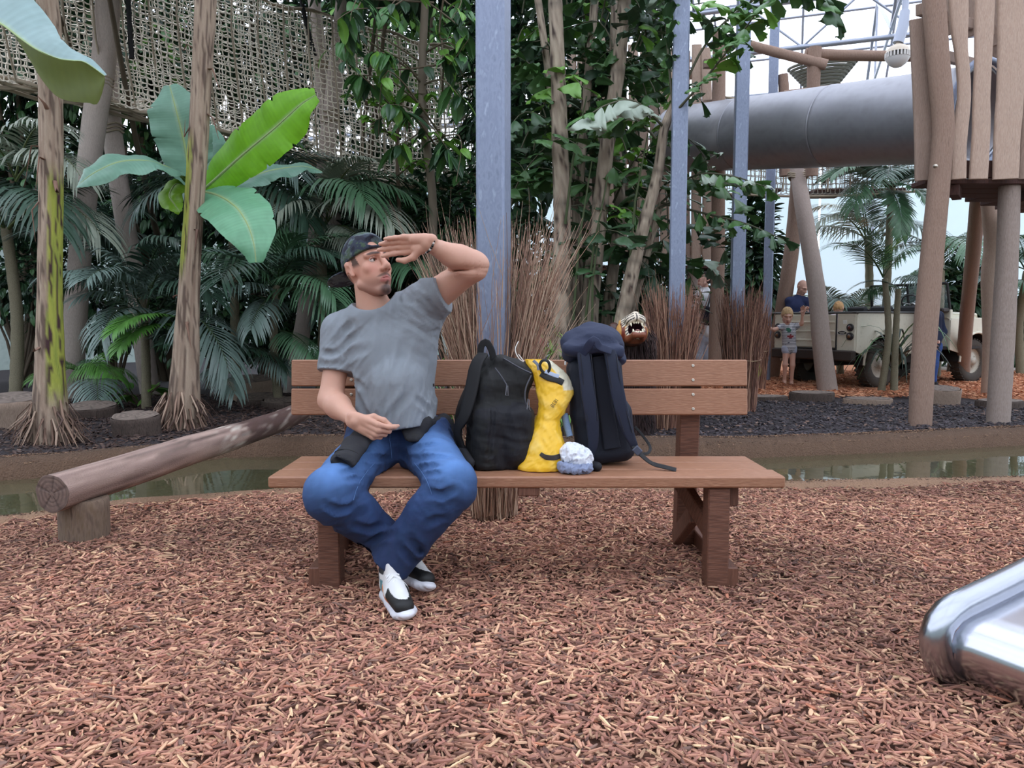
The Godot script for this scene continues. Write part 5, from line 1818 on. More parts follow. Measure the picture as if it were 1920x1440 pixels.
func figure(label: String, J: Dictionary, q: Dictionary) -> MeshInstance3D:      # a person farther off
	var k: float = q.k
	var o := MeshInstance3D.new()
	o.name = numbered("person")
	add_child(o)
	meta(o, label, "person")
	var lo: Vector3 = J.neck
	var hi: Vector3 = J.neck
	for j in J:
		lo = lo.min(J[j])
		hi = hi.max(J[j])
	lo -= Vector3.ONE * 0.3 * k
	hi += Vector3.ONE * 0.3 * k
	var face: Vector3 = q.face.normalized()
	var side := Vector3.UP.cross(face).normalized()
	var hx := Transform3D(Basis(side, face.cross(side), face), J.head)
	var fl := Vector3(q.get("front", q.face).x, 0, q.get("front", q.face).z).normalized()
	var S := Soft.new()
	S.space(lo, hi, 0.016 * k + 0.002, 60.0 / k)
	S.bone(J.pelvis, J.chest, 0.11 * k, 0.115 * k, fl, 1.3)
	S.bone(J.chest, J.neck, 0.085 * k, 0.05 * k, fl, 1.4)
	S.bone(J.head - face * 0.02 * k, J.neck, 0.055 * k, 0.055 * k)
	S.bone(J.shR, J.shL, 0.048 * k, 0.048 * k)
	for s in ["R", "L"]:
		if J.has("el" + s):
			S.bone(J["sh" + s], J["el" + s], 0.046 * k, 0.038 * k)
			S.bone(J["el" + s], J["wr" + s], 0.037 * k, 0.025 * k)
		if J.has("kn" + s):
			S.bone(J["hip" + s], J["kn" + s], 0.075 * k, 0.052 * k)
			S.bone(J["kn" + s], J["an" + s], 0.05 * k, 0.034 * k)
			S.bone(J["an" + s] + Vector3(0, -0.03 * k, 0), J["an" + s] + fl * 0.13 * k + Vector3(0, -0.05 * k, 0), 0.035 * k, 0.025 * k)
	S.settle()
	var flesh := func(p: Vector3, n: Vector3) -> Color: return q.get("skin", lin(212, 166, 146))
	S.net(flesh)
	var hk: float = q.hk
	S.space(J.head - Vector3.ONE * 0.16 * hk, J.head + Vector3.ONE * 0.17 * hk, 0.006 * hk, 150.0)
	head(S, hx, hk)
	S.settle()
	head_cuts(S, hx, hk)
	var hv := hx.affine_inverse()
	S.net(func(p, n):
		var c: Color = q.get("skin", lin(212, 166, 146))
		var u: Vector3 = (hv * p) / hk
		if u.z > 0.06 and Vector2(u.x / 0.027, (u.y + 0.066) / 0.011).length() < 1.0: c = lin(178, 112, 104)
		if u.z > 0.05 and Vector2((absf(u.x) - 0.032) / 0.025, (u.y - 0.042) / 0.006).length() < 1.0: c = c.lerp(q.hair, 0.7)
		return c)
	for s in ["R", "L"]:                              # hands with fingers
		if J.has("wr" + s) and q.get("hands", true):
			var y: Vector3 = (J["wr" + s] - J["el" + s]).normalized()
			y = q.get("hand" + s, y).normalized()
			var z: Vector3 = y.cross(Vector3(0.3, 1, 0.2) if absf(y.y) < 0.8 else Vector3(1, 0, 0.3)).normalized()
			var x := z.cross(y) * (1.0 if s == "R" else -1.0)
			S.space(J["wr" + s] - Vector3.ONE * 0.24 * k, J["wr" + s] + Vector3.ONE * 0.24 * k, 0.0055 * k + 0.001, 260.0 / k)
			hand(S, J["wr" + s], x, y, z, [[0.3, 0.4, 0.3], [0.3, 0.4, 0.3], [0.35, 0.4, 0.3], [0.4, 0.4, 0.3]], [Vector3(-0.018, 0.018, -0.01), Vector3(-0.046, 0.05, -0.02), Vector3(-0.056, 0.08, -0.028), Vector3(-0.054, 0.105, -0.034)], k, 0.12)
			S.settle()
			S.net(flesh)
	o.mesh = S.done()
	o.material_override = M.skin
	if q.has("eyes"): eyes(o, hx, hk, face)
	var T := Soft.new()
	T.space(lo, hi, 0.014 * k + 0.002, 60.0 / k)
	T.bone(J.pelvis, J.chest, q.get("belly", 0.135) * k, 0.148 * k, fl, 1.25)
	T.bone(J.chest, J.neck - (J.neck - J.chest) * 0.15, 0.125 * k, 0.084 * k, fl, 1.25)
	for s in ["R", "L"]:
		T.bone(J["sh" + s], J.neck - Vector3(0, 0.03 * k, 0), 0.068 * k, 0.07 * k)
		if J.has("el" + s):
			var f: float = q.sleeve
			var e: Vector3 = J["sh" + s].lerp(J["el" + s], minf(f * 2.0, 1.0))
			T.bone(J["sh" + s], e, 0.064 * k, 0.056 * k)
			if f > 0.5: T.bone(e, J["el" + s].lerp(J["wr" + s], f * 2.0 - 1.0), 0.054 * k, 0.042 * k)
	T.settle()
	T.shift(func(p): return wrinkle(p, Basis(Vector3(0, 0, 1), 0.5), 0.004 * k))
	T.net(q.shirt)
	obj("shirt", T.done(), M.cloth, o)
	if J.has("knR"):
		var D := Soft.new()
		D.space(lo, hi, 0.014 * k + 0.002, 60.0 / k)
		D.bone(J.hipR, J.hipL, q.get("hip", 0.115) * k, q.get("hip", 0.115) * k)
		D.bone(J.pelvis, (J.hipR + J.hipL) / 2, q.get("hip", 0.12) * k, q.get("hip", 0.11) * k, fl, 1.2)
		for s in ["R", "L"]:
			var f: float = q.leg
			var e: Vector3 = J["hip" + s].lerp(J["kn" + s], minf(f * 2.0, 1.0))
			D.bone(J["hip" + s], e, 0.092 * k, (0.072 if f >= 0.5 else 0.09) * k)
			if f > 0.5: D.bone(e, J["kn" + s].lerp(J["an" + s], f * 2.0 - 1.0), 0.07 * k, 0.058 * k)
		D.settle()
		D.shift(func(p): return wrinkle(p, Basis(Vector3(0, 0, 1), 1.5), 0.006 * k))
		D.net(q.trousers)
		obj("trousers" if q.leg > 0.6 else "shorts", D.done(), M.cloth, o)
		if q.has("shoe"):
			for s in ["R", "L"]:
				var B := Soft.new()
				var a: Vector3 = J["an" + s]
				B.space(a - Vector3.ONE * 0.25 * k, a + Vector3.ONE * 0.25 * k, 0.011, 130.0)
				B.bone(a + Vector3(0, -0.03 * k, 0) - fl * 0.03, a + fl * 0.15 * k + Vector3(0, -0.05 * k, 0), 0.048 * k, 0.036 * k)
				B.settle()
				B.cut(Vector3(0, a.y - 0.085 * k, 0), Vector3(0, -1, 0))
				B.net(func(p, n): return q.shoe)
				obj("shoe", B.done(), M.cloth, o)
	if q.has("hairstyle"):
		var H := Soft.new()
		H.space(J.head - Vector3.ONE * 0.2 * hk, J.head + Vector3.ONE * 0.2 * hk, 0.0075 * hk, 150.0)
		H.egg(hx * (Vector3(0, 0.042, -0.016) * hk), Vector3(0.088, 0.108, 0.106) * hk, hx.basis)
		H.settle()
		H.cut(hx * (Vector3(0, 0.062, 0.07) * hk), hx.basis * Vector3(0, -0.72, 0.7))
		H.cut(hx * (Vector3(0, -0.03, 0) * hk), hx.basis * Vector3(0, -1, 0))
		H.shift(func(p): return 0.012 * hk * noise.get_noise_3d(p.x * 2600, p.y * 900, p.z * 2600))
		H.net(func(p, n): return q.hair * (0.85 + 0.4 * noise.get_noise_3d(p.x * 5000, p.y * 1200, p.z * 5000)))
		obj("hair", H.done(), M.cloth, o)
	return o

func others():
	var pj := func(list: Dictionary, d: float) -> Dictionary:
		var r := {}
		for n in list:
			var q: Array = list[n]
			r[n] = P(q[0], q[1], d + (q[2] if q.size() > 2 else 0.0))
		return r
	# child by the car
	var J: Dictionary = pj.call({"head": [1476, 593], "neck": [1478, 609, 0.02], "chest": [1479, 624], "pelvis": [1480, 653], "shR": [1466, 613], "elR": [1452, 618, -0.05], "wrR": [1444, 616, -0.1], "shL": [1492, 612], "elL": [1503, 607, -0.05], "wrL": [1505, 588, -0.1], "hipR": [1474, 653], "hipL": [1486, 653], "knR": [1472, 684, -0.04], "knL": [1486, 685, -0.04], "anR": [1471, 713], "anL": [1484, 716]}, 12.15)
	var ch := figure("small barefoot child in a striped shirt, arms out, standing behind the open car", J, {"k": 0.72, "hk": 0.98, "face": Vector3(-0.15, -0.35, 0.9), "front": Vector3(-0.2, 0, 1), "hair": lin(206, 172, 128), "hairstyle": 1, "sleeve": 0.2, "leg": 0.08, "eyes": 1, "belly": 0.145, "hip": 0.07,
		"handL": Vector3(-0.1, 1, 0.1), "trousers": func(p, n): return lin(176, 182, 200),
		"shirt": func(p, n):
			var c := lin(224, 224, 226) if fposmod(p.y * 42.0, 1.0) < 0.5 else lin(62, 66, 84)
			if Vector2(p.x - P(1482, 619, 12.0).x, p.y - P(1482, 619, 12.0).y).length() < 0.036 and n.z > 0.0: c = lin(58, 104, 86)
			if Vector2((p.x - P(1485, 631, 12.0).x) / 0.05, (p.y - P(1485, 631, 12.0).y) / 0.026).length() < 1.0 and n.z > 0.0: c = lin(140, 52, 56)
			return c})
	# bald man behind the car
	J = pj.call({"head": [1504, 540], "neck": [1498, 558, 0.05], "chest": [1496, 578], "pelvis": [1496, 630], "shR": [1480, 565, 0.02], "elR": [1482, 596, -0.05], "wrR": [1500, 588, -0.3], "shL": [1513, 566, -0.05], "elL": [1520, 594, -0.12], "wrL": [1512, 584, -0.36], "hipR": [1488, 640], "hipL": [1506, 640], "knR": [1487, 676, -0.03], "knL": [1507, 676, -0.03], "anR": [1487, 708], "anL": [1507, 708]}, 13.4)
	var bm := figure("bald man in a dark navy jumper looking down at his phone, behind the open car", J, {"k": 1.02, "hk": 1.0, "face": Vector3(0.35, -0.5, 0.8), "front": Vector3(0.3, 0, 1), "hair": lin(150, 110, 96), "sleeve": 0.9, "leg": 0.95, "shoe": lin(40, 38, 38), "eyes": 1,
		"trousers": func(p, n): return lin(48, 52, 66), "shirt": func(p, n): return lin(34, 46, 78)})
	var ph := MB.new()
	ph.box(Transform3D(Basis(Vector3.RIGHT, -0.7) * Basis(Vector3.UP, 0.3), P(1510, 579, 12.98)), Vector3(0.075, 0.15, 0.009), 0.003)
	meta(obj("phone", ph.done(), M.black), "black phone in the bald man's hands", "phone")
	# woman looking up behind the brown post
	J = pj.call({"head": [1320, 525], "neck": [1321, 543, 0.05], "chest": [1321, 565], "pelvis": [1318, 622], "shR": [1309, 553, -0.1], "elR": [1300, 582, -0.05], "wrR": [1305, 606, -0.25], "shL": [1331, 553, 0.15], "elL": [1333, 582, 0.15], "wrL": [1322, 602, 0.0], "hipR": [1311, 634], "hipL": [1323, 634, 0.1], "knR": [1308, 672, -0.05], "knL": [1324, 672, 0.05], "anR": [1306, 712], "anL": [1324, 712, 0.1]}, 12.75)
	var wo := figure("woman in white top and pale grey jeans looking up, half hidden behind the brown post", J, {"k": 1.0, "hk": 1.0, "face": Vector3(-0.72, 0.45, 0.45), "front": Vector3(-0.7, 0, 0.6), "hair": lin(52, 42, 38), "hairstyle": 1, "sleeve": 0.4, "leg": 0.95, "shoe": lin(60, 58, 58), "eyes": 1,
		"trousers": func(p, n): return lin(168, 172, 184), "shirt": func(p, n): return lin(232, 234, 236)})
	var B := Soft.new()
	var bc := P(1325, 592, 12.5)
	B.space(bc - Vector3.ONE * 0.3, bc + Vector3.ONE * 0.3, 0.014, 70.0)
	B.brick(Transform3D(Basis(Vector3(0, 0, 1), -0.2), bc), Vector3(0.1, 0.15, 0.07), 0.04)
	B.settle()
	B.net(func(p, n): return lin(28, 28, 34))
	var bag := thing("shoulder_bag", "black shoulder bag at the hip of the woman behind the brown post", "bag")
	obj("body", B.done(), M.cloth, bag)
	obj("strap", board([P(1326, 580, 12.44), P(1331, 560, 12.52), P(1333, 548, 12.66)], [0.03], 0.008, Vector3.BACK, 8), M.black, bag)
	# child inside the car
	J = pj.call({"head": [1572, 580], "neck": [1570, 592], "chest": [1570, 604], "pelvis": [1570, 622], "shR": [1560, 595], "elR": [1557, 608], "wrR": [1562, 618, -0.1], "shL": [1581, 595], "elL": [1584, 608], "wrL": [1580, 618, -0.1]}, 12.75)
	figure("fair-haired child sitting inside the open car, head just above its side", J, {"k": 0.65, "hk": 0.9, "face": Vector3(0.5, -0.3, -0.75), "front": Vector3(0.5, 0, -0.8), "hair": lin(204, 160, 112), "hairstyle": 1, "sleeve": 0.9, "leg": 1.0, "hands": false,
		"shirt": func(p, n): return lin(216, 200, 204)})
	# grown-up in navy behind the near pole of the tower
	J = pj.call({"head": [1736, 560, 0.0], "neck": [1741, 578], "chest": [1750, 598], "pelvis": [1746, 640], "shR": [1738, 588, -0.15], "elR": [1732, 618, -0.2], "wrR": [1735, 640, -0.3], "shL": [1760, 592, 0.1], "elL": [1768, 622, 0.05], "wrL": [1758, 640, -0.1], "hipR": [1739, 650], "hipL": [1752, 650, 0.05], "knR": [1737, 682, -0.05], "knL": [1750, 682], "anR": [1736, 716], "anL": [1749, 716]}, 11.9)
	figure("grown-up in navy jacket and jeans, mostly hidden behind the tower's near pole", J, {"k": 0.98, "hk": 1.0, "face": Vector3(-0.6, -0.2, -0.5), "hair": lin(60, 46, 40), "hairstyle": 1, "sleeve": 0.9, "leg": 0.95, "shoe": lin(40, 40, 44), "belly": 0.17,
		"trousers": func(p, n): return lin(44, 74, 132), "shirt": func(p, n): return lin(28, 34, 62)})

# ---------------------------------------------------------------- bags on the bench, carved heads, the car
func backpacks():
	var cl := vmat(0.72)
	cl.heightmap_enabled = true
	cl.heightmap_texture = M.fine
	cl.heightmap_scale = 0.08
	cl.uv1_triplanar = true
	cl.uv1_scale = Vector3(6, 6, 6)
	var at := P(940, 886, 3.15)
	# black one
	var t := thing("backpack", "black backpack with a side pocket and zips, standing next to the man on the bench", "backpack", Vector3(at.x, 0.452, at.z))
	var o := Transform3D(Basis(), -t.position)
	var S := Soft.new()
	var c := P(938, 780, 3.17)
	S.space(c - Vector3(0.24, 0.30, 0.2), c + Vector3(0.24, 0.32, 0.2), 0.0075, 80.0)
	var r := Basis(Vector3(0, 0, 1), -0.05) * Basis(Vector3.UP, 0.35)
	S.brick(Transform3D(r, P(932, 822, 3.16)), Vector3(0.115, 0.145, 0.105), 0.055)
	S.brick(Transform3D(r, P(937, 740, 3.19)), Vector3(0.108, 0.1, 0.09), 0.06)
	S.brick(Transform3D(Basis(Vector3(0, 0, 1), -0.45), P(958, 700, 3.2)), Vector3(0.085, 0.05, 0.07), 0.03)
	S.bone(P(912, 690, 3.24), P(975, 700, 3.2), 0.05, 0.05)
	S.brick(Transform3D(r, P(972, 815, 3.1)), Vector3(0.055, 0.12, 0.06), 0.045)
	S.settle()
	S.cut(Vector3(0, 0.452, 0), Vector3(0, -1, 0))
	S.shift(func(p): return wrinkle(p, Basis(Vector3(0, 0, 1), 0.25), 0.006) + wrinkle(p, Basis(Vector3(0, 0, 1), 1.4), 0.004))
	S.crease([P(920, 686, 3.08), P(926, 740, 3.05), P(922, 810, 3.04), P(914, 870, 3.04)], 0.009, 0.007)
	S.crease([P(935, 802, 3.03), P(962, 800, 3.0), P(990, 796, 3.02)], 0.009, 0.008)
	S.crease([P(908, 850, 3.04), P(950, 858, 3.0), P(985, 846, 3.02)], 0.012, 0.006)
	S.net(func(p, n): return lin(17, 17, 21) * (1.0 + 0.2 * noise.get_noise_3d(p.x * 300, p.y * 300, p.z * 300)))
	obj("body", S.done(), cl, t, o)
	var st := [P(906, 664, 3.17), P(893, 684, 3.13), P(884, 730, 3.11), P(872, 778, 3.1), P(858, 806, 3.12), P(866, 840, 3.13), P(884, 868, 3.13)]
	obj("shoulder_strap", board(st, [0.05, 0.06, 0.062, 0.055, 0.04, 0.03, 0.03], 0.016, Vector3(-0.6, 0, 1), 22), M.black, t, o)
	obj("shoulder_strap", board([P(900, 672, 3.26), P(880, 720, 3.25), P(858, 780, 3.24), P(862, 860, 3.24)], [0.05, 0.055, 0.05, 0.03], 0.016, Vector3(-1, 0, 0.3), 16), M.black, t, o)
	obj("grab_handle", board([P(901, 672, 3.19), P(902, 650, 3.19), P(911, 641, 3.19), P(921, 655, 3.19), P(926, 676, 3.19)], [0.028], 0.008, Vector3(0, 0, 1), 14), M.black, t, o)
	for q in [[[928, 690, 3.09], [940, 706, 3.08], [950, 722, 3.07]], [[944, 672, 3.13], [975, 690, 3.1], [996, 700, 3.08]], [[996, 704, 3.06], [986, 728, 3.04], [985, 752, 3.03], [994, 770, 3.02]]]:
		var z := MB.new()
		z.tube(spline(pxs(q, 3), 16), [0.0035], 6)
		obj("zip", z.done(), mat(rgb(58, 58, 66), 0.4), t, o)
	for q in [[950, 722, 3.06], [990, 748, 3.02]]:
		var z := MB.new()
		var a := P(q[0], q[1], q[2])
		z.tube([a, a + Vector3(-0.004, -0.04, 0.005), a + Vector3(0.006, -0.042, 0.006), a + Vector3(0.004, -0.002, 0.002)], [0.002], 5)
		obj("zip_pull", z.done(), mat(rgb(120, 122, 130), 0.4, 0.3), t, o)
	var ep := MB.new()
	ep.tube(spline(pxs([[972, 640, 3.16], [966, 656, 3.14], [973, 672, 3.12], [982, 678, 3.11], [972, 664, 3.12]], 3), 20), [0.0022], 5)
	meta(obj("cable", ep.done(), mat(rgb(226, 222, 214), 0.5)), "thin white cable loop on top of the black backpack", "cable")
	# navy one
	at = P(1130, 866, 3.2)
	t = thing("backpack", "tall navy backpack showing its two padded shoulder straps, right of the yellow bag", "backpack", Vector3(at.x, 0.452, at.z))
	o = Transform3D(Basis(), -t.position)
	S = Soft.new()
	c = P(1122, 740, 3.22)
	S.space(c - Vector3(0.24, 0.33, 0.21), c + Vector3(0.25, 0.34, 0.21), 0.0075, 80.0)
	var lean := Basis(Vector3(0, 0, 1), 0.11)
	S.brick(Transform3D(lean, P(1131, 810, 3.22)), Vector3(0.122, 0.125, 0.085), 0.05)
	S.brick(Transform3D(lean, P(1117, 730, 3.22)), Vector3(0.112, 0.14, 0.085), 0.05)
	S.settle()
	S.cut(Vector3(0, 0.452, 0), Vector3(0, -1, 0))
	S.shift(func(p): return wrinkle(p, Basis(Vector3(0, 0, 1), 0.1), 0.003))
	S.crease([P(1123, 680, 3.1), P(1135, 740, 3.1), P(1150, 800, 3.1), P(1160, 850, 3.1)], 0.016, 0.006)
	S.net(func(p, n): return lin(21, 25, 40))
	obj("body", S.done(), cl, t, o)
	S = Soft.new()
	c = P(1112, 645, 3.22)
	S.space(c - Vector3(0.22, 0.2, 0.2), c + Vector3(0.22, 0.17, 0.2), 0.0068, 90.0)
	S.egg(P(1110, 640, 3.22), Vector3(0.118, 0.07, 0.1), lean)
	S.bone(P(1070, 664, 3.2), P(1074, 645, 3.22), 0.036, 0.05)
	S.bone(P(1158, 672, 3.2), P(1146, 645, 3.22), 0.036, 0.05)
	S.bone(P(1106, 618, 3.23), P(1122, 624, 3.23), 0.034, 0.03)
	S.bone(P(1068, 654, 3.13), P(1158, 660, 3.13), 0.03, 0.028)
	S.settle()
	S.dig(P(1118, 676, 3.12), Vector3(0.075, 0.03, 0.05), Basis(), 0.01)
	S.crease([P(1068, 640, 3.12), P(1090, 632, 3.1), P(1125, 634, 3.1), P(1158, 646, 3.12)], 0.018, 0.010)
	S.shift(func(p): return wrinkle(p, Basis(Vector3(0, 0, 1), 1.2), 0.005))
	S.net(func(p, n): return lin(35, 43, 70))
	obj("lid", S.done(), cl, t, o)
	obj("grab_handle", board([P(1092, 664, 3.1), P(1110, 640, 3.06), P(1116, 638, 3.06), P(1124, 650, 3.07), P(1146, 658, 3.09)], [0.03, 0.034, 0.03, 0.03], 0.007, Vector3(0, 0.3, 1), 16), mat(rgb(38, 46, 72), 0.7), t, o)
	var pm := mat(rgb(27, 34, 54), 0.75)
	obj("shoulder_strap", board(pxs([[1093, 658, 3.11], [1097, 690, 3.09], [1103, 740, 3.08], [1110, 790, 3.085], [1112, 830, 3.1], [1106, 858, 3.12]], 3), [0.05, 0.054, 0.056, 0.054, 0.045, 0.03], 0.018, Vector3(0, 0, 1), 24), pm, t, o)
	obj("shoulder_strap", board(pxs([[1143, 658, 3.11], [1150, 690, 3.09], [1159, 740, 3.08], [1171, 790, 3.085], [1184, 824, 3.09], [1190, 838, 3.1]], 3), [0.05, 0.054, 0.056, 0.054, 0.045, 0.03], 0.018, Vector3(0, 0, 1), 24), pm, t, o)
	for q in [[[1088, 664], [1094, 720], [1102, 790]], [[1108, 664], [1114, 720], [1121, 790]], [[1137, 664], [1150, 740], [1170, 810]], [[1155, 664], [1167, 740], [1186, 812]]]:
		var z := MB.new()
		z.tube(spline(pxs(q, 3.075), 14), [0.0022], 5)
		obj("strap_piping", z.done(), mat(rgb(24, 27, 40), 0.6), t, o)
	obj("back_panel", board(pxs([[1122, 668, 3.125], [1134, 750, 3.125], [1148, 840, 3.125]], 3), [0.05, 0.06, 0.07], 0.014, Vector3(0, 0, 1), 14), mat(rgb(19, 23, 35), 0.9), t, o)
	obj("webbing", board([P(1188, 836, 3.09), P(1197, 848, 3.08), P(1215, 864, 3.08), P(1228, 871, 3.08), P(1248, 876, 3.06), P(1268, 881, 3.05)], [0.024], 0.005, Vector3(-0.2, 1, 0.5), 24), M.black, t, o)
	obj("webbing", board([P(1190, 800, 3.2), P(1206, 818, 3.2), P(1219, 838, 3.18), P(1214, 850, 3.14), P(1198, 850, 3.1)], [0.012], 0.004, Vector3(0, 0.3, 1), 16), M.black, t, o)
	var bk := MB.new()
	bk.box(Transform3D(Basis(Vector3(0, 0, 1), -0.8), P(1195, 845, 3.07)), Vector3(0.034, 0.03, 0.008), 0.003)
	obj("buckle", bk.done(), mat(rgb(70, 76, 92), 0.4), t, o)
	S = Soft.new()
	c = P(1114, 874, 3.05)
	S.space(c - Vector3.ONE * 0.07, c + Vector3.ONE * 0.07, 0.005, 200.0)
	S.bone(c + Vector3(-0.02, 0.0, -0.02), c + Vector3(0.012, -0.002, 0), 0.022, 0.02)
	S.settle()
	S.net(func(p, n): return lin(18, 18, 22))
	obj("rolled_strap", S.done(), cl, t, o)
	var tg := MB.new()
	tg.box(Transform3D(Basis(), P(1060, 681, 3.14)), Vector3(0.008, 0.016, 0.006), 0.002)
	obj("toggle", tg.done(), mat(rgb(210, 210, 206), 0.4), t, o)

func yellow_bag():
	var t := thing("plastic_bag", "crumpled yellow plastic carrier bag with a black curved print, between the two backpacks", "bag", Vector3(P(1016, 886, 3.05).x, 0.452, -3.08))
	var o := Transform3D(Basis(), -t.position)
	var rows_px := [[888, 985, 1050, 0.04], [884, 970, 1058, 0.07], [872, 967, 1063, 0.085], [856, 972, 1064, 0.085], [838, 979, 1060, 0.08], [818, 986, 1055, 0.072], [800, 995, 1050, 0.065], [786, 1003, 1050, 0.055], [770, 1009, 1060, 0.055], [752, 1010, 1069, 0.055], [736, 1006, 1075, 0.05], [720, 1003, 1072, 0.05], [706, 998, 1066, 0.045], [694, 992, 1056, 0.04], [684, 987, 1044, 0.035], [674, 984, 1030, 0.03]]
	var m := MB.new()
	var rows := []
	var cols := []
	var np := 72
	var nr := 90
	for i in nr:
		var f := float(i) / (nr - 1) * (rows_px.size() - 1)
		var k := mini(int(f), rows_px.size() - 2)
		var u := f - k
		var y := lerpf(rows_px[k][0], rows_px[k + 1][0], u)
		var d := lerpf(3.08, 3.19, float(i) / nr)
		var a := P(lerpf(rows_px[k][1], rows_px[k + 1][1], u), y, d)
		var b := P(lerpf(rows_px[k][2], rows_px[k + 1][2], u), y, d)
		var th := lerpf(rows_px[k][3], rows_px[k + 1][3], u)
		var row := []
		var cr := []
		for j in np:
			var w := TAU * j / np
			var p := (a + b) / 2 - (b - a) / 2 * cos(w) + Vector3(0, 0, sin(w) * th)
			var n1 := absf(noise.get_noise_3d(p.x * 1100 + p.y * 600, p.y * 450, p.z * 1100)) * 2.0 - 0.4
			var n2 := absf(noise.get_noise_3d(p.x * 3200, p.y * 2600 - p.x * 1500, p.z * 3000 + 50)) * 2.0 - 0.4
			var n3 := absf(noise.get_noise_3d(p.x * 7000, p.y * 5000 + p.x * 4000, p.z * 7000)) * 2.0 - 0.4
			var out := Vector3(-cos(w), 0, sin(w))
			p += out * (n1 * 0.0055 + n2 * 0.002 + n3 * 0.0018) * smoothstep(0.0, 0.08, float(i) / nr)
			p.y = maxf(p.y, 0.453)
			row.append(p)
			var inside := y < 730 and cos(w) < -0.1 and (j > np * 0.32 and j < np * 0.5)
			cr.append(lin(238, 232, 206) if inside else lin(252, 200, 52).lerp(lin(252, 216, 110), clampf(n1, 0, 1)))
		rows.append(row)
		cols.append(cr)
	m.grid(rows, true, true, true, cols)
	var pl := vmat(0.32, 0.4)
	obj("bag_body", m.done(), pl, t, o)
	var near_row := func(x: float, y: float) -> Vector3:
		var best := Vector3.ZERO
		var bd := 1e9
		for row in rows:
			for p in row:
				var q: Vector3 = p - EYE
				var ray := (P(x, y, 1.0) - EYE)
				var dd: float = (q - ray * (q.dot(ray) / ray.length_squared())).length() + 0.25 * maxf(0.0, -p.z - 3.0)
				if dd < bd:
					bd = dd
					best = p
		return P(x, y, -best.z) + Vector3(0, 0, 0.006)
	var pts := []
	for q in [[1013, 850], [1022, 856], [1034, 858], [1046, 856], [1058, 850]]: pts.append(near_row.call(q[0], q[1]))
	obj("printed_curve", board(pts, [0.014, 0.02, 0.02, 0.02, 0.019], 0.002, Vector3(0, 0.1, 1), 16, 0.1), mat(rgb(52, 44, 38), 0.5), t, o)
	var tm := TextMesh.new()
	tm.text = "BEBI"
	tm.font_size = 12
	tm.pixel_size = 0.0016
	tm.depth = 0.0012
	obj("print", tm, mat(rgb(70, 58, 44), 0.6), t, o * Transform3D(Basis(Vector3(0, 0, 1), 0.95) * Basis(Vector3.UP, 0.0).scaled(Vector3(0.9, 1.0, 1.0)), near_row.call(1039, 755) + Vector3(0, 0, 0.008)))
	# the handles: black band with a grip hole
	for q in [[[[1012, 684], [1017, 676], [1027, 677], [1031, 690], [1024, 700], [1015, 694], [1012, 684]], 0.012, rgb(24, 22, 24)], [[[1000, 676], [1008, 684], [1010, 694]], 0.012, rgb(120, 130, 146)], [[[1014, 700], [1028, 708], [1044, 712], [1056, 718]], 0.026, rgb(26, 25, 28)], [[[1022, 696], [1036, 702], [1048, 706]], 0.016, rgb(176, 190, 214)]]:
		obj("handle_band", board(q[0].map(func(c): return P(c[0], c[1], 3.115)), [q[1]], 0.004, Vector3(0, 0.2, 1), 18, 0.2), mat(q[2], 0.3), t, o)
	# clothes beside it
	var c := thing("crumpled_clothes", "crumpled white and grey-blue clothing lying against the foot of the yellow bag", "clothes", Vector3(P(1080, 886, 3.03).x, 0.452, -3.03))
	var co := Transform3D(Basis(), -c.position)
	for k in 2:
		var S := Soft.new()
		var b := P(1080, 860, 3.04)
		S.space(b - Vector3(0.11, 0.09, 0.1), b + Vector3(0.11, 0.1, 0.1), 0.005, 120.0)
		if k == 0:
			S.egg(P(1080, 856, 3.04), Vector3(0.058, 0.046, 0.05))
			S.egg(P(1070, 846, 3.05), Vector3(0.04, 0.034, 0.04))
			S.egg(P(1094, 862, 3.04), Vector3(0.036, 0.036, 0.045))
		else:
			S.egg(P(1074, 879, 3.01), Vector3(0.052, 0.02, 0.05))
			S.egg(P(1098, 876, 3.02), Vector3(0.03, 0.02, 0.045))
			S.bone(P(1052, 872, 3.01), P(1066, 878, 2.99), 0.014, 0.016)
		S.settle()
		S.cut(Vector3(0, 0.453, 0), Vector3(0, -1, 0))
		S.shift(func(p): return (absf(noise.get_noise_3d(p.x * 2400, p.y * 1500 + k * 700, p.z * 2400)) - 0.15) * 0.03)
		S.net(func(p, n): return (lin(226, 230, 238) if k == 0 else lin(132, 142, 168)))
		obj("garment", S.done(), M.cloth, c, co)
	var f := MB.new()
	f.col = lin(96, 124, 156)
	meta(obj("patterned_cloth", board(pxs([[1058, 776, 3.16], [1062, 795, 3.15], [1068, 818, 3.14]], 3), [0.03, 0.03, 0.028], 0.03, Vector3(0, 0, 1), 12, 0.9), grained([rgb(70, 84, 104), rgb(150, 170, 200), rgb(60, 110, 160)], Vector3(14, 14, 14), 0.9, 0.0, 0.05, 91)), "strip of blue patterned cloth squeezed between the yellow bag and the navy backpack", "cloth")

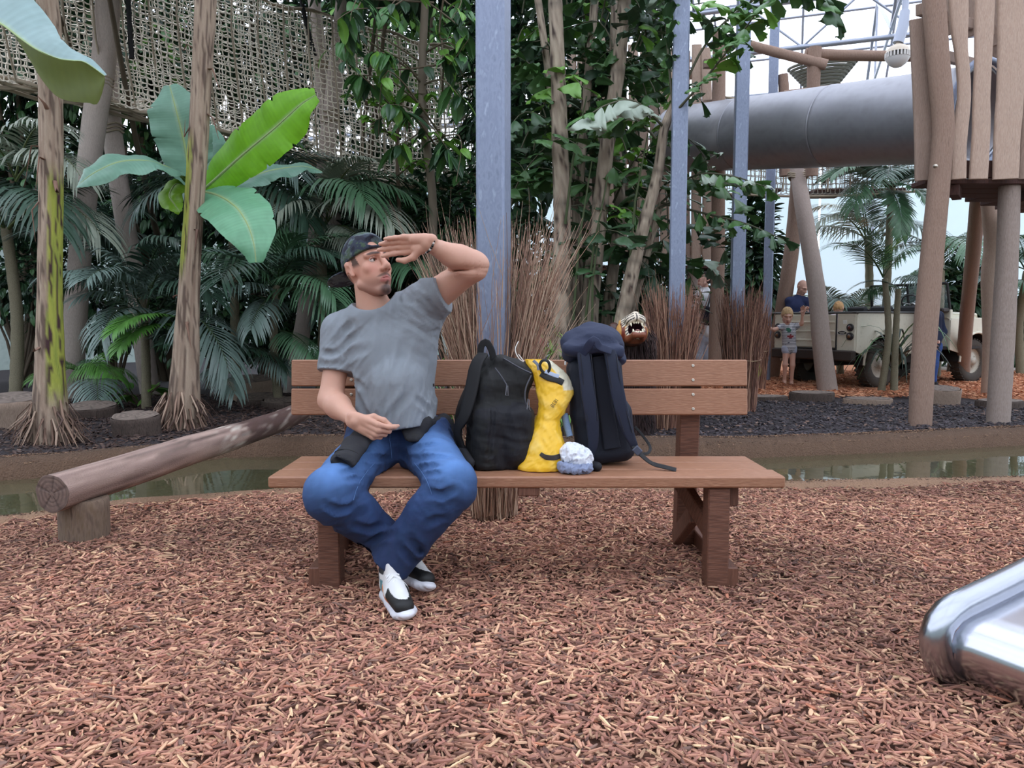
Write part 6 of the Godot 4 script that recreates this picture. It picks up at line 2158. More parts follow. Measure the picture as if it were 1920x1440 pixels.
func carved_heads():
	var at := P(1187, 700, 6.95)
	at.y = 0.0
	var t := thing("carved_tiger", "carved painted tiger head with open fanged mouth and dark shaggy mane, behind the bench back", "carving", at)
	var o := Transform3D(Basis(), -t.position)
	var face := Vector3(0.12, 0.62, 0.78).normalized()
	var sd := Vector3.UP.cross(face).normalized()
	var h := Transform3D(Basis(sd, face.cross(sd), face), P(1186, 622, 6.85))
	var S := Soft.new()
	S.space(h.origin - Vector3.ONE * 0.26, h.origin + Vector3.ONE * 0.26, 0.0062, 110.0)
	S.egg(h * Vector3(0, 0.01, -0.02), Vector3(0.142, 0.13, 0.13), h.basis)
	S.egg(h * Vector3(0, 0.045, 0.1), Vector3(0.085, 0.055, 0.075), h.basis)
	S.egg(h * Vector3(0.045, 0.035, 0.12), Vector3(0.05, 0.042, 0.045), h.basis)
	S.egg(h * Vector3(-0.045, 0.035, 0.12), Vector3(0.05, 0.042, 0.045), h.basis)
	S.egg(h * Vector3(0, 0.08, 0.155), Vector3(0.03, 0.02, 0.02), h.basis)
	S.bone(h * Vector3(-0.06, -0.1, 0.03), h * Vector3(-0.03, -0.12, 0.12), 0.03, 0.026)
	S.bone(h * Vector3(0.06, -0.1, 0.03), h * Vector3(0.03, -0.12, 0.12), 0.03, 0.026)
	S.bone(h * Vector3(-0.035, -0.125, 0.12), h * Vector3(0.035, -0.125, 0.12), 0.024, 0.024)
	for x in [-1.0, 1.0]:
		S.bone(h * Vector3(0.05 * x, 0.1, 0.07), h * Vector3(0.1 * x, 0.085, 0.03), 0.02, 0.018)
		S.egg(h * Vector3(0.135 * x, 0.1, -0.06), Vector3(0.045, 0.05, 0.025), h.basis)
	S.settle()
	S.dig(h * Vector3(0, -0.045, 0.12), Vector3(0.07, 0.058, 0.12), h.basis, 0.012)
	for x in [-1.0, 1.0]: S.dig(h * Vector3(0.062 * x, 0.076, 0.09), Vector3(0.02, 0.014, 0.02), h.basis, 0.008)
	var hv := h.affine_inverse()
	S.net(func(p, n):
		var q: Vector3 = hv * p
		var m := Vector2(q.x / 0.07, (q.y + 0.045) / 0.06).length()
		if m < 1.0 and q.z < 0.12: return lin(40, 20, 22).lerp(lin(92, 60, 62), smoothstep(-0.06, -0.1, q.y))
		if q.z < -0.02: return lin(74, 48, 42)
		if q.y > 0.0 and q.z > 0.05 and absf(q.x) < 0.11 or m < 1.3 and q.z > 0.04:
			var st := sin(q.y * 260.0 + absf(q.x) * 90.0)
			if absf(q.x) < 0.006 and q.y < 0.07: return lin(40, 30, 30)
			return lin(30, 24, 26) if st > 0.35 and absf(q.x) > 0.02 else lin(226, 212, 190)
		var ring := sin(q.x * 55.0)
		if absf(absf(q.x) - 0.105) < 0.012 and q.y < 0.06: return lin(122, 50, 36)
		return lin(226, 168, 92).lerp(lin(132, 74, 50), smoothstep(0.0, -0.1, q.y)))
	obj("head", S.done(), vmat(0.35), t, o)
	var tm := mat(rgb(236, 226, 196), 0.35)
	for q in [[-0.05, -0.002, -1.0, 0.036], [0.05, -0.002, -1.0, 0.036], [-0.02, 0.006, -1.0, 0.016], [0.0, 0.007, -1.0, 0.015], [0.02, 0.006, -1.0, 0.016], [-0.042, -0.1, 1.0, 0.034], [0.042, -0.1, 1.0, 0.034], [-0.018, -0.105, 1.0, 0.014], [0.0, -0.105, 1.0, 0.014], [0.018, -0.105, 1.0, 0.014]]:
		var f := MB.new()
		var a := h * Vector3(q[0], q[1], 0.125 if q[2] < 0 else 0.128)
		f.tube([a, a + h.basis.y * q[2] * q[3] * 0.6 + h.basis.z * 0.003, a + h.basis.y * q[2] * q[3]], [0.0095, 0.007, 0.001], 7)
		obj("tooth", f.done(), tm, t, o)
	var tg := Soft.new()
	tg.space(h.origin - Vector3.ONE * 0.2, h.origin + Vector3.ONE * 0.2, 0.007, 140.0)
	tg.egg(h * Vector3(0, -0.078, 0.085), Vector3(0.034, 0.014, 0.05), h.basis)
	tg.settle()
	tg.net(func(p, n): return lin(150, 104, 100))
	obj("tongue", tg.done(), vmat(0.4), t, o)
	shag(t, o, P(1187, 618, 7.06), 0.165, 0.88, lin(54, 38, 36), 900)
	at = P(997, 700, 6.4)
	at.y = 0.0
	t = thing("carved_ape", "small dark carved ape head with open mouth and a red ear, behind the black backpack", "carving", at)
	o = Transform3D(Basis(), -t.position)
	face = Vector3(-0.1, 0.4, 0.9).normalized()
	sd = Vector3.UP.cross(face).normalized()
	h = Transform3D(Basis(sd, face.cross(sd), face), P(995, 648, 6.4))
	S = Soft.new()
	S.space(h.origin - Vector3.ONE * 0.2, h.origin + Vector3.ONE * 0.2, 0.0062, 130.0)
	S.egg(h * Vector3(0, 0.01, -0.03), Vector3(0.085, 0.1, 0.09), h.basis)
	S.egg(h * Vector3(0, -0.03, 0.045), Vector3(0.06, 0.055, 0.06), h.basis)
	S.bone(h * Vector3(-0.05, 0.045, 0.06), h * Vector3(0.05, 0.045, 0.06), 0.018, 0.018)
	S.bone(h * Vector3(-0.04, -0.012, 0.09), h * Vector3(0.04, -0.012, 0.09), 0.014, 0.014)
	S.bone(h * Vector3(-0.03, -0.085, 0.075), h * Vector3(0.03, -0.085, 0.075), 0.016, 0.016)
	S.egg(h * Vector3(0, 0.02, 0.09), Vector3(0.022, 0.016, 0.02), h.basis)
	S.settle()
	S.dig(h * Vector3(0, -0.05, 0.1), Vector3(0.042, 0.026, 0.05), h.basis, 0.008)
	for x in [-1.0, 1.0]: S.dig(h * Vector3(0.028 * x, 0.028, 0.08), Vector3(0.014, 0.01, 0.02), h.basis, 0.006)
	hv = h.affine_inverse()
	S.net(func(p, n):
		var q: Vector3 = hv * p
		if Vector2(q.x / 0.042, (q.y + 0.05) / 0.026).length() < 1.0: return lin(22, 16, 18)
		return lin(70, 56, 54).lerp(lin(104, 86, 80), clampf(q.z * 8.0, 0, 1)))
	obj("head", S.done(), vmat(0.5), t, o)
	for x in [-1.0, 1.0]:
		var e := MB.new()
		e.lathe(Transform3D(h.basis * Basis(Vector3.RIGHT, PI / 2), h * Vector3(0.098 * x, 0.03, 0.0)), [Vector2(0, -0.012), Vector2(0.03, -0.012), Vector2(0.038, 0.0), Vector2(0.03, 0.012), Vector2(0.02, 0.006), Vector2(0.0, 0.004)], 16)
		obj("ear", e.done(), mat(rgb(150, 62, 66), 0.5), t, o)
	shag(t, o, P(996, 668, 6.42), 0.09, 0.72, lin(62, 50, 48), 400)

func shag(t: Node3D, o: Transform3D, top: Vector3, r: float, h: float, c: Color, n: int):      # shaggy fibre body down to the ground
	var core := MB.new()
	core.lathe(Transform3D(Basis(), Vector3(top.x, 0, top.z)), [Vector2(r * 1.0, -0.01), Vector2(r * 1.05, top.y * 0.4), Vector2(r * 0.9, top.y * 0.8), Vector2(r * 0.6, top.y), Vector2(0, top.y + 0.02)], 20)
	obj("body", core.done(), mat(c.linear_to_srgb(), 0.95), t, o)
	var m := MB.new()
	for i in n:
		var a := rr(0, TAU)
		var y := top.y * pow(rng.randf(), 0.6)
		var q := Vector3(top.x + cos(a) * r, y, top.z + sin(a) * r)
		m.col = c * rr(0.5, 1.7)
		var l := rr(0.1, 0.22)
		m.tube([q, q + Vector3(cos(a) * 0.04, -l * 0.4, sin(a) * 0.04), q + Vector3(cos(a) * 0.05 + rr(-0.02, 0.02), -l, sin(a) * 0.05)], [0.006, 0.005, 0.001], 3, false)
	obj("shaggy_fibre", m.done(), M.painted, t, o).set_meta("kind", "stuff")

func car():
	var rw := G(1641, 727, 0.035)
	var fw := G(1814, 717, 0.035)
	var f := (fw - rw).normalized()
	var n := Vector3(-f.z, 0, f.x)
	var wb := rw.distance_to(fw) / 2
	var t := thing("car", "old cream open-topped off-road car seen from behind, with grubby panels and dark trim", "car", (rw + fw) / 2 - n * 0.66)
	t.position.y = 0.035
	t.basis = Basis(n, Vector3.UP, -f)
	var cream := grained([rgb(206, 199, 178), rgb(222, 216, 196), rgb(219, 212, 191), rgb(224, 218, 200)], Vector3(1.2, 1.2, 1.2), 0.45, 0.0, 0.012, 81)
	var dark := mat(rgb(40, 37, 36), 0.7)
	var x := 0.78
	# side panels with wheel arches, both sides
	for s in [-1.0, 1.0]:
		for part in [[wb, wb + 0.62, 0.12, 1.13], [-wb, -0.42, -wb - 0.46, 1.06]]:
			var zc: float = part[0]
			var z1: float = maxf(part[1], part[2])
			var z0: float = minf(part[1], part[2])
			var poly := [Vector2(z0, part[3]), Vector2(z0, 0.56)]
			if s != 0:
				for i in 15:
					var a := PI - PI * i / 14.0
					poly.append(Vector2(zc + 0.44 * cos(a), maxf(0.36 + 0.46 * sin(a), 0.5 if i in [0, 14] else 0.0)))
			poly.append_array([Vector2(z1, 0.56), Vector2(z1, part[3] - 0.03), Vector2(z1 - 0.03, part[3])])
			var m := MB.new()
			m.prism(poly, 0.03, Transform3D(Basis(Vector3(0, 0, 1), Vector3.UP, Vector3(-1, 0, 0)), Vector3(s * x + 0.015, 0, 0)))
			obj("side_panel" if part[0] > 0 else "front_wing", m.done(), cream, t)
			var ar := MB.new()
			var arc := []
			for i in 17: arc.append(Vector3(s * (x + 0.02), 0.36 + 0.47 * sin(PI * i / 16.0), zc + 0.45 * cos(PI * i / 16.0)))
			ar.tube(arc, [0.018], 6)
			obj("arch_lip", ar.done(), cream, t)
			var wl := MB.new()                        # inner arch
			var rows := []
			for i in 13: rows.append([Vector3(s * x, 0.36 + 0.47 * sin(PI * i / 12.0), zc + 0.45 * cos(PI * i / 12.0)), Vector3(s * 0.45, 0.36 + 0.47 * sin(PI * i / 12.0), zc + 0.45 * cos(PI * i / 12.0))])
			wl.grid(rows)
			obj("wheel_housing", wl.done(), dark, t)
	# rear: tailgate between two corner panels
	var zr := wb + 0.62
	for q in [[-0.62, 0.33], [0.62, 0.33]]:
		var m := MB.new()
		m.box(Transform3D(Basis(), Vector3(q[0], 0.85, zr)), Vector3(q[1], 0.58, 0.04), 0.015)
		obj("corner_panel", m.done(), cream, t)
	var tg := MB.new()
	tg.box(Transform3D(Basis(), Vector3(0, 0.86, zr + 0.01)), Vector3(0.9, 0.5, 0.035), 0.012)
	var tail := obj("tailgate", tg.done(), cream, t)
	for y in [0.72, 0.86, 1.0]:
		var rb := MB.new()
		rb.box(Transform3D(Basis(), Vector3(0, y, zr + 0.03)), Vector3(0.84, 0.03, 0.012), 0.005)
		obj("pressed_rib", rb.done(), cream, tail)
	for q in [[-0.45], [0.45]]:
		var st := MB.new()
		st.box(Transform3D(Basis(), Vector3(q[0], 0.86, zr + 0.022)), Vector3(0.02, 0.55, 0.02), 0.004)
		obj("gate_edge", st.done(), dark, t)
	for q in [[Vector3(0, 1.14, zr), Vector3(1.6, 0.035, 0.06)], [Vector3(x, 1.145, 0.95), Vector3(0.07, 0.03, 1.7)], [Vector3(-x, 1.145, 0.95), Vector3(0.07, 0.03, 1.7)]]:
		var m := MB.new()
		m.box(Transform3D(Basis(), q[0]), q[1], 0.01)
		obj("top_capping", m.done(), mat(rgb(78, 78, 76), 0.5), t)
	var bm := MB.new()
	bm.box(Transform3D(Basis(), Vector3(0, 0.5, zr + 0.03)), Vector3(1.58, 0.16, 0.1), 0.02)
	obj("rear_bumper", bm.done(), grained([rgb(34, 32, 32), rgb(70, 58, 52), rgb(46, 42, 40)], Vector3(3, 3, 3), 0.8, 0.0, 0.03, 83), t)
	for y in [0.92, 0.79]:
		for s in [-1.0, 1.0]:
			var m := MB.new()
			m.lathe(Transform3D(Basis(Vector3.RIGHT, PI / 2), Vector3(s * 0.7, y, zr + 0.02)), [Vector2(0.058, 0), Vector2(0.058, 0.02), Vector2(0.045, 0.024), Vector2(0.042, 0.018), Vector2(0.036, 0.03), Vector2(0.0, 0.038)], 18)
			var lt := obj("rear_light", m.done(), mat(rgb(46, 44, 46), 0.4), t)
			var ln := MB.new()
			ln.lathe(Transform3D(Basis(Vector3.RIGHT, PI / 2), Vector3(s * 0.7, y, zr + 0.045)), [Vector2(0.03, 0), Vector2(0.024, 0.012), Vector2(0, 0.016)], 14)
			obj("lens", ln.done(), mat(rgb(96, 48, 44) if y > 0.85 else rgb(120, 84, 56), 0.2), lt)
	# oval badge plate on the right corner panel
	var bd := MB.new()
	var oval := []
	for i in 28: oval.append(Vector2(cos(TAU * i / 28) * 0.085, sin(TAU * i / 28) * 0.032))
	bd.prism(oval, 0.008, Transform3D(Basis(), Vector3(0.56, 0.84, zr + 0.018)))
	var badge := obj("badge_plate", bd.done(), mat(rgb(60, 62, 58), 0.4, 0.4), t)
	var bi := MB.new()
	var ring := []
	for i in 29: ring.append(Vector3(0.56 + cos(TAU * i / 28) * 0.083, 0.84 + sin(TAU * i / 28) * 0.03, zr + 0.028))
	bi.tube(ring, [0.005], 5, false)
	bi.box(Transform3D(Basis(), Vector3(0.56, 0.846, zr + 0.028)), Vector3(0.1, 0.01, 0.004))
	bi.box(Transform3D(Basis(), Vector3(0.56, 0.832, zr + 0.028)), Vector3(0.08, 0.008, 0.004))
	obj("badge_relief", bi.done(), mat(rgb(200, 200, 192), 0.4, 0.3), badge)
	var lb := MB.new()
	lb.box(Transform3D(Basis(), Vector3(0.6, 1.0, zr + 0.021)), Vector3(0.07, 0.06, 0.004), 0.001)
	obj("sticker", lb.done(), mat(rgb(236, 234, 224), 0.6), t)
	# floor, seats, bulkhead, bonnet
	var fl := MB.new()
	fl.box(Transform3D(Basis(), Vector3(0, 0.58, 0.2)), Vector3(1.5, 0.05, 3.0), 0.01)
	fl.box(Transform3D(Basis(), Vector3(0.35, 0.42, 0)), Vector3(0.1, 0.16, 3.4), 0.01)
	fl.box(Transform3D(Basis(), Vector3(-0.35, 0.42, 0)), Vector3(0.1, 0.16, 3.4), 0.01)
	obj("chassis", fl.done(), dark, t)
	for s in [-0.48, 0.0, 0.48]:
		var se := MB.new()
		se.box(Transform3D(Basis(Vector3.RIGHT, -0.15), Vector3(s, 1.05, 0.22)), Vector3(0.42, 0.42, 0.09), 0.035)
		se.box(Transform3D(Basis(), Vector3(s, 0.82, -0.02)), Vector3(0.44, 0.12, 0.44), 0.04)
		obj("seat", se.done(), mat(rgb(34, 34, 36), 0.6), t)
	var bh := MB.new()
	bh.box(Transform3D(Basis(), Vector3(0, 0.9, -0.5)), Vector3(1.5, 0.6, 0.06), 0.01)
	obj("bulkhead", bh.done(), cream, t)
	var ds := MB.new()
	ds.box(Transform3D(Basis(), Vector3(0, 1.19, -0.42)), Vector3(1.46, 0.07, 0.22), 0.02)
	obj("dashboard", ds.done(), mat(rgb(52, 44, 40), 0.5), t)
	var zf := -wb - 0.46
	var bo := MB.new()
	var br := []
	for z in [-0.5, zf + 0.1, zf + 0.02, zf]:
		var row := []
		for i in 13:
			var u := -1.0 + i / 6.0
			row.append(Vector3(u * 0.5, (1.19 if z > zf + 0.05 else (1.16 if z > zf + 0.01 else 1.1)) - 0.05 * pow(absf(u), 4.0) - (0.02 if z < -1.0 else 0.0), z))
		br.append(row)
	bo.grid(br, true, false, true)
	bo.box(Transform3D(Basis(), Vector3(0, 1.05, (zf - 0.5) / 2)), Vector3(0.98, 0.2, absf(zf + 0.5)), 0.02)
	obj("bonnet", bo.done(), cream, t)
	for s in [-1.0, 1.0]:
		var wt := MB.new()
		var wr := []
		for z in [-0.45, -0.55, zf + 0.12, zf + 0.03, zf]:
			var yy := 1.07 if z > zf + 0.1 else (1.04 if z > zf + 0.02 else 0.97)
			wr.append([Vector3(s * 0.5, yy, z), Vector3(s * 0.7, yy, z), Vector3(s * 0.765, yy - 0.02, z), Vector3(s * 0.795, yy - 0.07, z)])
		wt.grid(wr, true, false, s > 0)
		obj("wing_top", wt.done(), cream, t)
		var fr := MB.new()
		fr.box(Transform3D(Basis(), Vector3(s * 0.64, 0.76, zf + 0.02)), Vector3(0.3, 0.44, 0.03), 0.01)
		obj("wing_front", fr.done(), cream, t)
	var gr := MB.new()
	gr.box(Transform3D(Basis(), Vector3(0, 0.8, zf + 0.1)), Vector3(0.98, 0.5, 0.04), 0.01)
	obj("grille", gr.done(), dark, t)
	var fb := MB.new()
	fb.box(Transform3D(Basis(), Vector3(0, 0.5, zf - 0.1)), Vector3(1.5, 0.12, 0.08), 0.01)
	obj("front_bumper", fb.done(), dark, t)
	# windscreen
	var ws := MB.new()
	for q in [[Vector3(-0.72, 1.18, -0.5), Vector3(-0.7, 1.62, -0.42)], [Vector3(0.72, 1.18, -0.5), Vector3(0.7, 1.62, -0.42)], [Vector3(-0.7, 1.62, -0.42), Vector3(0.7, 1.62, -0.42)], [Vector3(-0.72, 1.2, -0.5), Vector3(0.72, 1.2, -0.5)], [Vector3(0, 1.2, -0.5), Vector3(0, 1.62, -0.42)]]:
		ws.tube(q, [0.022], 6)
	var wsf := obj("windscreen_frame", ws.done(), dark, t)
	var gl := mat(Color(0.8, 0.9, 0.9, 0.12), 0.04)
	gl.transparency = BaseMaterial3D.TRANSPARENCY_ALPHA
	for s in [-0.36, 0.36]:
		var g := MB.new()
		g.box(Transform3D(Basis(Vector3.RIGHT, 0.18), Vector3(s, 1.41, -0.46)), Vector3(0.68, 0.41, 0.006))
		obj("pane", g.done(), gl, wsf)
	# steering wheel
	var sw := MB.new()
	var sb := Transform3D(Basis(Vector3.RIGHT, -0.95), Vector3(0.38, 1.27, -0.08))
	var rim := []
	for i in 33: rim.append(sb * Vector3(cos(TAU * i / 32) * 0.2, 0, sin(TAU * i / 32) * 0.2))
	sw.tube(rim, [0.013], 7, false)
	var wheel_ := obj("steering_wheel", sw.done(), mat(rgb(70, 70, 70), 0.4), t)
	var hub := MB.new()
	hub.lathe(sb, [Vector2(0.05, -0.02), Vector2(0.05, 0.01), Vector2(0.0, 0.025)], 14)
	for a in [0.3, PI - 0.3, PI * 1.5]: hub.tube([sb.origin, sb * Vector3(cos(a) * 0.2, 0, sin(a) * 0.2)], [0.009], 5)
	hub.tube([sb.origin, sb * Vector3(0, -0.6, 0)], [0.018], 6)
	obj("spokes", hub.done(), mat(rgb(196, 196, 194), 0.3, 0.5), wheel_)
	# wheels
	for q in [[x - 0.13, wb], [x - 0.13, -wb], [-x + 0.13, wb], [-x + 0.13, -wb]]:
		var s := signf(q[0])
		var wx := Transform3D(Basis(Vector3.BACK, -PI / 2 * s), Vector3(q[0], 0.36, q[1]))
		var ty := MB.new()
		ty.lathe(wx, [Vector2(0.2, -0.09), Vector2(0.3, -0.1), Vector2(0.345, -0.085), Vector2(0.36, -0.05), Vector2(0.36, 0.05), Vector2(0.345, 0.085), Vector2(0.3, 0.1), Vector2(0.21, 0.09), Vector2(0.2, 0.07)], 40)
		for i in 32:
			var a := TAU * i / 32
			for k in [-1.0, 1.0]:
				ty.box(wx * Transform3D(Basis(Vector3.UP, -a), Vector3(cos(a + k * 0.05) * 0.362, k * 0.05, sin(a + k * 0.05) * 0.362)), Vector3(0.016, 0.075, 0.035))
		var tyre := obj("tyre", ty.done(), grained([rgb(44, 42, 40), rgb(78, 70, 62), rgb(56, 52, 48)], Vector3(3, 3, 3), 0.9, 0.0, 0.03, 84), t)
		var hb := MB.new()
		hb.lathe(wx, [Vector2(0.205, 0.08), Vector2(0.2, 0.05), Vector2(0.17, 0.03), Vector2(0.12, 0.06), Vector2(0.07, 0.065), Vector2(0.065, 0.1), Vector2(0.0, 0.105)], 28)
		for i in 5:
			var a := TAU * i / 5
			hb.lathe(wx * Transform3D(Basis(), Vector3(cos(a) * 0.095, 0.06, sin(a) * 0.095)), [Vector2(0.012, 0), Vector2(0.01, 0.016), Vector2(0, 0.018)], 6)
		obj("hub", hb.done(), grained([rgb(128, 116, 100), rgb(190, 182, 166), rgb(160, 150, 134)], Vector3(4, 4, 4), 0.6, 0.0, 0.03, 85), tyre)

# ---------------------------------------------------------------- plants
var fronds := []                                      # [mesh, chord] of ready-made palm fronds
var leaf_mats := {}

func tint(name_: String, c: Color, rough := 0.42, back := 0.35) -> StandardMaterial3D:
	if not leaf_mats.has(name_):
		var m := vmat(rough, back)
		m.albedo_color = c
		leaf_mats[name_] = m
	return leaf_mats[name_]

func frond_mesh(n: int, ll: float, lw: float, e0: float, e1: float, droop: float, a0 := 1.25, a1 := 0.45) -> Array:   # a palm frond along +z, one metre of rachis
	var m := MB.new()
	var path := []
	var p := Vector3.ZERO
	for i in 25:
		path.append(p)
		var e := lerpf(e0, e1, pow(i / 24.0, 1.2))
		p += Vector3(0, sin(e), cos(e)) / 24.0
	m.col = lin(150, 158, 104)
	m.tube(path, lerp_list([0.011, 0.008, 0.004, 0.002], 25), 5)
	m.st.set_smooth_group(0)
	for k in n:
		for s in [-1.0, 1.0]:
			var t := lerpf(0.16, 0.99, (k + 0.25 * s * 0.5 + 0.2) / n)
			var i := mini(int(t * 24), 23)
			var q: Vector3 = path[i].lerp(path[i + 1], t * 24 - i)
			var tn: Vector3 = (path[i + 1] - path[i]).normalized()
			var up := Vector3(0, tn.z, -tn.y)
			var a := lerpf(a0, a1, t) + rr(-0.07, 0.07)
			var d := (tn * cos(a) + Vector3(s * sin(a), 0, 0) + up * 0.18).normalized()
			var l := ll * (0.55 + 0.45 * sin(PI * clampf(t * 0.9 + 0.08, 0, 1))) * rr(0.88, 1.1)
			var c := Color.WHITE * rr(0.72, 1.1)
			m.col = c
			var w := d.cross(up).normalized() * lw
			var b := q
			var prev := [q - w * 0.35, q + w * 0.35]
			m.flat()
			for j in range(1, 5):
				var u := j / 4.0
				b += (d + Vector3(0, -droop * u * u * 1.6, 0)).normalized() * l / 4.0
				var ww: Vector3 = w * [0.35, 0.9, 1.0, 0.65, 0.04][j]
				var now := [b - ww, b + ww]
				if j < 4: m.quad(prev[0], prev[1], now[1], now[0])
				else: m.tri(prev[0], prev[1], b)
				prev = now
	return [m.done(), path[24]]

func make_fronds():
	fronds = [frond_mesh(29, 0.40, 0.0105, 0.75, -0.75, 0.7), frond_mesh(27, 0.44, 0.0105, 0.55, -0.95, 1.0), frond_mesh(34, 0.36, 0.0085, 0.95, -0.25, 0.4), frond_mesh(26, 0.42, 0.0115, 0.4, -0.5, 1.4), frond_mesh(30, 0.34, 0.020, 0.9, -0.3, 0.45, 1.1, 0.4)]

func frond_to(t: Node3D, a: Vector3, b: Vector3, kind: int, mt: Material, roll := 0.0):      # a frond from a to b
	var ch: Vector3 = fronds[kind][1]
	var v := b - a
	var s := v.length() / ch.length()
	var zl := ch.normalized()
	var xl := Vector3.RIGHT
	var yl := zl.cross(xl)
	var z := v.normalized()
	var x := Vector3.UP.cross(z)
	x = (x if x.length() > 0.05 else Vector3.RIGHT).normalized()
	var y := z.cross(x)
	var bas := Basis(x, y, z).rotated(z, roll) * Basis(xl, yl, zl).inverse()
	obj("frond", fronds[kind][0], mt, t, Transform3D(bas.scaled(Vector3.ONE * s), a - t.position))

func palm(label: String, base: Vector3, h: float, trunk: float, nf: int, len: float, mts: Array, list := [], kinds := [0, 1, 2, 3], cat := "palm", name_ := "palm", spread := 1.0):
	var t := thing(name_, label, cat, base)
	if trunk > 0.0:
		var m := MB.new()
		var rads := []
		for i in 26: rads.append(trunk * (1.15 - 0.3 * i / 25.0) * (1.06 if i % 2 == 0 else 0.98))
		var path := spline([Vector3(0, -0.05, 0), Vector3(rr(-0.06, 0.06), h * 0.5, rr(-0.06, 0.06)), Vector3(0, h, 0)], 26)
		m.tube(path, rads, 9)
		obj("trunk", m.done(), M.palmtrunk, t)
	for i in nf:
		var a := TAU * (i + rr(-0.25, 0.25)) / nf
		var el := rr(0.15, 0.75)
		var l := len * rr(0.75, 1.1)
		var b := base + Vector3(0, h, 0) + Vector3(cos(a) * 0.03, rr(-0.05, 0.05), sin(a) * 0.03)
		frond_to(t, b, b + Vector3(cos(a) * cos(el) * spread, sin(el) - 0.25, sin(a) * cos(el) * spread) * l, kinds[i % kinds.size()], mts[rng.randi() % mts.size()])
	for q in list:                                    # [from x, y, d, to x, y, d, kind, material, roll]
		frond_to(t, P(q[0], q[1], q[2]), P(q[3], q[4], q[5]), q[6], q[7], q[8] if q.size() > 8 else 0.0)
	return t

func banana_leaf(t: Node3D, mid: Array, widths: Array, up: Vector3, top: Color, under: Color, fold := 0.35, wave := 0.02, seed_ := 0.0, hang := []):
	var n := 84
	var p := spline(mid, n)
	var w := lerp_list(widths, n)
	var m := MB.new()
	for s in [-1.0, 1.0]:
		var rows := []
		var low := []
		var cols := []
		var cl := []
		for i in n:
			var tn: Vector3 = (p[mini(i + 1, n - 1)] - p[maxi(i - 1, 0)]).normalized()
			var sd := tn.cross(up).normalized()
			var nn := sd.cross(tn).normalized()
			var row := []
			var lw := []
			var cr := []
			var cc := []
			var tear: float = 1.0 - 0.16 * smoothstep(0.35, 0.5, noise.get_noise_2d(i * 33 + seed_ * 50, s * 300))
			for j in 9:
				var u := j / 8.0
				var q: Vector3 = p[i] + sd * s * w[i] * u * tear * (1.0 - 0.12 * u) - tn * 0.10 * u * w[i] * -1.0
				q += nn * (fold * u * w[i] * (0.55 - 0.75 * u) + wave * u * sin(i * 0.3 + s + seed_) + (0.0028 if i % 2 == 0 else -0.0028) * minf(u * 4.0, 1.0) * (0.6 + 0.6 * noise.get_noise_2d(i * 90, seed_ * 70)))
				if hang.size() and s > 0:            # this half hangs from the midrib near the tip
					q = p[i] + (hang[0] * u + Vector3(0.02, 0, 0.03) * sin(u * 5.0 + i * 0.12)) * hang[1] * smoothstep(0.64, 0.82, float(i) / n) * smoothstep(1.0, 0.93, float(i) / n)
				row.append(q)
				lw.append(q - nn * 0.0012)
				var v: float = 0.93 + 0.12 * (i % 2) * (0.5 + noise.get_noise_2d(i * 80, seed_ * 90)) + 0.14 * noise.get_noise_2d(i * 16 + seed_ * 100, j * 40)
				if hang.size() and s > 0: cr.append(under * v)
				else: cr.append(top.lerp(lin(190, 210, 170), 0.55 if j == 0 else 0.0) * v)
				cc.append(under.lerp(lin(200, 200, 140), 0.4 if j == 0 else 0.0) * v)
			rows.append(row)
			low.append(lw)
			cols.append(cr)
			cl.append(cc)
		m.grid(rows, true, false, s < 0, cols)
		m.grid(low, true, false, s > 0, cl)
	m.col = lin(168, 190, 130)
	m.tube(p, lerp_list([0.016, 0.012, 0.008, 0.003], n), 6)
	obj("leaf", m.done(), M.banana, t, Transform3D(Basis(), -t.position))

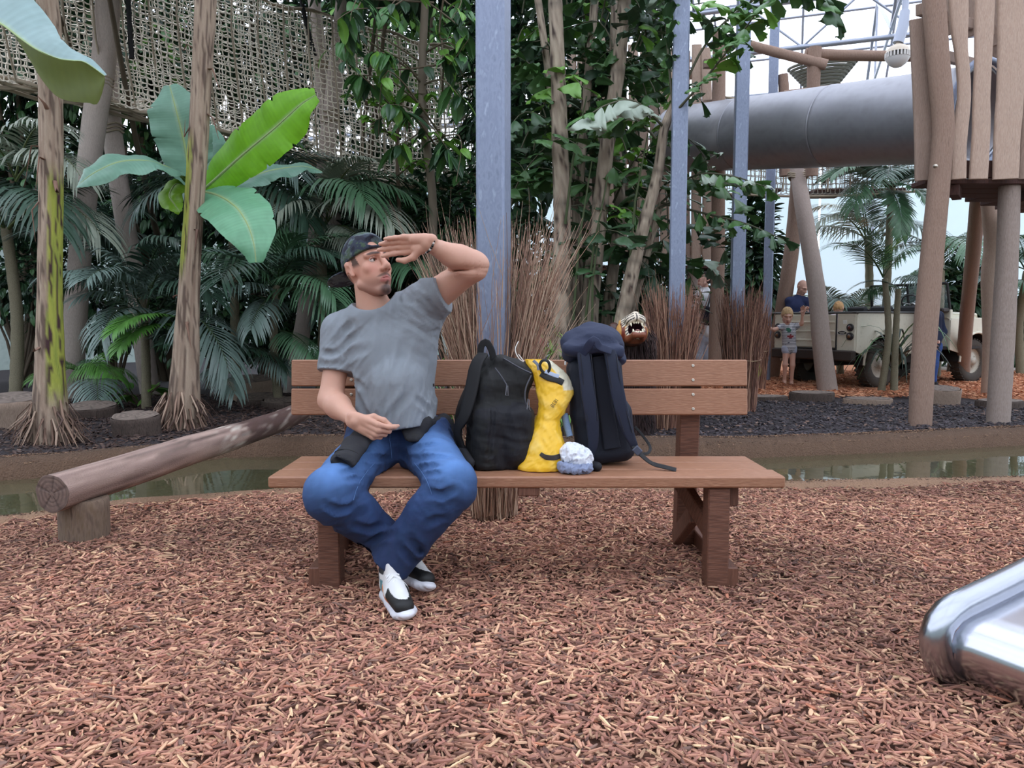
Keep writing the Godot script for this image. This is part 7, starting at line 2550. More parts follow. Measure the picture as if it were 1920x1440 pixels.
func banana_trunk(t: Node3D, path: Array, rads: Array, green0: float, green1: float, side: float):
	var n := 70
	var p := spline(path, n)
	var r := lerp_list(rads, n)
	var rows := []
	var cols := []
	for i in n:
		var tn: Vector3 = (p[mini(i + 1, n - 1)] - p[maxi(i - 1, 0)]).normalized()
		var a := (Vector3.RIGHT - tn * tn.x).normalized()
		var b := a.cross(tn).normalized()
		var row := []
		var cr := []
		for k in 40:
			var w := TAU * k / 40.0
			var rough := 1.0 + 0.05 * noise.get_noise_2d(k * 55, i * 16) + 0.03 * sin(w * 5.0 + i * 0.05)
			row.append(p[i] + (a * cos(w) + b * sin(w)) * r[i] * rough)
			var s1 := noise.get_noise_2d(k * 80 + 33, i * 7)
			var s2 := noise.get_noise_2d(k * 110, i * 14 + 500)
			var c := lin(150, 126, 108).lerp(lin(188, 168, 146), clampf(0.5 + s1, 0, 1))
			if s2 > 0.16: c = lin(72, 52, 44).lerp(c, 0.25)
			var y: float = float(i) / n
			var gz := smoothstep(0.0, 0.06, y - green0) * smoothstep(0.0, 0.06, green1 - y) * smoothstep(-0.15, 0.1, cos(w - side) - 0.62 + 0.25 * s1)
			var g := lin(170, 172, 72).lerp(lin(134, 146, 62), clampf(0.5 + s2, 0, 1))
			if s1 > 0.3 or noise.get_noise_2d(k * 60 + 800, i * 18) > 0.34: g = lin(66, 40, 42)
			cr.append(c.lerp(g, gz))
		rows.append(row)
		cols.append(cr)
	var m := MB.new()
	m.grid(rows, true, true, true, cols)
	obj("trunk", m.done(), M.bark, t, Transform3D(Basis(), -t.position))
	var d := MB.new()                                 # dry sheaths at the foot
	var foot: Vector3 = p[0]
	for i in 130:
		var a := rr(0, TAU)
		var h := rr(0.05, 0.42)
		var q := foot + Vector3(cos(a) * r[0] * 0.9, h, sin(a) * r[0] * 0.9)
		var o := Vector3(cos(a), 0, sin(a))
		d.col = [lin(150, 122, 104), lin(112, 86, 72), lin(176, 150, 130), lin(84, 64, 56)][rng.randi() % 4] * rr(0.8, 1.15)
		var l := rr(0.15, 0.4)
		d.tube([q, q + o * rr(0.03, 0.10) + Vector3(rr(-0.03, 0.03), -l * 0.4, rr(-0.03, 0.03)), q + o * rr(0.08, 0.2) + Vector3(rr(-0.06, 0.06), -minf(l, h + 0.02), rr(-0.06, 0.06))], [rr(0.006, 0.016), rr(0.006, 0.014), 0.003], 4, false, 0.4)
	obj("dry_sheaths", d.done(), M.painted, t, Transform3D(Basis(), -t.position)).set_meta("kind", "stuff")
	var st := MB.new()
	for i in 7:
		var k := int(rr(15, 66))
		var a := rr(0, PI)
		var q: Vector3 = p[k] + Vector3(cos(a) * r[k], 0, sin(a) * r[k])
		st.col = lin(128, 98, 82) * rr(0.7, 1.2)
		st.tube([q, q + Vector3(cos(a) * 0.05, rr(-0.1, 0.05), sin(a) * 0.05), q + Vector3(cos(a) * 0.07 + rr(-0.05, 0.05), rr(-0.35, 0.1), sin(a) * 0.07)], [0.02, 0.016, 0.002], 5, false, 0.35)
	obj("dry_strips", st.done(), M.painted, t, Transform3D(Basis(), -t.position)).set_meta("kind", "stuff")

func bananas():
	M.banana = vmat(0.38, 0.55)
	M.bark = vmat(0.8)
	M.bark.heightmap_enabled = true
	M.bark.heightmap_texture = M.grey
	M.bark.heightmap_scale = 0.5
	M.bark.uv1_triplanar = true
	M.bark.uv1_scale = Vector3(6, 0.8, 6)
	var base := G(97, 832)
	var t := thing("banana_plant", "banana plant with the thick trunk nearest the left edge, brown with a yellow-green side", "banana plant", base)
	var d := -base.z
	banana_trunk(t, [base + Vector3(0, -0.03, 0), P(95, 760, d), P(94, 560, d), P(96, 360, d), P(95, 180, d), P(92, 40, d), P(80, -60, d)], [0.16, 0.115, 0.095, 0.092, 0.09, 0.088, 0.08], 0.08, 0.6, 0.35)
	var g1 := lin(150, 178, 176)
	banana_leaf(t, [P(60, -170, 6.2), P(-90, -60, 6.0), P(-40, 14, 5.8), P(10, 50, 5.7), P(64, 90, 5.6), P(112, 111, 5.55), P(160, 117, 5.5), P(196, 142, 5.5)], [0.04, 0.3, 0.38, 0.4, 0.36, 0.27, 0.13, 0.02], Vector3(-0.1, 0.55, 0.85), g1, lin(98, 108, 44), 0.3, 0.02, 1.0, [Vector3(0.05, -1, -0.2), 0.27])
	banana_leaf(t, [P(92, -60, 6.3), P(170, -230, 6.1), P(330, -300, 5.6), P(430, -230, 5.2)], [0.05, 0.24, 0.24, 0.03], Vector3(0, 1, 0.2), lin(96, 136, 100), lin(110, 130, 60), 0.4, 0.02, 7.0)
	banana_leaf(t, [P(92, -60, 6.3), P(60, -300, 6.6), P(-80, -420, 7.0), P(-220, -380, 7.2)], [0.05, 0.24, 0.24, 0.03], Vector3(0, 1, 0.2), lin(96, 136, 100), lin(110, 130, 60), 0.4, 0.02, 8.0)
	base = G(342, 806)
	d = -base.z
	t = thing("banana_plant", "banana plant with a ragged brown trunk and big broad leaves, second from the left", "banana plant", base)
	banana_trunk(t, [base + Vector3(0, -0.03, 0), P(347, 720, d), P(354, 560, d), P(362, 420, d), P(372, 260, d), P(380, 110, d), P(386, -20, d), P(388, -120, d)], [0.17, 0.125, 0.098, 0.088, 0.09, 0.09, 0.095, 0.09], 0.3, 0.62, PI * 0.85)
	for q in [[P(388, -110, 7.2), P(470, -260, 6.8), P(600, -330, 6.2), P(720, -260, 5.8)], [P(388, -110, 7.2), P(300, -240, 7.6), P(160, -280, 8.0), P(60, -200, 8.2)], [P(388, -110, 7.2), P(420, -230, 8), P(480, -270, 9), P(560, -220, 9.8)]]:
		banana_leaf(t, q, [0.05, 0.26, 0.26, 0.03], Vector3(0, 1, 0.1), lin(96, 136, 100), lin(110, 130, 60), 0.4, 0.02, q[1].x)
	# a younger plant behind the trunk carries the broad leaves in view
	base = Vector3(P(346, 600, 7.9).x, 0, -7.9)
	t = thing("banana_plant", "young banana plant behind the ragged trunk, its broad leaves fanning out around it", "banana plant", base)
	var stem := MB.new()
	stem.col = lin(116, 104, 76)
	stem.tube(spline([base, P(352, 560, 7.9), P(362, 420, 7.9), P(372, 345, 7.9)], 12), lerp_list([0.07, 0.06, 0.055, 0.04], 12), 14)
	obj("stem", stem.done(), M.painted, t, Transform3D(Basis(), -base))
	var blue := lin(128, 172, 148)
	banana_leaf(t, [P(371, 352, 7.88), P(356, 320, 7.85), P(345, 265, 7.8), P(330, 205, 7.75), P(318, 160, 7.8)], [0.08, 0.27, 0.33, 0.31, 0.06], Vector3(0.1, 0.25, 1), blue, lin(96, 130, 80), 0.25, 0.012, 2.0)
	banana_leaf(t, [P(371, 355, 7.85), P(335, 325, 7.6), P(280, 303, 7.3), P(220, 305, 7.05), P(168, 330, 6.9), P(146, 348, 6.9)], [0.05, 0.19, 0.27, 0.29, 0.24, 0.06], Vector3(0.0, 0.75, 0.65), blue, lin(112, 150, 52), 0.5, 0.02, 3.0)
	banana_leaf(t, [P(374, 362, 7.85), P(405, 335, 7.75), P(455, 290, 7.6), P(515, 240, 7.45), P(565, 195, 7.35), P(592, 178, 7.3)], [0.08, 0.2, 0.27, 0.29, 0.26, 0.07], Vector3(0.5, 0.35, 0.8), lin(128, 196, 40), lin(128, 190, 40), 0.25, 0.012, 4.0)
	banana_leaf(t, [P(374, 358, 7.85), P(412, 368, 7.5), P(446, 392, 7.25), P(468, 430, 7.1), P(478, 470, 7.05), P(480, 492, 7.05)], [0.04, 0.25, 0.33, 0.33, 0.26, 0.06], Vector3(0.25, 0.5, 0.85), lin(120, 178, 138), lin(100, 150, 70), 0.3, 0.014, 5.0)
	banana_leaf(t, [P(374, 356, 7.9), P(430, 350, 8.1), P(500, 322, 8.4), P(570, 312, 8.7), P(604, 322, 8.8)], [0.04, 0.2, 0.25, 0.2, 0.04], Vector3(0.0, 0.8, 0.55), blue * 0.9, lin(100, 150, 70), 0.5, 0.02, 6.0)
	banana_leaf(t, [P(373, 358, 7.95), P(385, 320, 8.1), P(392, 270, 8.2), P(390, 236, 8.3)], [0.06, 0.2, 0.22, 0.05], Vector3(-0.2, 0.3, 1), blue, lin(96, 130, 80), 0.3, 0.012, 9.0)
	banana_leaf(t, [P(371, 372, 7.85), P(350, 352, 7.7), P(330, 346, 7.6), P(318, 366, 7.5), P(338, 398, 7.45)], [0.03, 0.12, 0.15, 0.13, 0.03], Vector3(-0.2, 0.6, 0.8), lin(128, 176, 48), lin(118, 166, 44), 0.4, 0.014, 10.0)

func leaf_mesh(l: float, w: float, fold: float, bend: float, lobes := 0) -> ArrayMesh:       # one leaf along +z, upper side up
	var m := MB.new()
	var n := 7
	for s in [-1.0, 1.0]:
		var rows := []
		for i in n:
			var t := float(i) / (n - 1)
			var ww := w * 0.5 * pow(sin(PI * clampf(t * 0.92 + 0.06, 0, 1)), 0.75) * (1.0 if i < n - 1 else 0.0)
			if lobes: ww *= 1.0 + 0.28 * sin(t * lobes * PI)
			rows.append([Vector3(0, -bend * t * t * l, t * l), Vector3(s * ww * 0.6, fold * ww * 0.6 - bend * t * t * l, t * l + 0.04 * l), Vector3(s * ww, fold * ww * 0.8 - bend * t * t * l - 0.02 * l, t * l)])
		m.grid(rows, true, false, s > 0)
	return m.done()

func fishtail_leaflet(l: float, w: float) -> ArrayMesh:             # a wedge with a gnawed end
	var m := MB.new()
	var rows := []
	for i in 6:
		var t := i / 5.0
		var row := []
		for j in 7:
			var u := j / 6.0 - 0.5
			var e := 1.0 - 0.24 * absf(u) * 2.0 - (0.12 if j % 2 == 1 else 0.0) if i == 5 else 1.0
			row.append(Vector3(u * w * pow(t, 0.8), 0.05 * l * cos(u * 9.0) * t - 0.22 * l * t * t, l * t * e))
		rows.append(row)
	m.grid(rows, true, false, true)
	return m.done()

func shrub(called: String, label: String, cat: String, base: Vector3, c: Vector3, rad: Vector3, n: int, mesh: Mesh, size: Vector2, cols: Array, stems := 5, mt: Material = null, trunk := 0.03):
	var t := thing(called, label, cat, base)
	var s := MB.new()
	s.col = lin(92, 80, 66)
	for i in stems:
		var e := c + Vector3(rr(-0.6, 0.6) * rad.x, rr(-0.2, 0.7) * rad.y, rr(-0.6, 0.6) * rad.z)
		s.tube(spline([base + Vector3(rr(-0.1, 0.1), -0.03, rr(-0.1, 0.1)), base.lerp(e, 0.5) + Vector3(rr(-0.15, 0.15), 0, rr(-0.1, 0.1)), e], 8), lerp_list([trunk, trunk * 0.7, trunk * 0.3], 8), 6)
	obj("stem", s.done(), M.painted, t, Transform3D(Basis(), -base))
	var xfs := []
	var cc := []
	for i in n:
		var d := Vector3(rng.randfn(), rng.randfn(), rng.randfn()).normalized()
		var r := pow(rng.randf(), 0.45)
		var p := c + d * rad * r
		if p.y < 0.05: continue
		var out := (d + Vector3(rr(-0.7, 0.7), rr(-0.9, 0.3), rr(-0.7, 0.7))).normalized()
		var b := Basis.looking_at(-out, Vector3.UP if absf(out.y) < 0.95 else Vector3.RIGHT).rotated(out, rr(-0.6, 0.6))
		xfs.append(Transform3D(b.scaled(Vector3.ONE * rr(size.x, size.y)), p - base))
		cc.append(cols[rng.randi() % cols.size()] * rr(0.75, 1.2))
	many("foliage", mesh, mt if mt else M.leaf, xfs, cc, t)
	return t

func leaf_spray(t: Node3D, pts: Array, mesh: Array, n: int, size: Vector2, mts: Array, droop: float, tuft := false):      # a twig with single leaves
	var p := spline(pts, 20)
	var m := MB.new()
	m.col = lin(104, 92, 74)
	m.tube(p, lerp_list([0.014, 0.009, 0.004], 20), 5)
	obj("branch", m.done(), M.painted, t, Transform3D(Basis(), -t.position))
	for i in n:
		var u := rr(0.2, 1.0) if not tuft else rr(0.75, 1.0)
		var q: Vector3 = p[mini(int(u * 19), 19)]
		var a := rr(0, TAU)
		var d := Vector3(cos(a), -droop + rr(-0.3, 0.3), sin(a)).normalized()
		var b := Basis.looking_at(-d, Vector3.UP).rotated(d, rr(-0.5, 0.5)).scaled(Vector3.ONE * rr(size.x, size.y))
		obj("leaf", mesh[rng.randi() % mesh.size()], mts[rng.randi() % mts.size()], t, Transform3D(b, q - t.position))

func fishtail_frond(t: Node3D, pts: Array, n: int, size: float, mts: Array, lm: Array, start := 0.2, rad := 0.014):
	var p := spline(pts, 24)
	var m := MB.new()
	m.col = lin(84, 84, 66)
	m.tube(p, lerp_list([rad, rad * 0.7, rad * 0.3], 24), 6)
	var f := obj("frond", m.done(), M.painted, t, Transform3D(Basis(), -t.position))
	for i in n:
		var u := lerpf(start, 1.0, (i + rng.randf() * 0.6) / n)
		var k := mini(int(u * 23), 22)
		var q: Vector3 = p[k].lerp(p[k + 1], u * 23 - k)
		var tn: Vector3 = (p[k + 1] - p[k]).normalized()
		var s := 1.0 if i % 2 == 0 else -1.0
		var sd := tn.cross(Vector3.UP).normalized() * s
		var d := (tn * rr(0.2, 0.7) + sd * rr(0.3, 0.9) + Vector3(0, rr(-0.7, 0.25), 0)).normalized()
		var b := Basis.looking_at(-d, Vector3.UP).rotated(d, rr(-0.6, 0.6)).scaled(Vector3.ONE * size * rr(0.7, 1.25) * (1.0 - 0.3 * absf(u - 0.6)))
		obj("leaflet", lm[rng.randi() % lm.size()], mts[rng.randi() % mts.size()], f, Transform3D(b, q))

func ringed_trunk(t: Node3D, pts: Array, rads: Array, c1: Color, c2: Color):
	var n := 60
	var p := spline(pts, n)
	var r := lerp_list(rads, n)
	var rows := []
	var cols := []
	for i in n:
		var tn: Vector3 = (p[mini(i + 1, n - 1)] - p[maxi(i - 1, 0)]).normalized()
		var a := (Vector3.RIGHT - tn * tn.x).normalized()
		var b := a.cross(tn).normalized()
		var row := []
		var cr := []
		for k in 20:
			var w := TAU * k / 20.0
			var fib := noise.get_noise_2d(k * 90 + pts[0].x * 900, i * 26)
			row.append(p[i] + (a * cos(w) + b * sin(w)) * r[i] * (1.0 + 0.07 * fib + (0.06 if i % 9 == 0 else 0.0)))
			var c := c1.lerp(c2, clampf(0.5 + fib * 0.9, 0, 1))
			if i % 9 == 0: c = c * 0.6
			if noise.get_noise_2d(k * 50 + 90, i * 20 + pts[0].x * 500) > 0.3: c = lin(64, 50, 44)
			cr.append(c)
		rows.append(row)
		cols.append(cr)
	var m := MB.new()
	m.grid(rows, true, true, true, cols)
	obj("trunk", m.done(), M.bark, t, Transform3D(Basis(), -t.position))

func fishtail_clump():
	var base := Vector3(P(1120, 600, 7.9).x, 0, -7.9)
	var t := thing("fishtail_palm", "clump of fishtail palms with several ringed trunks and ragged wedge leaflets, behind the bags", "palm", base)
	var tan1 := lin(178, 164, 144)
	var tan2 := lin(128, 112, 96)
	for q in [[[[1050, 742], [1050, 600], [1054, 420], [1050, 280], [1046, 130], [1038, -60]], [0.1, 0.095, 0.085, 0.08, 0.07, 0.065], 7.7], [[[1098, 742], [1108, 560], [1124, 400], [1140, 260], [1160, 120], [1176, -60]], [0.1, 0.09, 0.085, 0.075, 0.07, 0.06], 8.0], [[[1140, 742], [1168, 590], [1200, 450], [1232, 330], [1246, 240], [1268, 190]], [0.08, 0.075, 0.07, 0.06, 0.05, 0.04], 7.6], [[[1080, 742], [1084, 560], [1082, 400], [1098, 200], [1110, 60], [1120, -60]], [0.06, 0.06, 0.055, 0.05, 0.045, 0.04], 8.4], [[[1126, 742], [1136, 620], [1150, 500], [1162, 380], [1150, 200], [1156, -60]], [0.075, 0.065, 0.06, 0.06, 0.05, 0.045], 8.5], [[[1064, 742], [1066, 560], [1062, 420], [1040, 220], [1000, -60]], [0.05, 0.05, 0.045, 0.04, 0.035], 8.2], [[[1158, 742], [1176, 640], [1190, 560], [1240, 380]], [0.06, 0.05, 0.045, 0.03], 8.3]]:
		ringed_trunk(t, pxs(q[0], q[2]), q[1], tan1 * rr(0.9, 1.15), tan2 * rr(0.85, 1.1))
	var lm := [fishtail_leaflet(0.18, 0.14), fishtail_leaflet(0.22, 0.11), fishtail_leaflet(0.17, 0.18)]
	var dk := tint("fish_dark", rgb(56, 86, 52))
	var md := tint("fish_mid", rgb(80, 122, 62))
	var lt := tint("fish_light", rgb(112, 164, 60))
	var gy := tint("fish_grey", rgb(150, 164, 146), 0.4, 0.2)
	var all := [dk, dk, md, md]
	for q in [[[[1262, 215, 7.5], [1320, 150, 7.2], [1390, 62, 6.9], [1460, -30, 6.6]], 34, 1.15, [md, md, lt], 0.25], [[[1264, 205, 7.5], [1340, 60, 7.4], [1480, -30, 7.2], [1570, 20, 7.0]], 38, 1.3, [md, md, dk], 0.3], [[[1262, 205, 7.5], [1250, 60, 7.5], [1248, -80, 7.5]], 22, 1.2, all, 0.2], [[[1246, 240, 7.6], [1190, 190, 7.3], [1130, 200, 7.1], [1080, 236, 7.0]], 20, 1.5, [gy, gy, md], 0.2], [[[1230, 260, 7.6], [1180, 220, 7.6], [1120, 240, 7.7]], 16, 1.2, all, 0.2],
			[[[1240, 380, 8.2], [1300, 330, 7.9], [1370, 330, 7.6], [1440, 352, 7.4]], 26, 1.1, [md, gy, dk], 0.25], [[[1240, 380, 8.2], [1320, 400, 8], [1400, 420, 7.7], [1470, 450, 7.5]], 26, 1.0, [dk, md], 0.25], [[[1236, 390, 8.2], [1290, 360, 8.6], [1330, 290, 8.8]], 16, 1.1, [gy, md], 0.2], [[[1150, 380, 8.4], [1190, 300, 8], [1236, 270, 7.8]], 16, 1.1, [lt, md], 0.2], [[[1130, 420, 8.2], [1170, 390, 7.9], [1205, 420, 7.7]], 14, 1.0, [lt, md], 0.2]]:
		fishtail_frond(t, pxs(q[0], 8), q[1], q[2], q[3], lm, q[4])
	var xf := [[], []]                                # the rest of the crown, all through the clump
	var cc := [[], []]
	var rach := MB.new()
	rach.col = lin(84, 84, 66)
	for i in 95:
		var x := rr(968, 1255)
		var y := rr(-70, 570)
		var d := rr(7.8, 9.8)
		if y > 440 and rng.randf() < 0.4: continue
		var a := P(x, y, d)
		var dir := Vector3(rr(-1, 1), rr(-0.2, 0.5), rr(-0.9, 0.9)).normalized() * rr(0.6, 1.1)
		var p := spline([a - dir * 0.2 + Vector3(0, -0.3, 0), a, a + dir * 0.6, a + dir + Vector3(0, -0.35, 0)], 14)
		rach.tube(p, lerp_list([0.009, 0.006, 0.003], 14), 4, false)
		var c0: Color = [lin(54, 82, 52), lin(70, 106, 58), lin(46, 72, 48), lin(60, 94, 56), lin(112, 128, 108), lin(104, 152, 60)][[0, 1, 2, 3, 0, 2, 4, 1, 5, 3][i % 10]]
		for k in 17:
			var u := lerpf(0.2, 1.0, k / 16.0)
			var q: Vector3 = p[int(u * 13)]
			var o := (dir.normalized() * rr(0.2, 0.7) + dir.cross(Vector3.UP).normalized() * (1 if k % 2 else -1) * rr(0.3, 0.9) + Vector3(0, rr(-0.7, 0.25), 0)).normalized()
			var w := k % 2
			xf[w].append(Transform3D(Basis.looking_at(-o, Vector3.UP).rotated(o, rr(-0.6, 0.6)).scaled(Vector3.ONE * rr(0.9, 1.6)), q - base))
			cc[w].append(c0 * rr(0.8, 1.2))
	obj("leaf_stalks", rach.done(), M.painted, t, Transform3D(Basis(), -base)).set_meta("kind", "stuff")
	for w in 2: many("leaflets", lm[w * 2], M.leaf, xf[w], cc[w], t)
	var stalks := MB.new()
	stalks.col = lin(70, 82, 52)
	for q in [[1075, 600, 1110, 300], [1098, 600, 1140, 330], [1110, 640, 1125, 420], [1060, 420, 1100, 180], [1180, 500, 1215, 250]]:
		stalks.tube([P(q[0], q[1], 7.6), P((q[0] + q[2]) / 2 - 6, (q[1] + q[3]) / 2, 7.5), P(q[2], q[3], 7.5)], [0.014, 0.011, 0.006], 6)
	obj("leaf_stalks", stalks.done(), M.painted, t, Transform3D(Basis(), -base))

func greenery():
	make_fronds()
	M.palmtrunk = grained([rgb(86, 82, 66), rgb(140, 132, 108), rgb(112, 106, 84)], Vector3(4, 4, 4), 0.8, 0.3, 0.03, 95)
	var blue := tint("palm_blue", rgb(118, 140, 130), 0.33, 0.2)
	var dark := tint("palm_dark", rgb(66, 94, 76), 0.36, 0.25)
	var mid := tint("palm_mid", rgb(82, 120, 86), 0.36, 0.3)
	var bright := tint("palm_bright", rgb(96, 150, 66), 0.4, 0.4)
	var silver := tint("palm_silver", rgb(166, 176, 156), 0.36, 0.25)
	palm("kentia palm with blue-grey fronds between the crossed poles and the second banana trunk", Vector3(P(268, 600, 9.2).x, 0, -9.2), 1.35, 0.05, 9, 1.5, [blue, dark, blue], [[268, 600, 9.2, 142, 560, 8.4, 1, blue], [268, 590, 9.2, 178, 470, 8.8, 0, blue], [270, 590, 9.2, 165, 520, 8.2, 1, blue], [275, 590, 9.2, 350, 480, 8.8, 0, blue], [330, 610, 8.9, 214, 622, 8.0, 4, bright], [330, 615, 8.9, 222, 655, 8.1, 4, bright], [300, 590, 9.2, 430, 700, 8.4, 1, blue], [300, 580, 9.2, 400, 560, 8.4, 1, dark], [268, 590, 9.2, 190, 640, 8.2, 1, blue]])
	palm("kentia palm with long drooping dark fronds behind the man, left of his head", Vector3(P(520, 600, 9.4).x, 0, -9.4), 1.5, 0.05, 8, 1.5, [dark, blue, mid], [[520, 560, 9.4, 650, 610, 8.6, 1, mid], [520, 560, 9.4, 630, 560, 8.5, 0, mid], [515, 560, 9.4, 470, 620, 8.5, 3, blue], [515, 560, 9.4, 410, 560, 8.6, 1, blue], [520, 560, 9.4, 560, 440, 9, 0, mid], [515, 560, 9.4, 430, 480, 9, 0, dark], [525, 620, 9.2, 600, 690, 8.6, 3, mid]])
	palm("tall kentia palm with silvery fronds above the man's cap, under the rope bridge", Vector3(P(600, 600, 10.4).x, 0, -10.4), 2.5, 0.07, 7, 1.6, [dark, mid, silver], [[610, 420, 10.4, 742, 430, 9.2, 1, silver], [610, 420, 10.4, 700, 300, 9.6, 0, silver], [612, 420, 10.4, 625, 310, 9.8, 2, silver], [610, 420, 10.4, 770, 370, 9.6, 1, mid], [605, 420, 10.4, 520, 400, 9.4, 1, silver], [600, 420, 10.4, 500, 480, 9.4, 1, mid], [610, 430, 10.4, 690, 470, 9.4, 3, silver]])
	palm("palm with grey fronds behind the young banana leaves", Vector3(P(440, 600, 10.6).x, 0, -10.6), 2.6, 0.06, 11, 1.7, [dark, blue, mid], [[440, 360, 10.6, 560, 330, 9.6, 1, blue], [440, 370, 10.6, 580, 420, 9.6, 1, dark], [430, 370, 10.6, 250, 400, 9.6, 1, blue], [430, 360, 10.6, 560, 270, 10, 0, bright]])
	palm("dark palm at the left edge behind the first banana trunk", Vector3(P(20, 600, 9.6).x, 0, -9.6), 2.2, 0.07, 11, 1.6, [dark, blue, silver], [[30, 330, 9.6, 110, 240, 8.8, 1, silver], [30, 340, 9.6, 150, 330, 8.8, 1, silver], [30, 340, 9.6, -60, 260, 8.6, 1, silver], [30, 400, 9.6, 110, 430, 8.4, 1, dark]])
	palm("small bright palm at the foot of the crossed poles, left of the second banana trunk", Vector3(P(160, 700, 9.8).x, 0, -9.8), 0.35, 0.0, 6, 0.7, [bright, mid], [[150, 700, 9.8, 222, 712, 9.2, 3, bright], [180, 720, 9.4, 185, 770, 8.6, 1, blue]])
	palm("low palm with drooping fronds beside the stump slice, left of the bench", Vector3(P(400, 700, 9.2).x, 0, -9.2), 0.55, 0.0, 8, 0.95, [blue, dark], [[395, 690, 9.2, 440, 740, 8.6, 3, blue], [470, 690, 9.6, 540, 705, 9, 1, blue]])
	palm("shaded palm left of the crossed poles, under the left end of the rope bridge", Vector3(P(110, 600, 11.4).x, 0, -11.4), 2.3, 0.07, 12, 1.7, [dark, blue])
	palm("shaded palm behind the leaning bridge pole and the man's shoulder", Vector3(P(680, 600, 11.8).x, 0, -11.8), 1.2, 0.06, 11, 1.5, [dark, mid])
	palm("shaded palm in the gap right of the man's cap, below his raised arm", Vector3(P(780, 600, 10.8).x, 0, -10.8), 1.6, 0.06, 12, 1.5, [dark, mid, blue])
	# right side
	palm("slender young palm with bright fronds in front of the car's rear wheel", Vector3(P(1656, 600, 11.0).x, 0, -11.0), 1.65, 0.045, 0, 1.1, [mid, bright], [[1656, 520, 11, 1566, 462, 10.4, 2, mid], [1656, 520, 11, 1730, 470, 10.6, 2, mid], [1656, 520, 11, 1696, 446, 10.8, 2, bright], [1656, 520, 11, 1620, 430, 10.9, 2, mid]], [2, 2])
	palm("leaning green-stemmed palm beside the slender one, in front of the car", Vector3(P(1682, 600, 10.9).x, 0, -10.9), 1.5, 0.045, 4, 0.75, [mid, dark])
	palm("tall slim palm with broad dark fronds below the tube slide", Vector3(P(1662, 600, 13.6).x, 0, -13.6), 3.4, 0.065, 6, 1.5, [dark, dark], [[1662, 350, 13.6, 1560, 330, 12.8, 4, mid], [1662, 350, 13.6, 1600, 390, 12.8, 0, mid], [1662, 350, 13.6, 1740, 380, 12.8, 4, mid], [1662, 350, 13.6, 1690, 440, 13, 4, mid], [1662, 350, 13.6, 1720, 320, 13.2, 4, dark]], [4, 4, 2])
	palm("feathery palm against the pale blue wall, left of the tall slim palm", Vector3(P(1622, 600, 15.2).x, 0, -15.2), 2.7, 0.08, 6, 1.6, [blue, silver, mid], [[1622, 440, 15.2, 1598, 340, 14.4, 2, blue], [1622, 450, 15.2, 1530, 420, 14.4, 0, silver]])
	palm("bushy palm with fine fronds beside the bald man, behind the car", Vector3(P(1580, 600, 14.6).x, 0, -14.6), 1.0, 0.06, 15, 1.7, [blue, mid, silver], [], [2, 0, 2, 0], "palm", "palm", 0.75)
	palm("palm with dark fronds behind the tower's near pole", Vector3(P(1760, 600, 13.8).x, 0, -13.8), 2.2, 0.06, 7, 1.4, [mid, dark], [], [0, 2])
	palm("palm behind the car's bonnet, between the tower poles", Vector3(P(1835, 600, 15.8).x, 0, -15.8), 1.5, 0.07, 9, 1.6, [dark, mid, blue], [], [0, 2])
	palm("palm at the right edge behind the tower's second pole", Vector3(P(1920, 600, 14.8).x, 0, -14.8), 2.0, 0.07, 8, 1.6, [mid, dark], [], [0, 2])
	# broad-leaved trees and shrubs
	var broad := [leaf_mesh(0.26, 0.12, 0.35, 0.35), leaf_mesh(0.22, 0.13, 0.25, 0.5), leaf_mesh(0.3, 0.11, 0.4, 0.3)]
	var g1 := tint("broad_bright", rgb(108, 156, 62), 0.4, 0.45)
	var g2 := tint("broad_mid", rgb(74, 118, 64), 0.38, 0.35)
	var g3 := tint("broad_dark", rgb(48, 78, 50), 0.36, 0.25)
	var base := Vector3(P(800, 600, 9.6).x, 0, -9.6)
	var t := thing("umbrella_tree", "umbrella tree with drooping leaf clusters over the rope bridge, left of the thick pole", "tree", base)
	var tr := MB.new()
	tr.col = lin(120, 108, 92)
	var trunk := spline([base, P(812, 400, 9.7), P(792, 200, 9.5), P(800, -40, 9.4), P(820, -200, 9.4)], 24)
	tr.tube(trunk, lerp_list([0.07, 0.055, 0.05, 0.04], 24), 9)
	obj("trunk", tr.done(), M.painted, t, Transform3D(Basis(), -base))
	for q in [[[800, -40, 9.4], [740, 10, 9], [665, 18, 8.6], [630, 40, 8.4]], [[800, -40, 9.4], [840, 6, 9.0], [880, 20, 8.7]], [[792, 160, 9.5], [750, 110, 9], [700, 96, 8.7]], [[792, 200, 9.5], [730, 150, 9], [660, 140, 8.8]], [[795, 100, 9.5], [840, 80, 9.1], [872, 110, 8.8]], [[792, 220, 9.5], [760, 200, 9], [728, 196, 8.7]], [[796, 0, 9.5], [850, 40, 9], [880, 70, 8.8]], [[792, 160, 9.5], [830, 150, 9], [866, 186, 8.7]], [[800, -60, 9.4], [700, -30, 9], [640, 90, 8.6]], [[800, -60, 9.4], [760, -20, 9], [715, 30, 8.7]], [[795, 120, 9.5], [690, 60, 9.2], [620, 90, 9]], [[792, 220, 9.5], [820, 250, 9], [850, 300, 8.8]], [[795, 240, 9.5], [770, 260, 9.2], [735, 280, 9]]]:
		leaf_spray(t, pxs(q, 9), broad, 9, Vector2(0.7, 1.25), [g1, g2, g2, g3], 0.75, true)
		leaf_spray(t, pxs(q, 9).map(func(p): return p + Vector3(rr(-0.3, 0.3), rr(-0.3, 0.3), rr(-0.4, 0.4))), broad, 7, Vector2(0.6, 1.1), [g1, g2, g3], 0.5)
	# flat sprays of small bright leaves in front of the net
	base = Vector3(P(742, 600, 10.2).x, 0, -10.2)
	t = thing("shrub", "shrub with flat sprays of small bright green leaves in front of the rope net", "shrub", base)
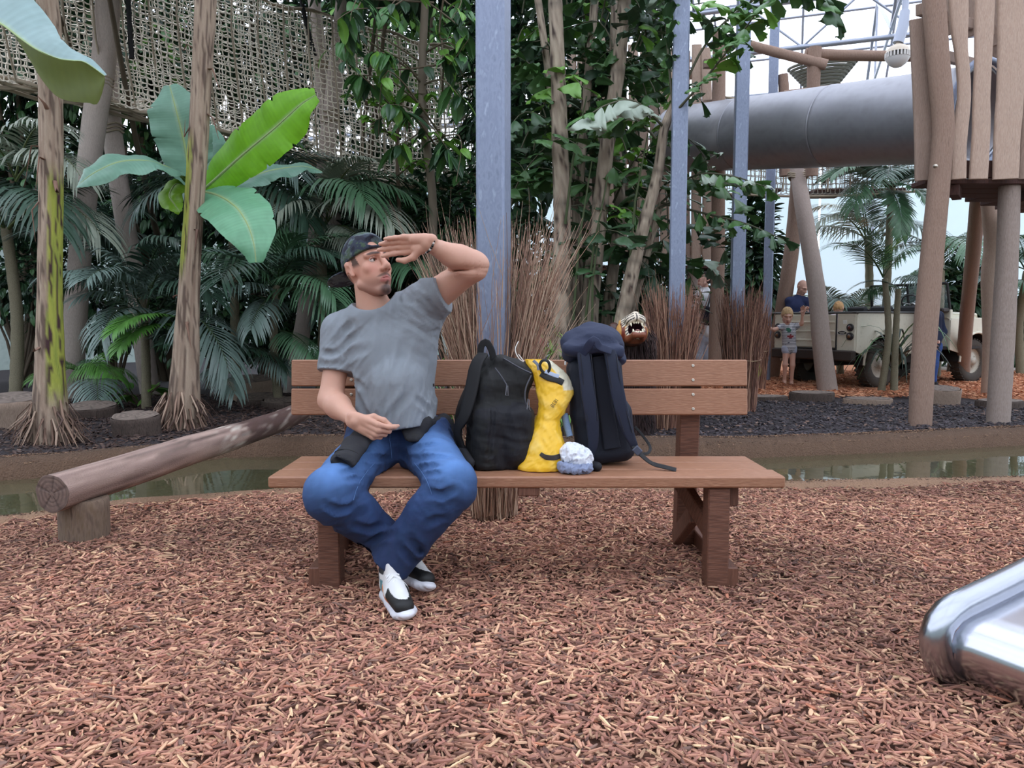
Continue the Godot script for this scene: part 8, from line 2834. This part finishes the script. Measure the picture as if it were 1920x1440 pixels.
	var sm := [leaf_mesh(0.16, 0.07, 0.3, 0.25), leaf_mesh(0.13, 0.065, 0.3, 0.3)]
	tr = MB.new()
	tr.col = lin(98, 84, 68)
	tr.tube(spline([base, P(750, 450, 10.1), P(744, 280, 10), P(752, 180, 9.9)], 14), lerp_list([0.04, 0.02], 14), 7)
	obj("trunk", tr.done(), M.painted, t, Transform3D(Basis(), -base))
	for q in [[[744, 230, 10], [700, 190, 9.5], [650, 180, 9.2]], [[744, 240, 10], [790, 205, 9.4], [850, 215, 9.2]], [[744, 260, 10], [700, 230, 9.4], [680, 215, 9]], [[744, 290, 10], [800, 250, 9.4], [860, 262, 9]], [[744, 220, 10], [760, 180, 9.6], [820, 176, 9.3]], [[744, 330, 10], [790, 300, 9.4], [840, 320, 9.1]], [[744, 200, 10], [720, 170, 9.5], [690, 168, 9.2]]]:
		leaf_spray(t, pxs(q, 9), sm, 22, Vector2(0.7, 1.2), [g1, g1, tint("spray", rgb(132, 188, 66), 0.4, 0.45)], 0.05)
	# masses of leaves behind
	var lf := leaf_mesh(0.2, 0.085, 0.35, 0.35)
	var lf2 := leaf_mesh(0.13, 0.06, 0.35, 0.3)
	var gs := [lin(58, 92, 58), lin(44, 74, 50), lin(74, 112, 66), lin(36, 60, 42)]
	var gb := [lin(92, 136, 70), lin(70, 110, 62), lin(116, 164, 74)]
	var at := func(x: float, y: float, d: float) -> Vector3: return P(x, y, d)
	var kinds := [["dark leafy mass under the left end of the rope bridge, behind the first banana trunk", 20, 330, 13.2, Vector3(1.7, 1.2, 0.6), 2300, gs], ["dark leafy mass under the rope bridge, behind the young banana leaves", 300, 370, 13.4, Vector3(1.6, 1.2, 0.6), 2300, gs], ["dark leafy mass under the rope bridge, behind the lit green banana leaf", 530, 400, 13.2, Vector3(1.5, 1.2, 0.6), 2200, gs], ["dark leafy mass under the right end of the rope bridge, beside the man's hand", 760, 390, 13.0, Vector3(1.3, 1.2, 0.6), 2200, gs], ["dense dark tree behind the left end of the rope bridge", 40, 60, 13.2, Vector3(2.0, 1.9, 1.2), 2600, gs], ["leafy tree behind the rope net above the first banana leaf", 270, 70, 13.6, Vector3(1.6, 1.9, 1.2), 2000, gb], ["leafy tree behind the rope net right of the ragged banana trunk", 470, 40, 14.0, Vector3(1.8, 1.9, 1.2), 2200, gs], ["dark tree above the man, behind the crossing bridge poles", 640, 60, 14.2, Vector3(1.7, 2.0, 1.2), 2200, gs], ["bright leafy tree behind the umbrella tree", 780, 20, 13.6, Vector3(1.5, 1.8, 1.2), 1900, gb], ["dark tree between the thick steel pole and the fishtail palms", 960, 150, 11.6, Vector3(0.85, 2.4, 0.9), 2400, gs], ["tree above the fishtail palm clump", 1120, -90, 10.8, Vector3(1.6, 0.9, 1.2), 1300, gs]]
	for q in kinds:
		var c: Vector3 = at.call(q[1], q[2], q[3])
		shrub("tree", q[0], "tree", Vector3(c.x, 0, c.z - 0.2), c, q[4], q[5], lf, Vector2(0.7, 1.3), q[6], 6, null, 0.07)
	for q in [["dark shrub in the shade behind the first banana trunk", 30, 520, 12.2, Vector3(1.5, 0.8, 0.6), 1300], ["dark shrub in the shade behind the crossed bridge poles", 210, 560, 12.6, Vector3(1.4, 0.9, 0.6), 1400], ["dark shrub in the shade behind the second banana trunk", 390, 580, 12.0, Vector3(1.3, 0.85, 0.6), 1500], ["dark shrub in the shade left of the man", 540, 600, 12.2, Vector3(1.0, 0.8, 0.6), 1200], ["dark shrub behind the man's head and raised arm", 740, 500, 11.6, Vector3(1.1, 1.2, 0.6), 2200], ["dark shrub left of the thick steel pole under the rope bridge", 850, 440, 10.6, Vector3(0.7, 1.2, 0.5), 1800], ["dark shrub behind the twig bundle and ape head", 980, 540, 10.2, Vector3(0.75, 0.9, 0.5), 1500], ["dark shrub behind the carved tiger", 1190, 590, 9.4, Vector3(0.8, 0.55, 0.5), 1500], ["dark shrub between the far tower and the brown post", 1300, 560, 13.8, Vector3(0.9, 0.9, 0.5), 1300], ["dense ivy-like bush between the third and fourth steel poles", 1408, 520, 14.6, Vector3(0.5, 1.6, 0.5), 2000], ["dark hedge behind the car's bonnet at the right edge", 1880, 630, 16.4, Vector3(1.6, 0.9, 0.5), 2200], ["dark broad-leaved bush behind the tower poles", 1790, 560, 15.2, Vector3(1.0, 0.7, 0.5), 1300]]:
		var c: Vector3 = at.call(q[1], q[2], q[3])
		shrub("shrub", q[0], "shrub", Vector3(c.x, 0, c.z), c, q[4], q[5], lf2 if q[3] < 14 else lf, Vector2(0.8, 1.4), gs, 7)
	# the canopy that goes on above the picture
	for q in [["tree crown over the left of the play area, mostly above the picture", -4.6, 5.9, -8.6, Vector3(2.0, 0.7, 1.6), 1300], ["tree crown over the rope bridge, mostly above the picture", -1.6, 6.0, -10.2, Vector3(1.8, 0.7, 1.5), 1200], ["far tree crown at the upper left behind the rope bridge", -6.8, 5.6, -13.2, Vector3(2.2, 1.1, 1.8), 1700]]:
		var c := Vector3(q[1], q[2], q[3])
		shrub("tree", q[0], "tree", Vector3(c.x - 1.5, 0, -14.6), c, q[4], q[5], lf, Vector2(1.0, 1.7), gs, 2, null, 0.06)
	# small plants at the ground
	base = P(1030, 660, 7.0)
	base.y = 0.0
	t = thing("bamboo_grass", "small bright bamboo-like plant between the carved ape head and the navy backpack", "plant", base)
	var bl := [leaf_mesh(0.17, 0.028, 0.3, 0.5)]
	for i in 16:
		var x := rr(-0.2, 0.25)
		leaf_spray(t, [base + Vector3(x, 0, rr(-0.1, 0.1)), base + Vector3(x * 1.1, 0.5, 0), base + Vector3(x * 1.3 + rr(-0.06, 0.06), rr(0.85, 1.12), rr(-0.1, 0.1))], bl, 9, Vector2(0.8, 1.3), [g1, tint("bamboo", rgb(126, 176, 76), 0.4, 0.4)], 0.5)
	base = P(852, 690, 6.9)
	base.y = 0.0
	t = thing("grass_tuft", "feathery green tuft between the man's side and the twig bundle", "plant", base)
	for i in 14:
		var x := rr(-0.2, 0.2)
		leaf_spray(t, [base + Vector3(x * 0.5, 0, 0), base + Vector3(x, 0.4, rr(-0.1, 0.1)), base + Vector3(x * 1.5, rr(0.6, 0.86), rr(-0.1, 0.1))], [leaf_mesh(0.1, 0.016, 0.3, 0.4)], 14, Vector2(0.8, 1.3), [g1, g2], 0.3)
	base = G(262, 762)
	t = thing("seedling", "low plant with a few fresh green leaves beside the dark round stump", "plant", base)
	for i in 9:
		var a := rr(0, TAU)
		leaf_spray(t, [base, base + Vector3(cos(a) * 0.12, 0.14, sin(a) * 0.1), base + Vector3(cos(a) * 0.26, rr(0.1, 0.3), sin(a) * 0.2)], [leaf_mesh(0.3, 0.12, 0.3, 0.3)], 2, Vector2(0.7, 1.1), [g1, tint("seedling", rgb(98, 158, 70), 0.4, 0.4)], 0.1, true)
	base = P(1678, 716, 11.2)
	base.y = 0.0
	t = thing("strap_leaf_plant", "dark plant with arching strap leaves between the slender palms, in front of the car", "plant", base)
	for i in 34:
		var a := rr(0, TAU)
		var l := rr(0.5, 0.95)
		var m := MB.new()
		m.col = Color.WHITE * rr(0.8, 1.1)
		var d := Vector3(cos(a), 0, sin(a))
		var y0 := rr(0.1, 0.75)
		obj("leaf", board([Vector3(0, y0, 0), d * l * 0.35 + Vector3(0, y0 + l * 0.45, 0), d * l * 0.75 + Vector3(0, y0 + l * 0.4, 0), d * l + Vector3(0, y0 + rr(-0.1, 0.15), 0)], [0.03, 0.045, 0.03, 0.004], 0.004, Vector3.UP, 9, 0.2), tint("strap_dark", rgb(46, 62, 48), 0.4, 0.2) if i % 4 else g2, t)
	t = thing("mossy_stone", "yellow-green mossy stone at the foot of the twig bundles left of the car", "stone", P(1402, 690, 11.6) * Vector3(1, 0, 1))
	var S := Soft.new()
	var sc := P(1404, 682, 11.6)
	S.space(sc - Vector3.ONE * 0.4, sc + Vector3.ONE * 0.4, 0.02, 60.0)
	S.egg(sc + Vector3(0, -0.1, 0), Vector3(0.2, 0.22, 0.16))
	S.settle()
	S.shift(func(p): return 0.06 * noise.get_noise_3d(p.x * 300, p.y * 300, p.z * 300))
	S.net(func(p, n): return lin(150, 152, 84).lerp(lin(140, 128, 112), smoothstep(0.2, 0.7, n.y)))
	obj("rock", S.done(), M.painted, t, Transform3D(Basis(), -t.position))

func _ready():
	rng.seed = 20
	noise.seed = 5
	noise.frequency = 0.01
	materials()
	light_and_camera()
	hall()
	ground()
	chips()
	bench()
	log_beam()
	tower()
	tube_slide()
	far_tower()
	poles()
	twig_bundles()
	rope_bridge()
	right_bridge()
	stumps()
	slide_end()
	seated_man()
	others()
	backpacks()
	yellow_bag()
	carved_heads()
	car()
	bananas()
	fishtail_clump()
	greenery()
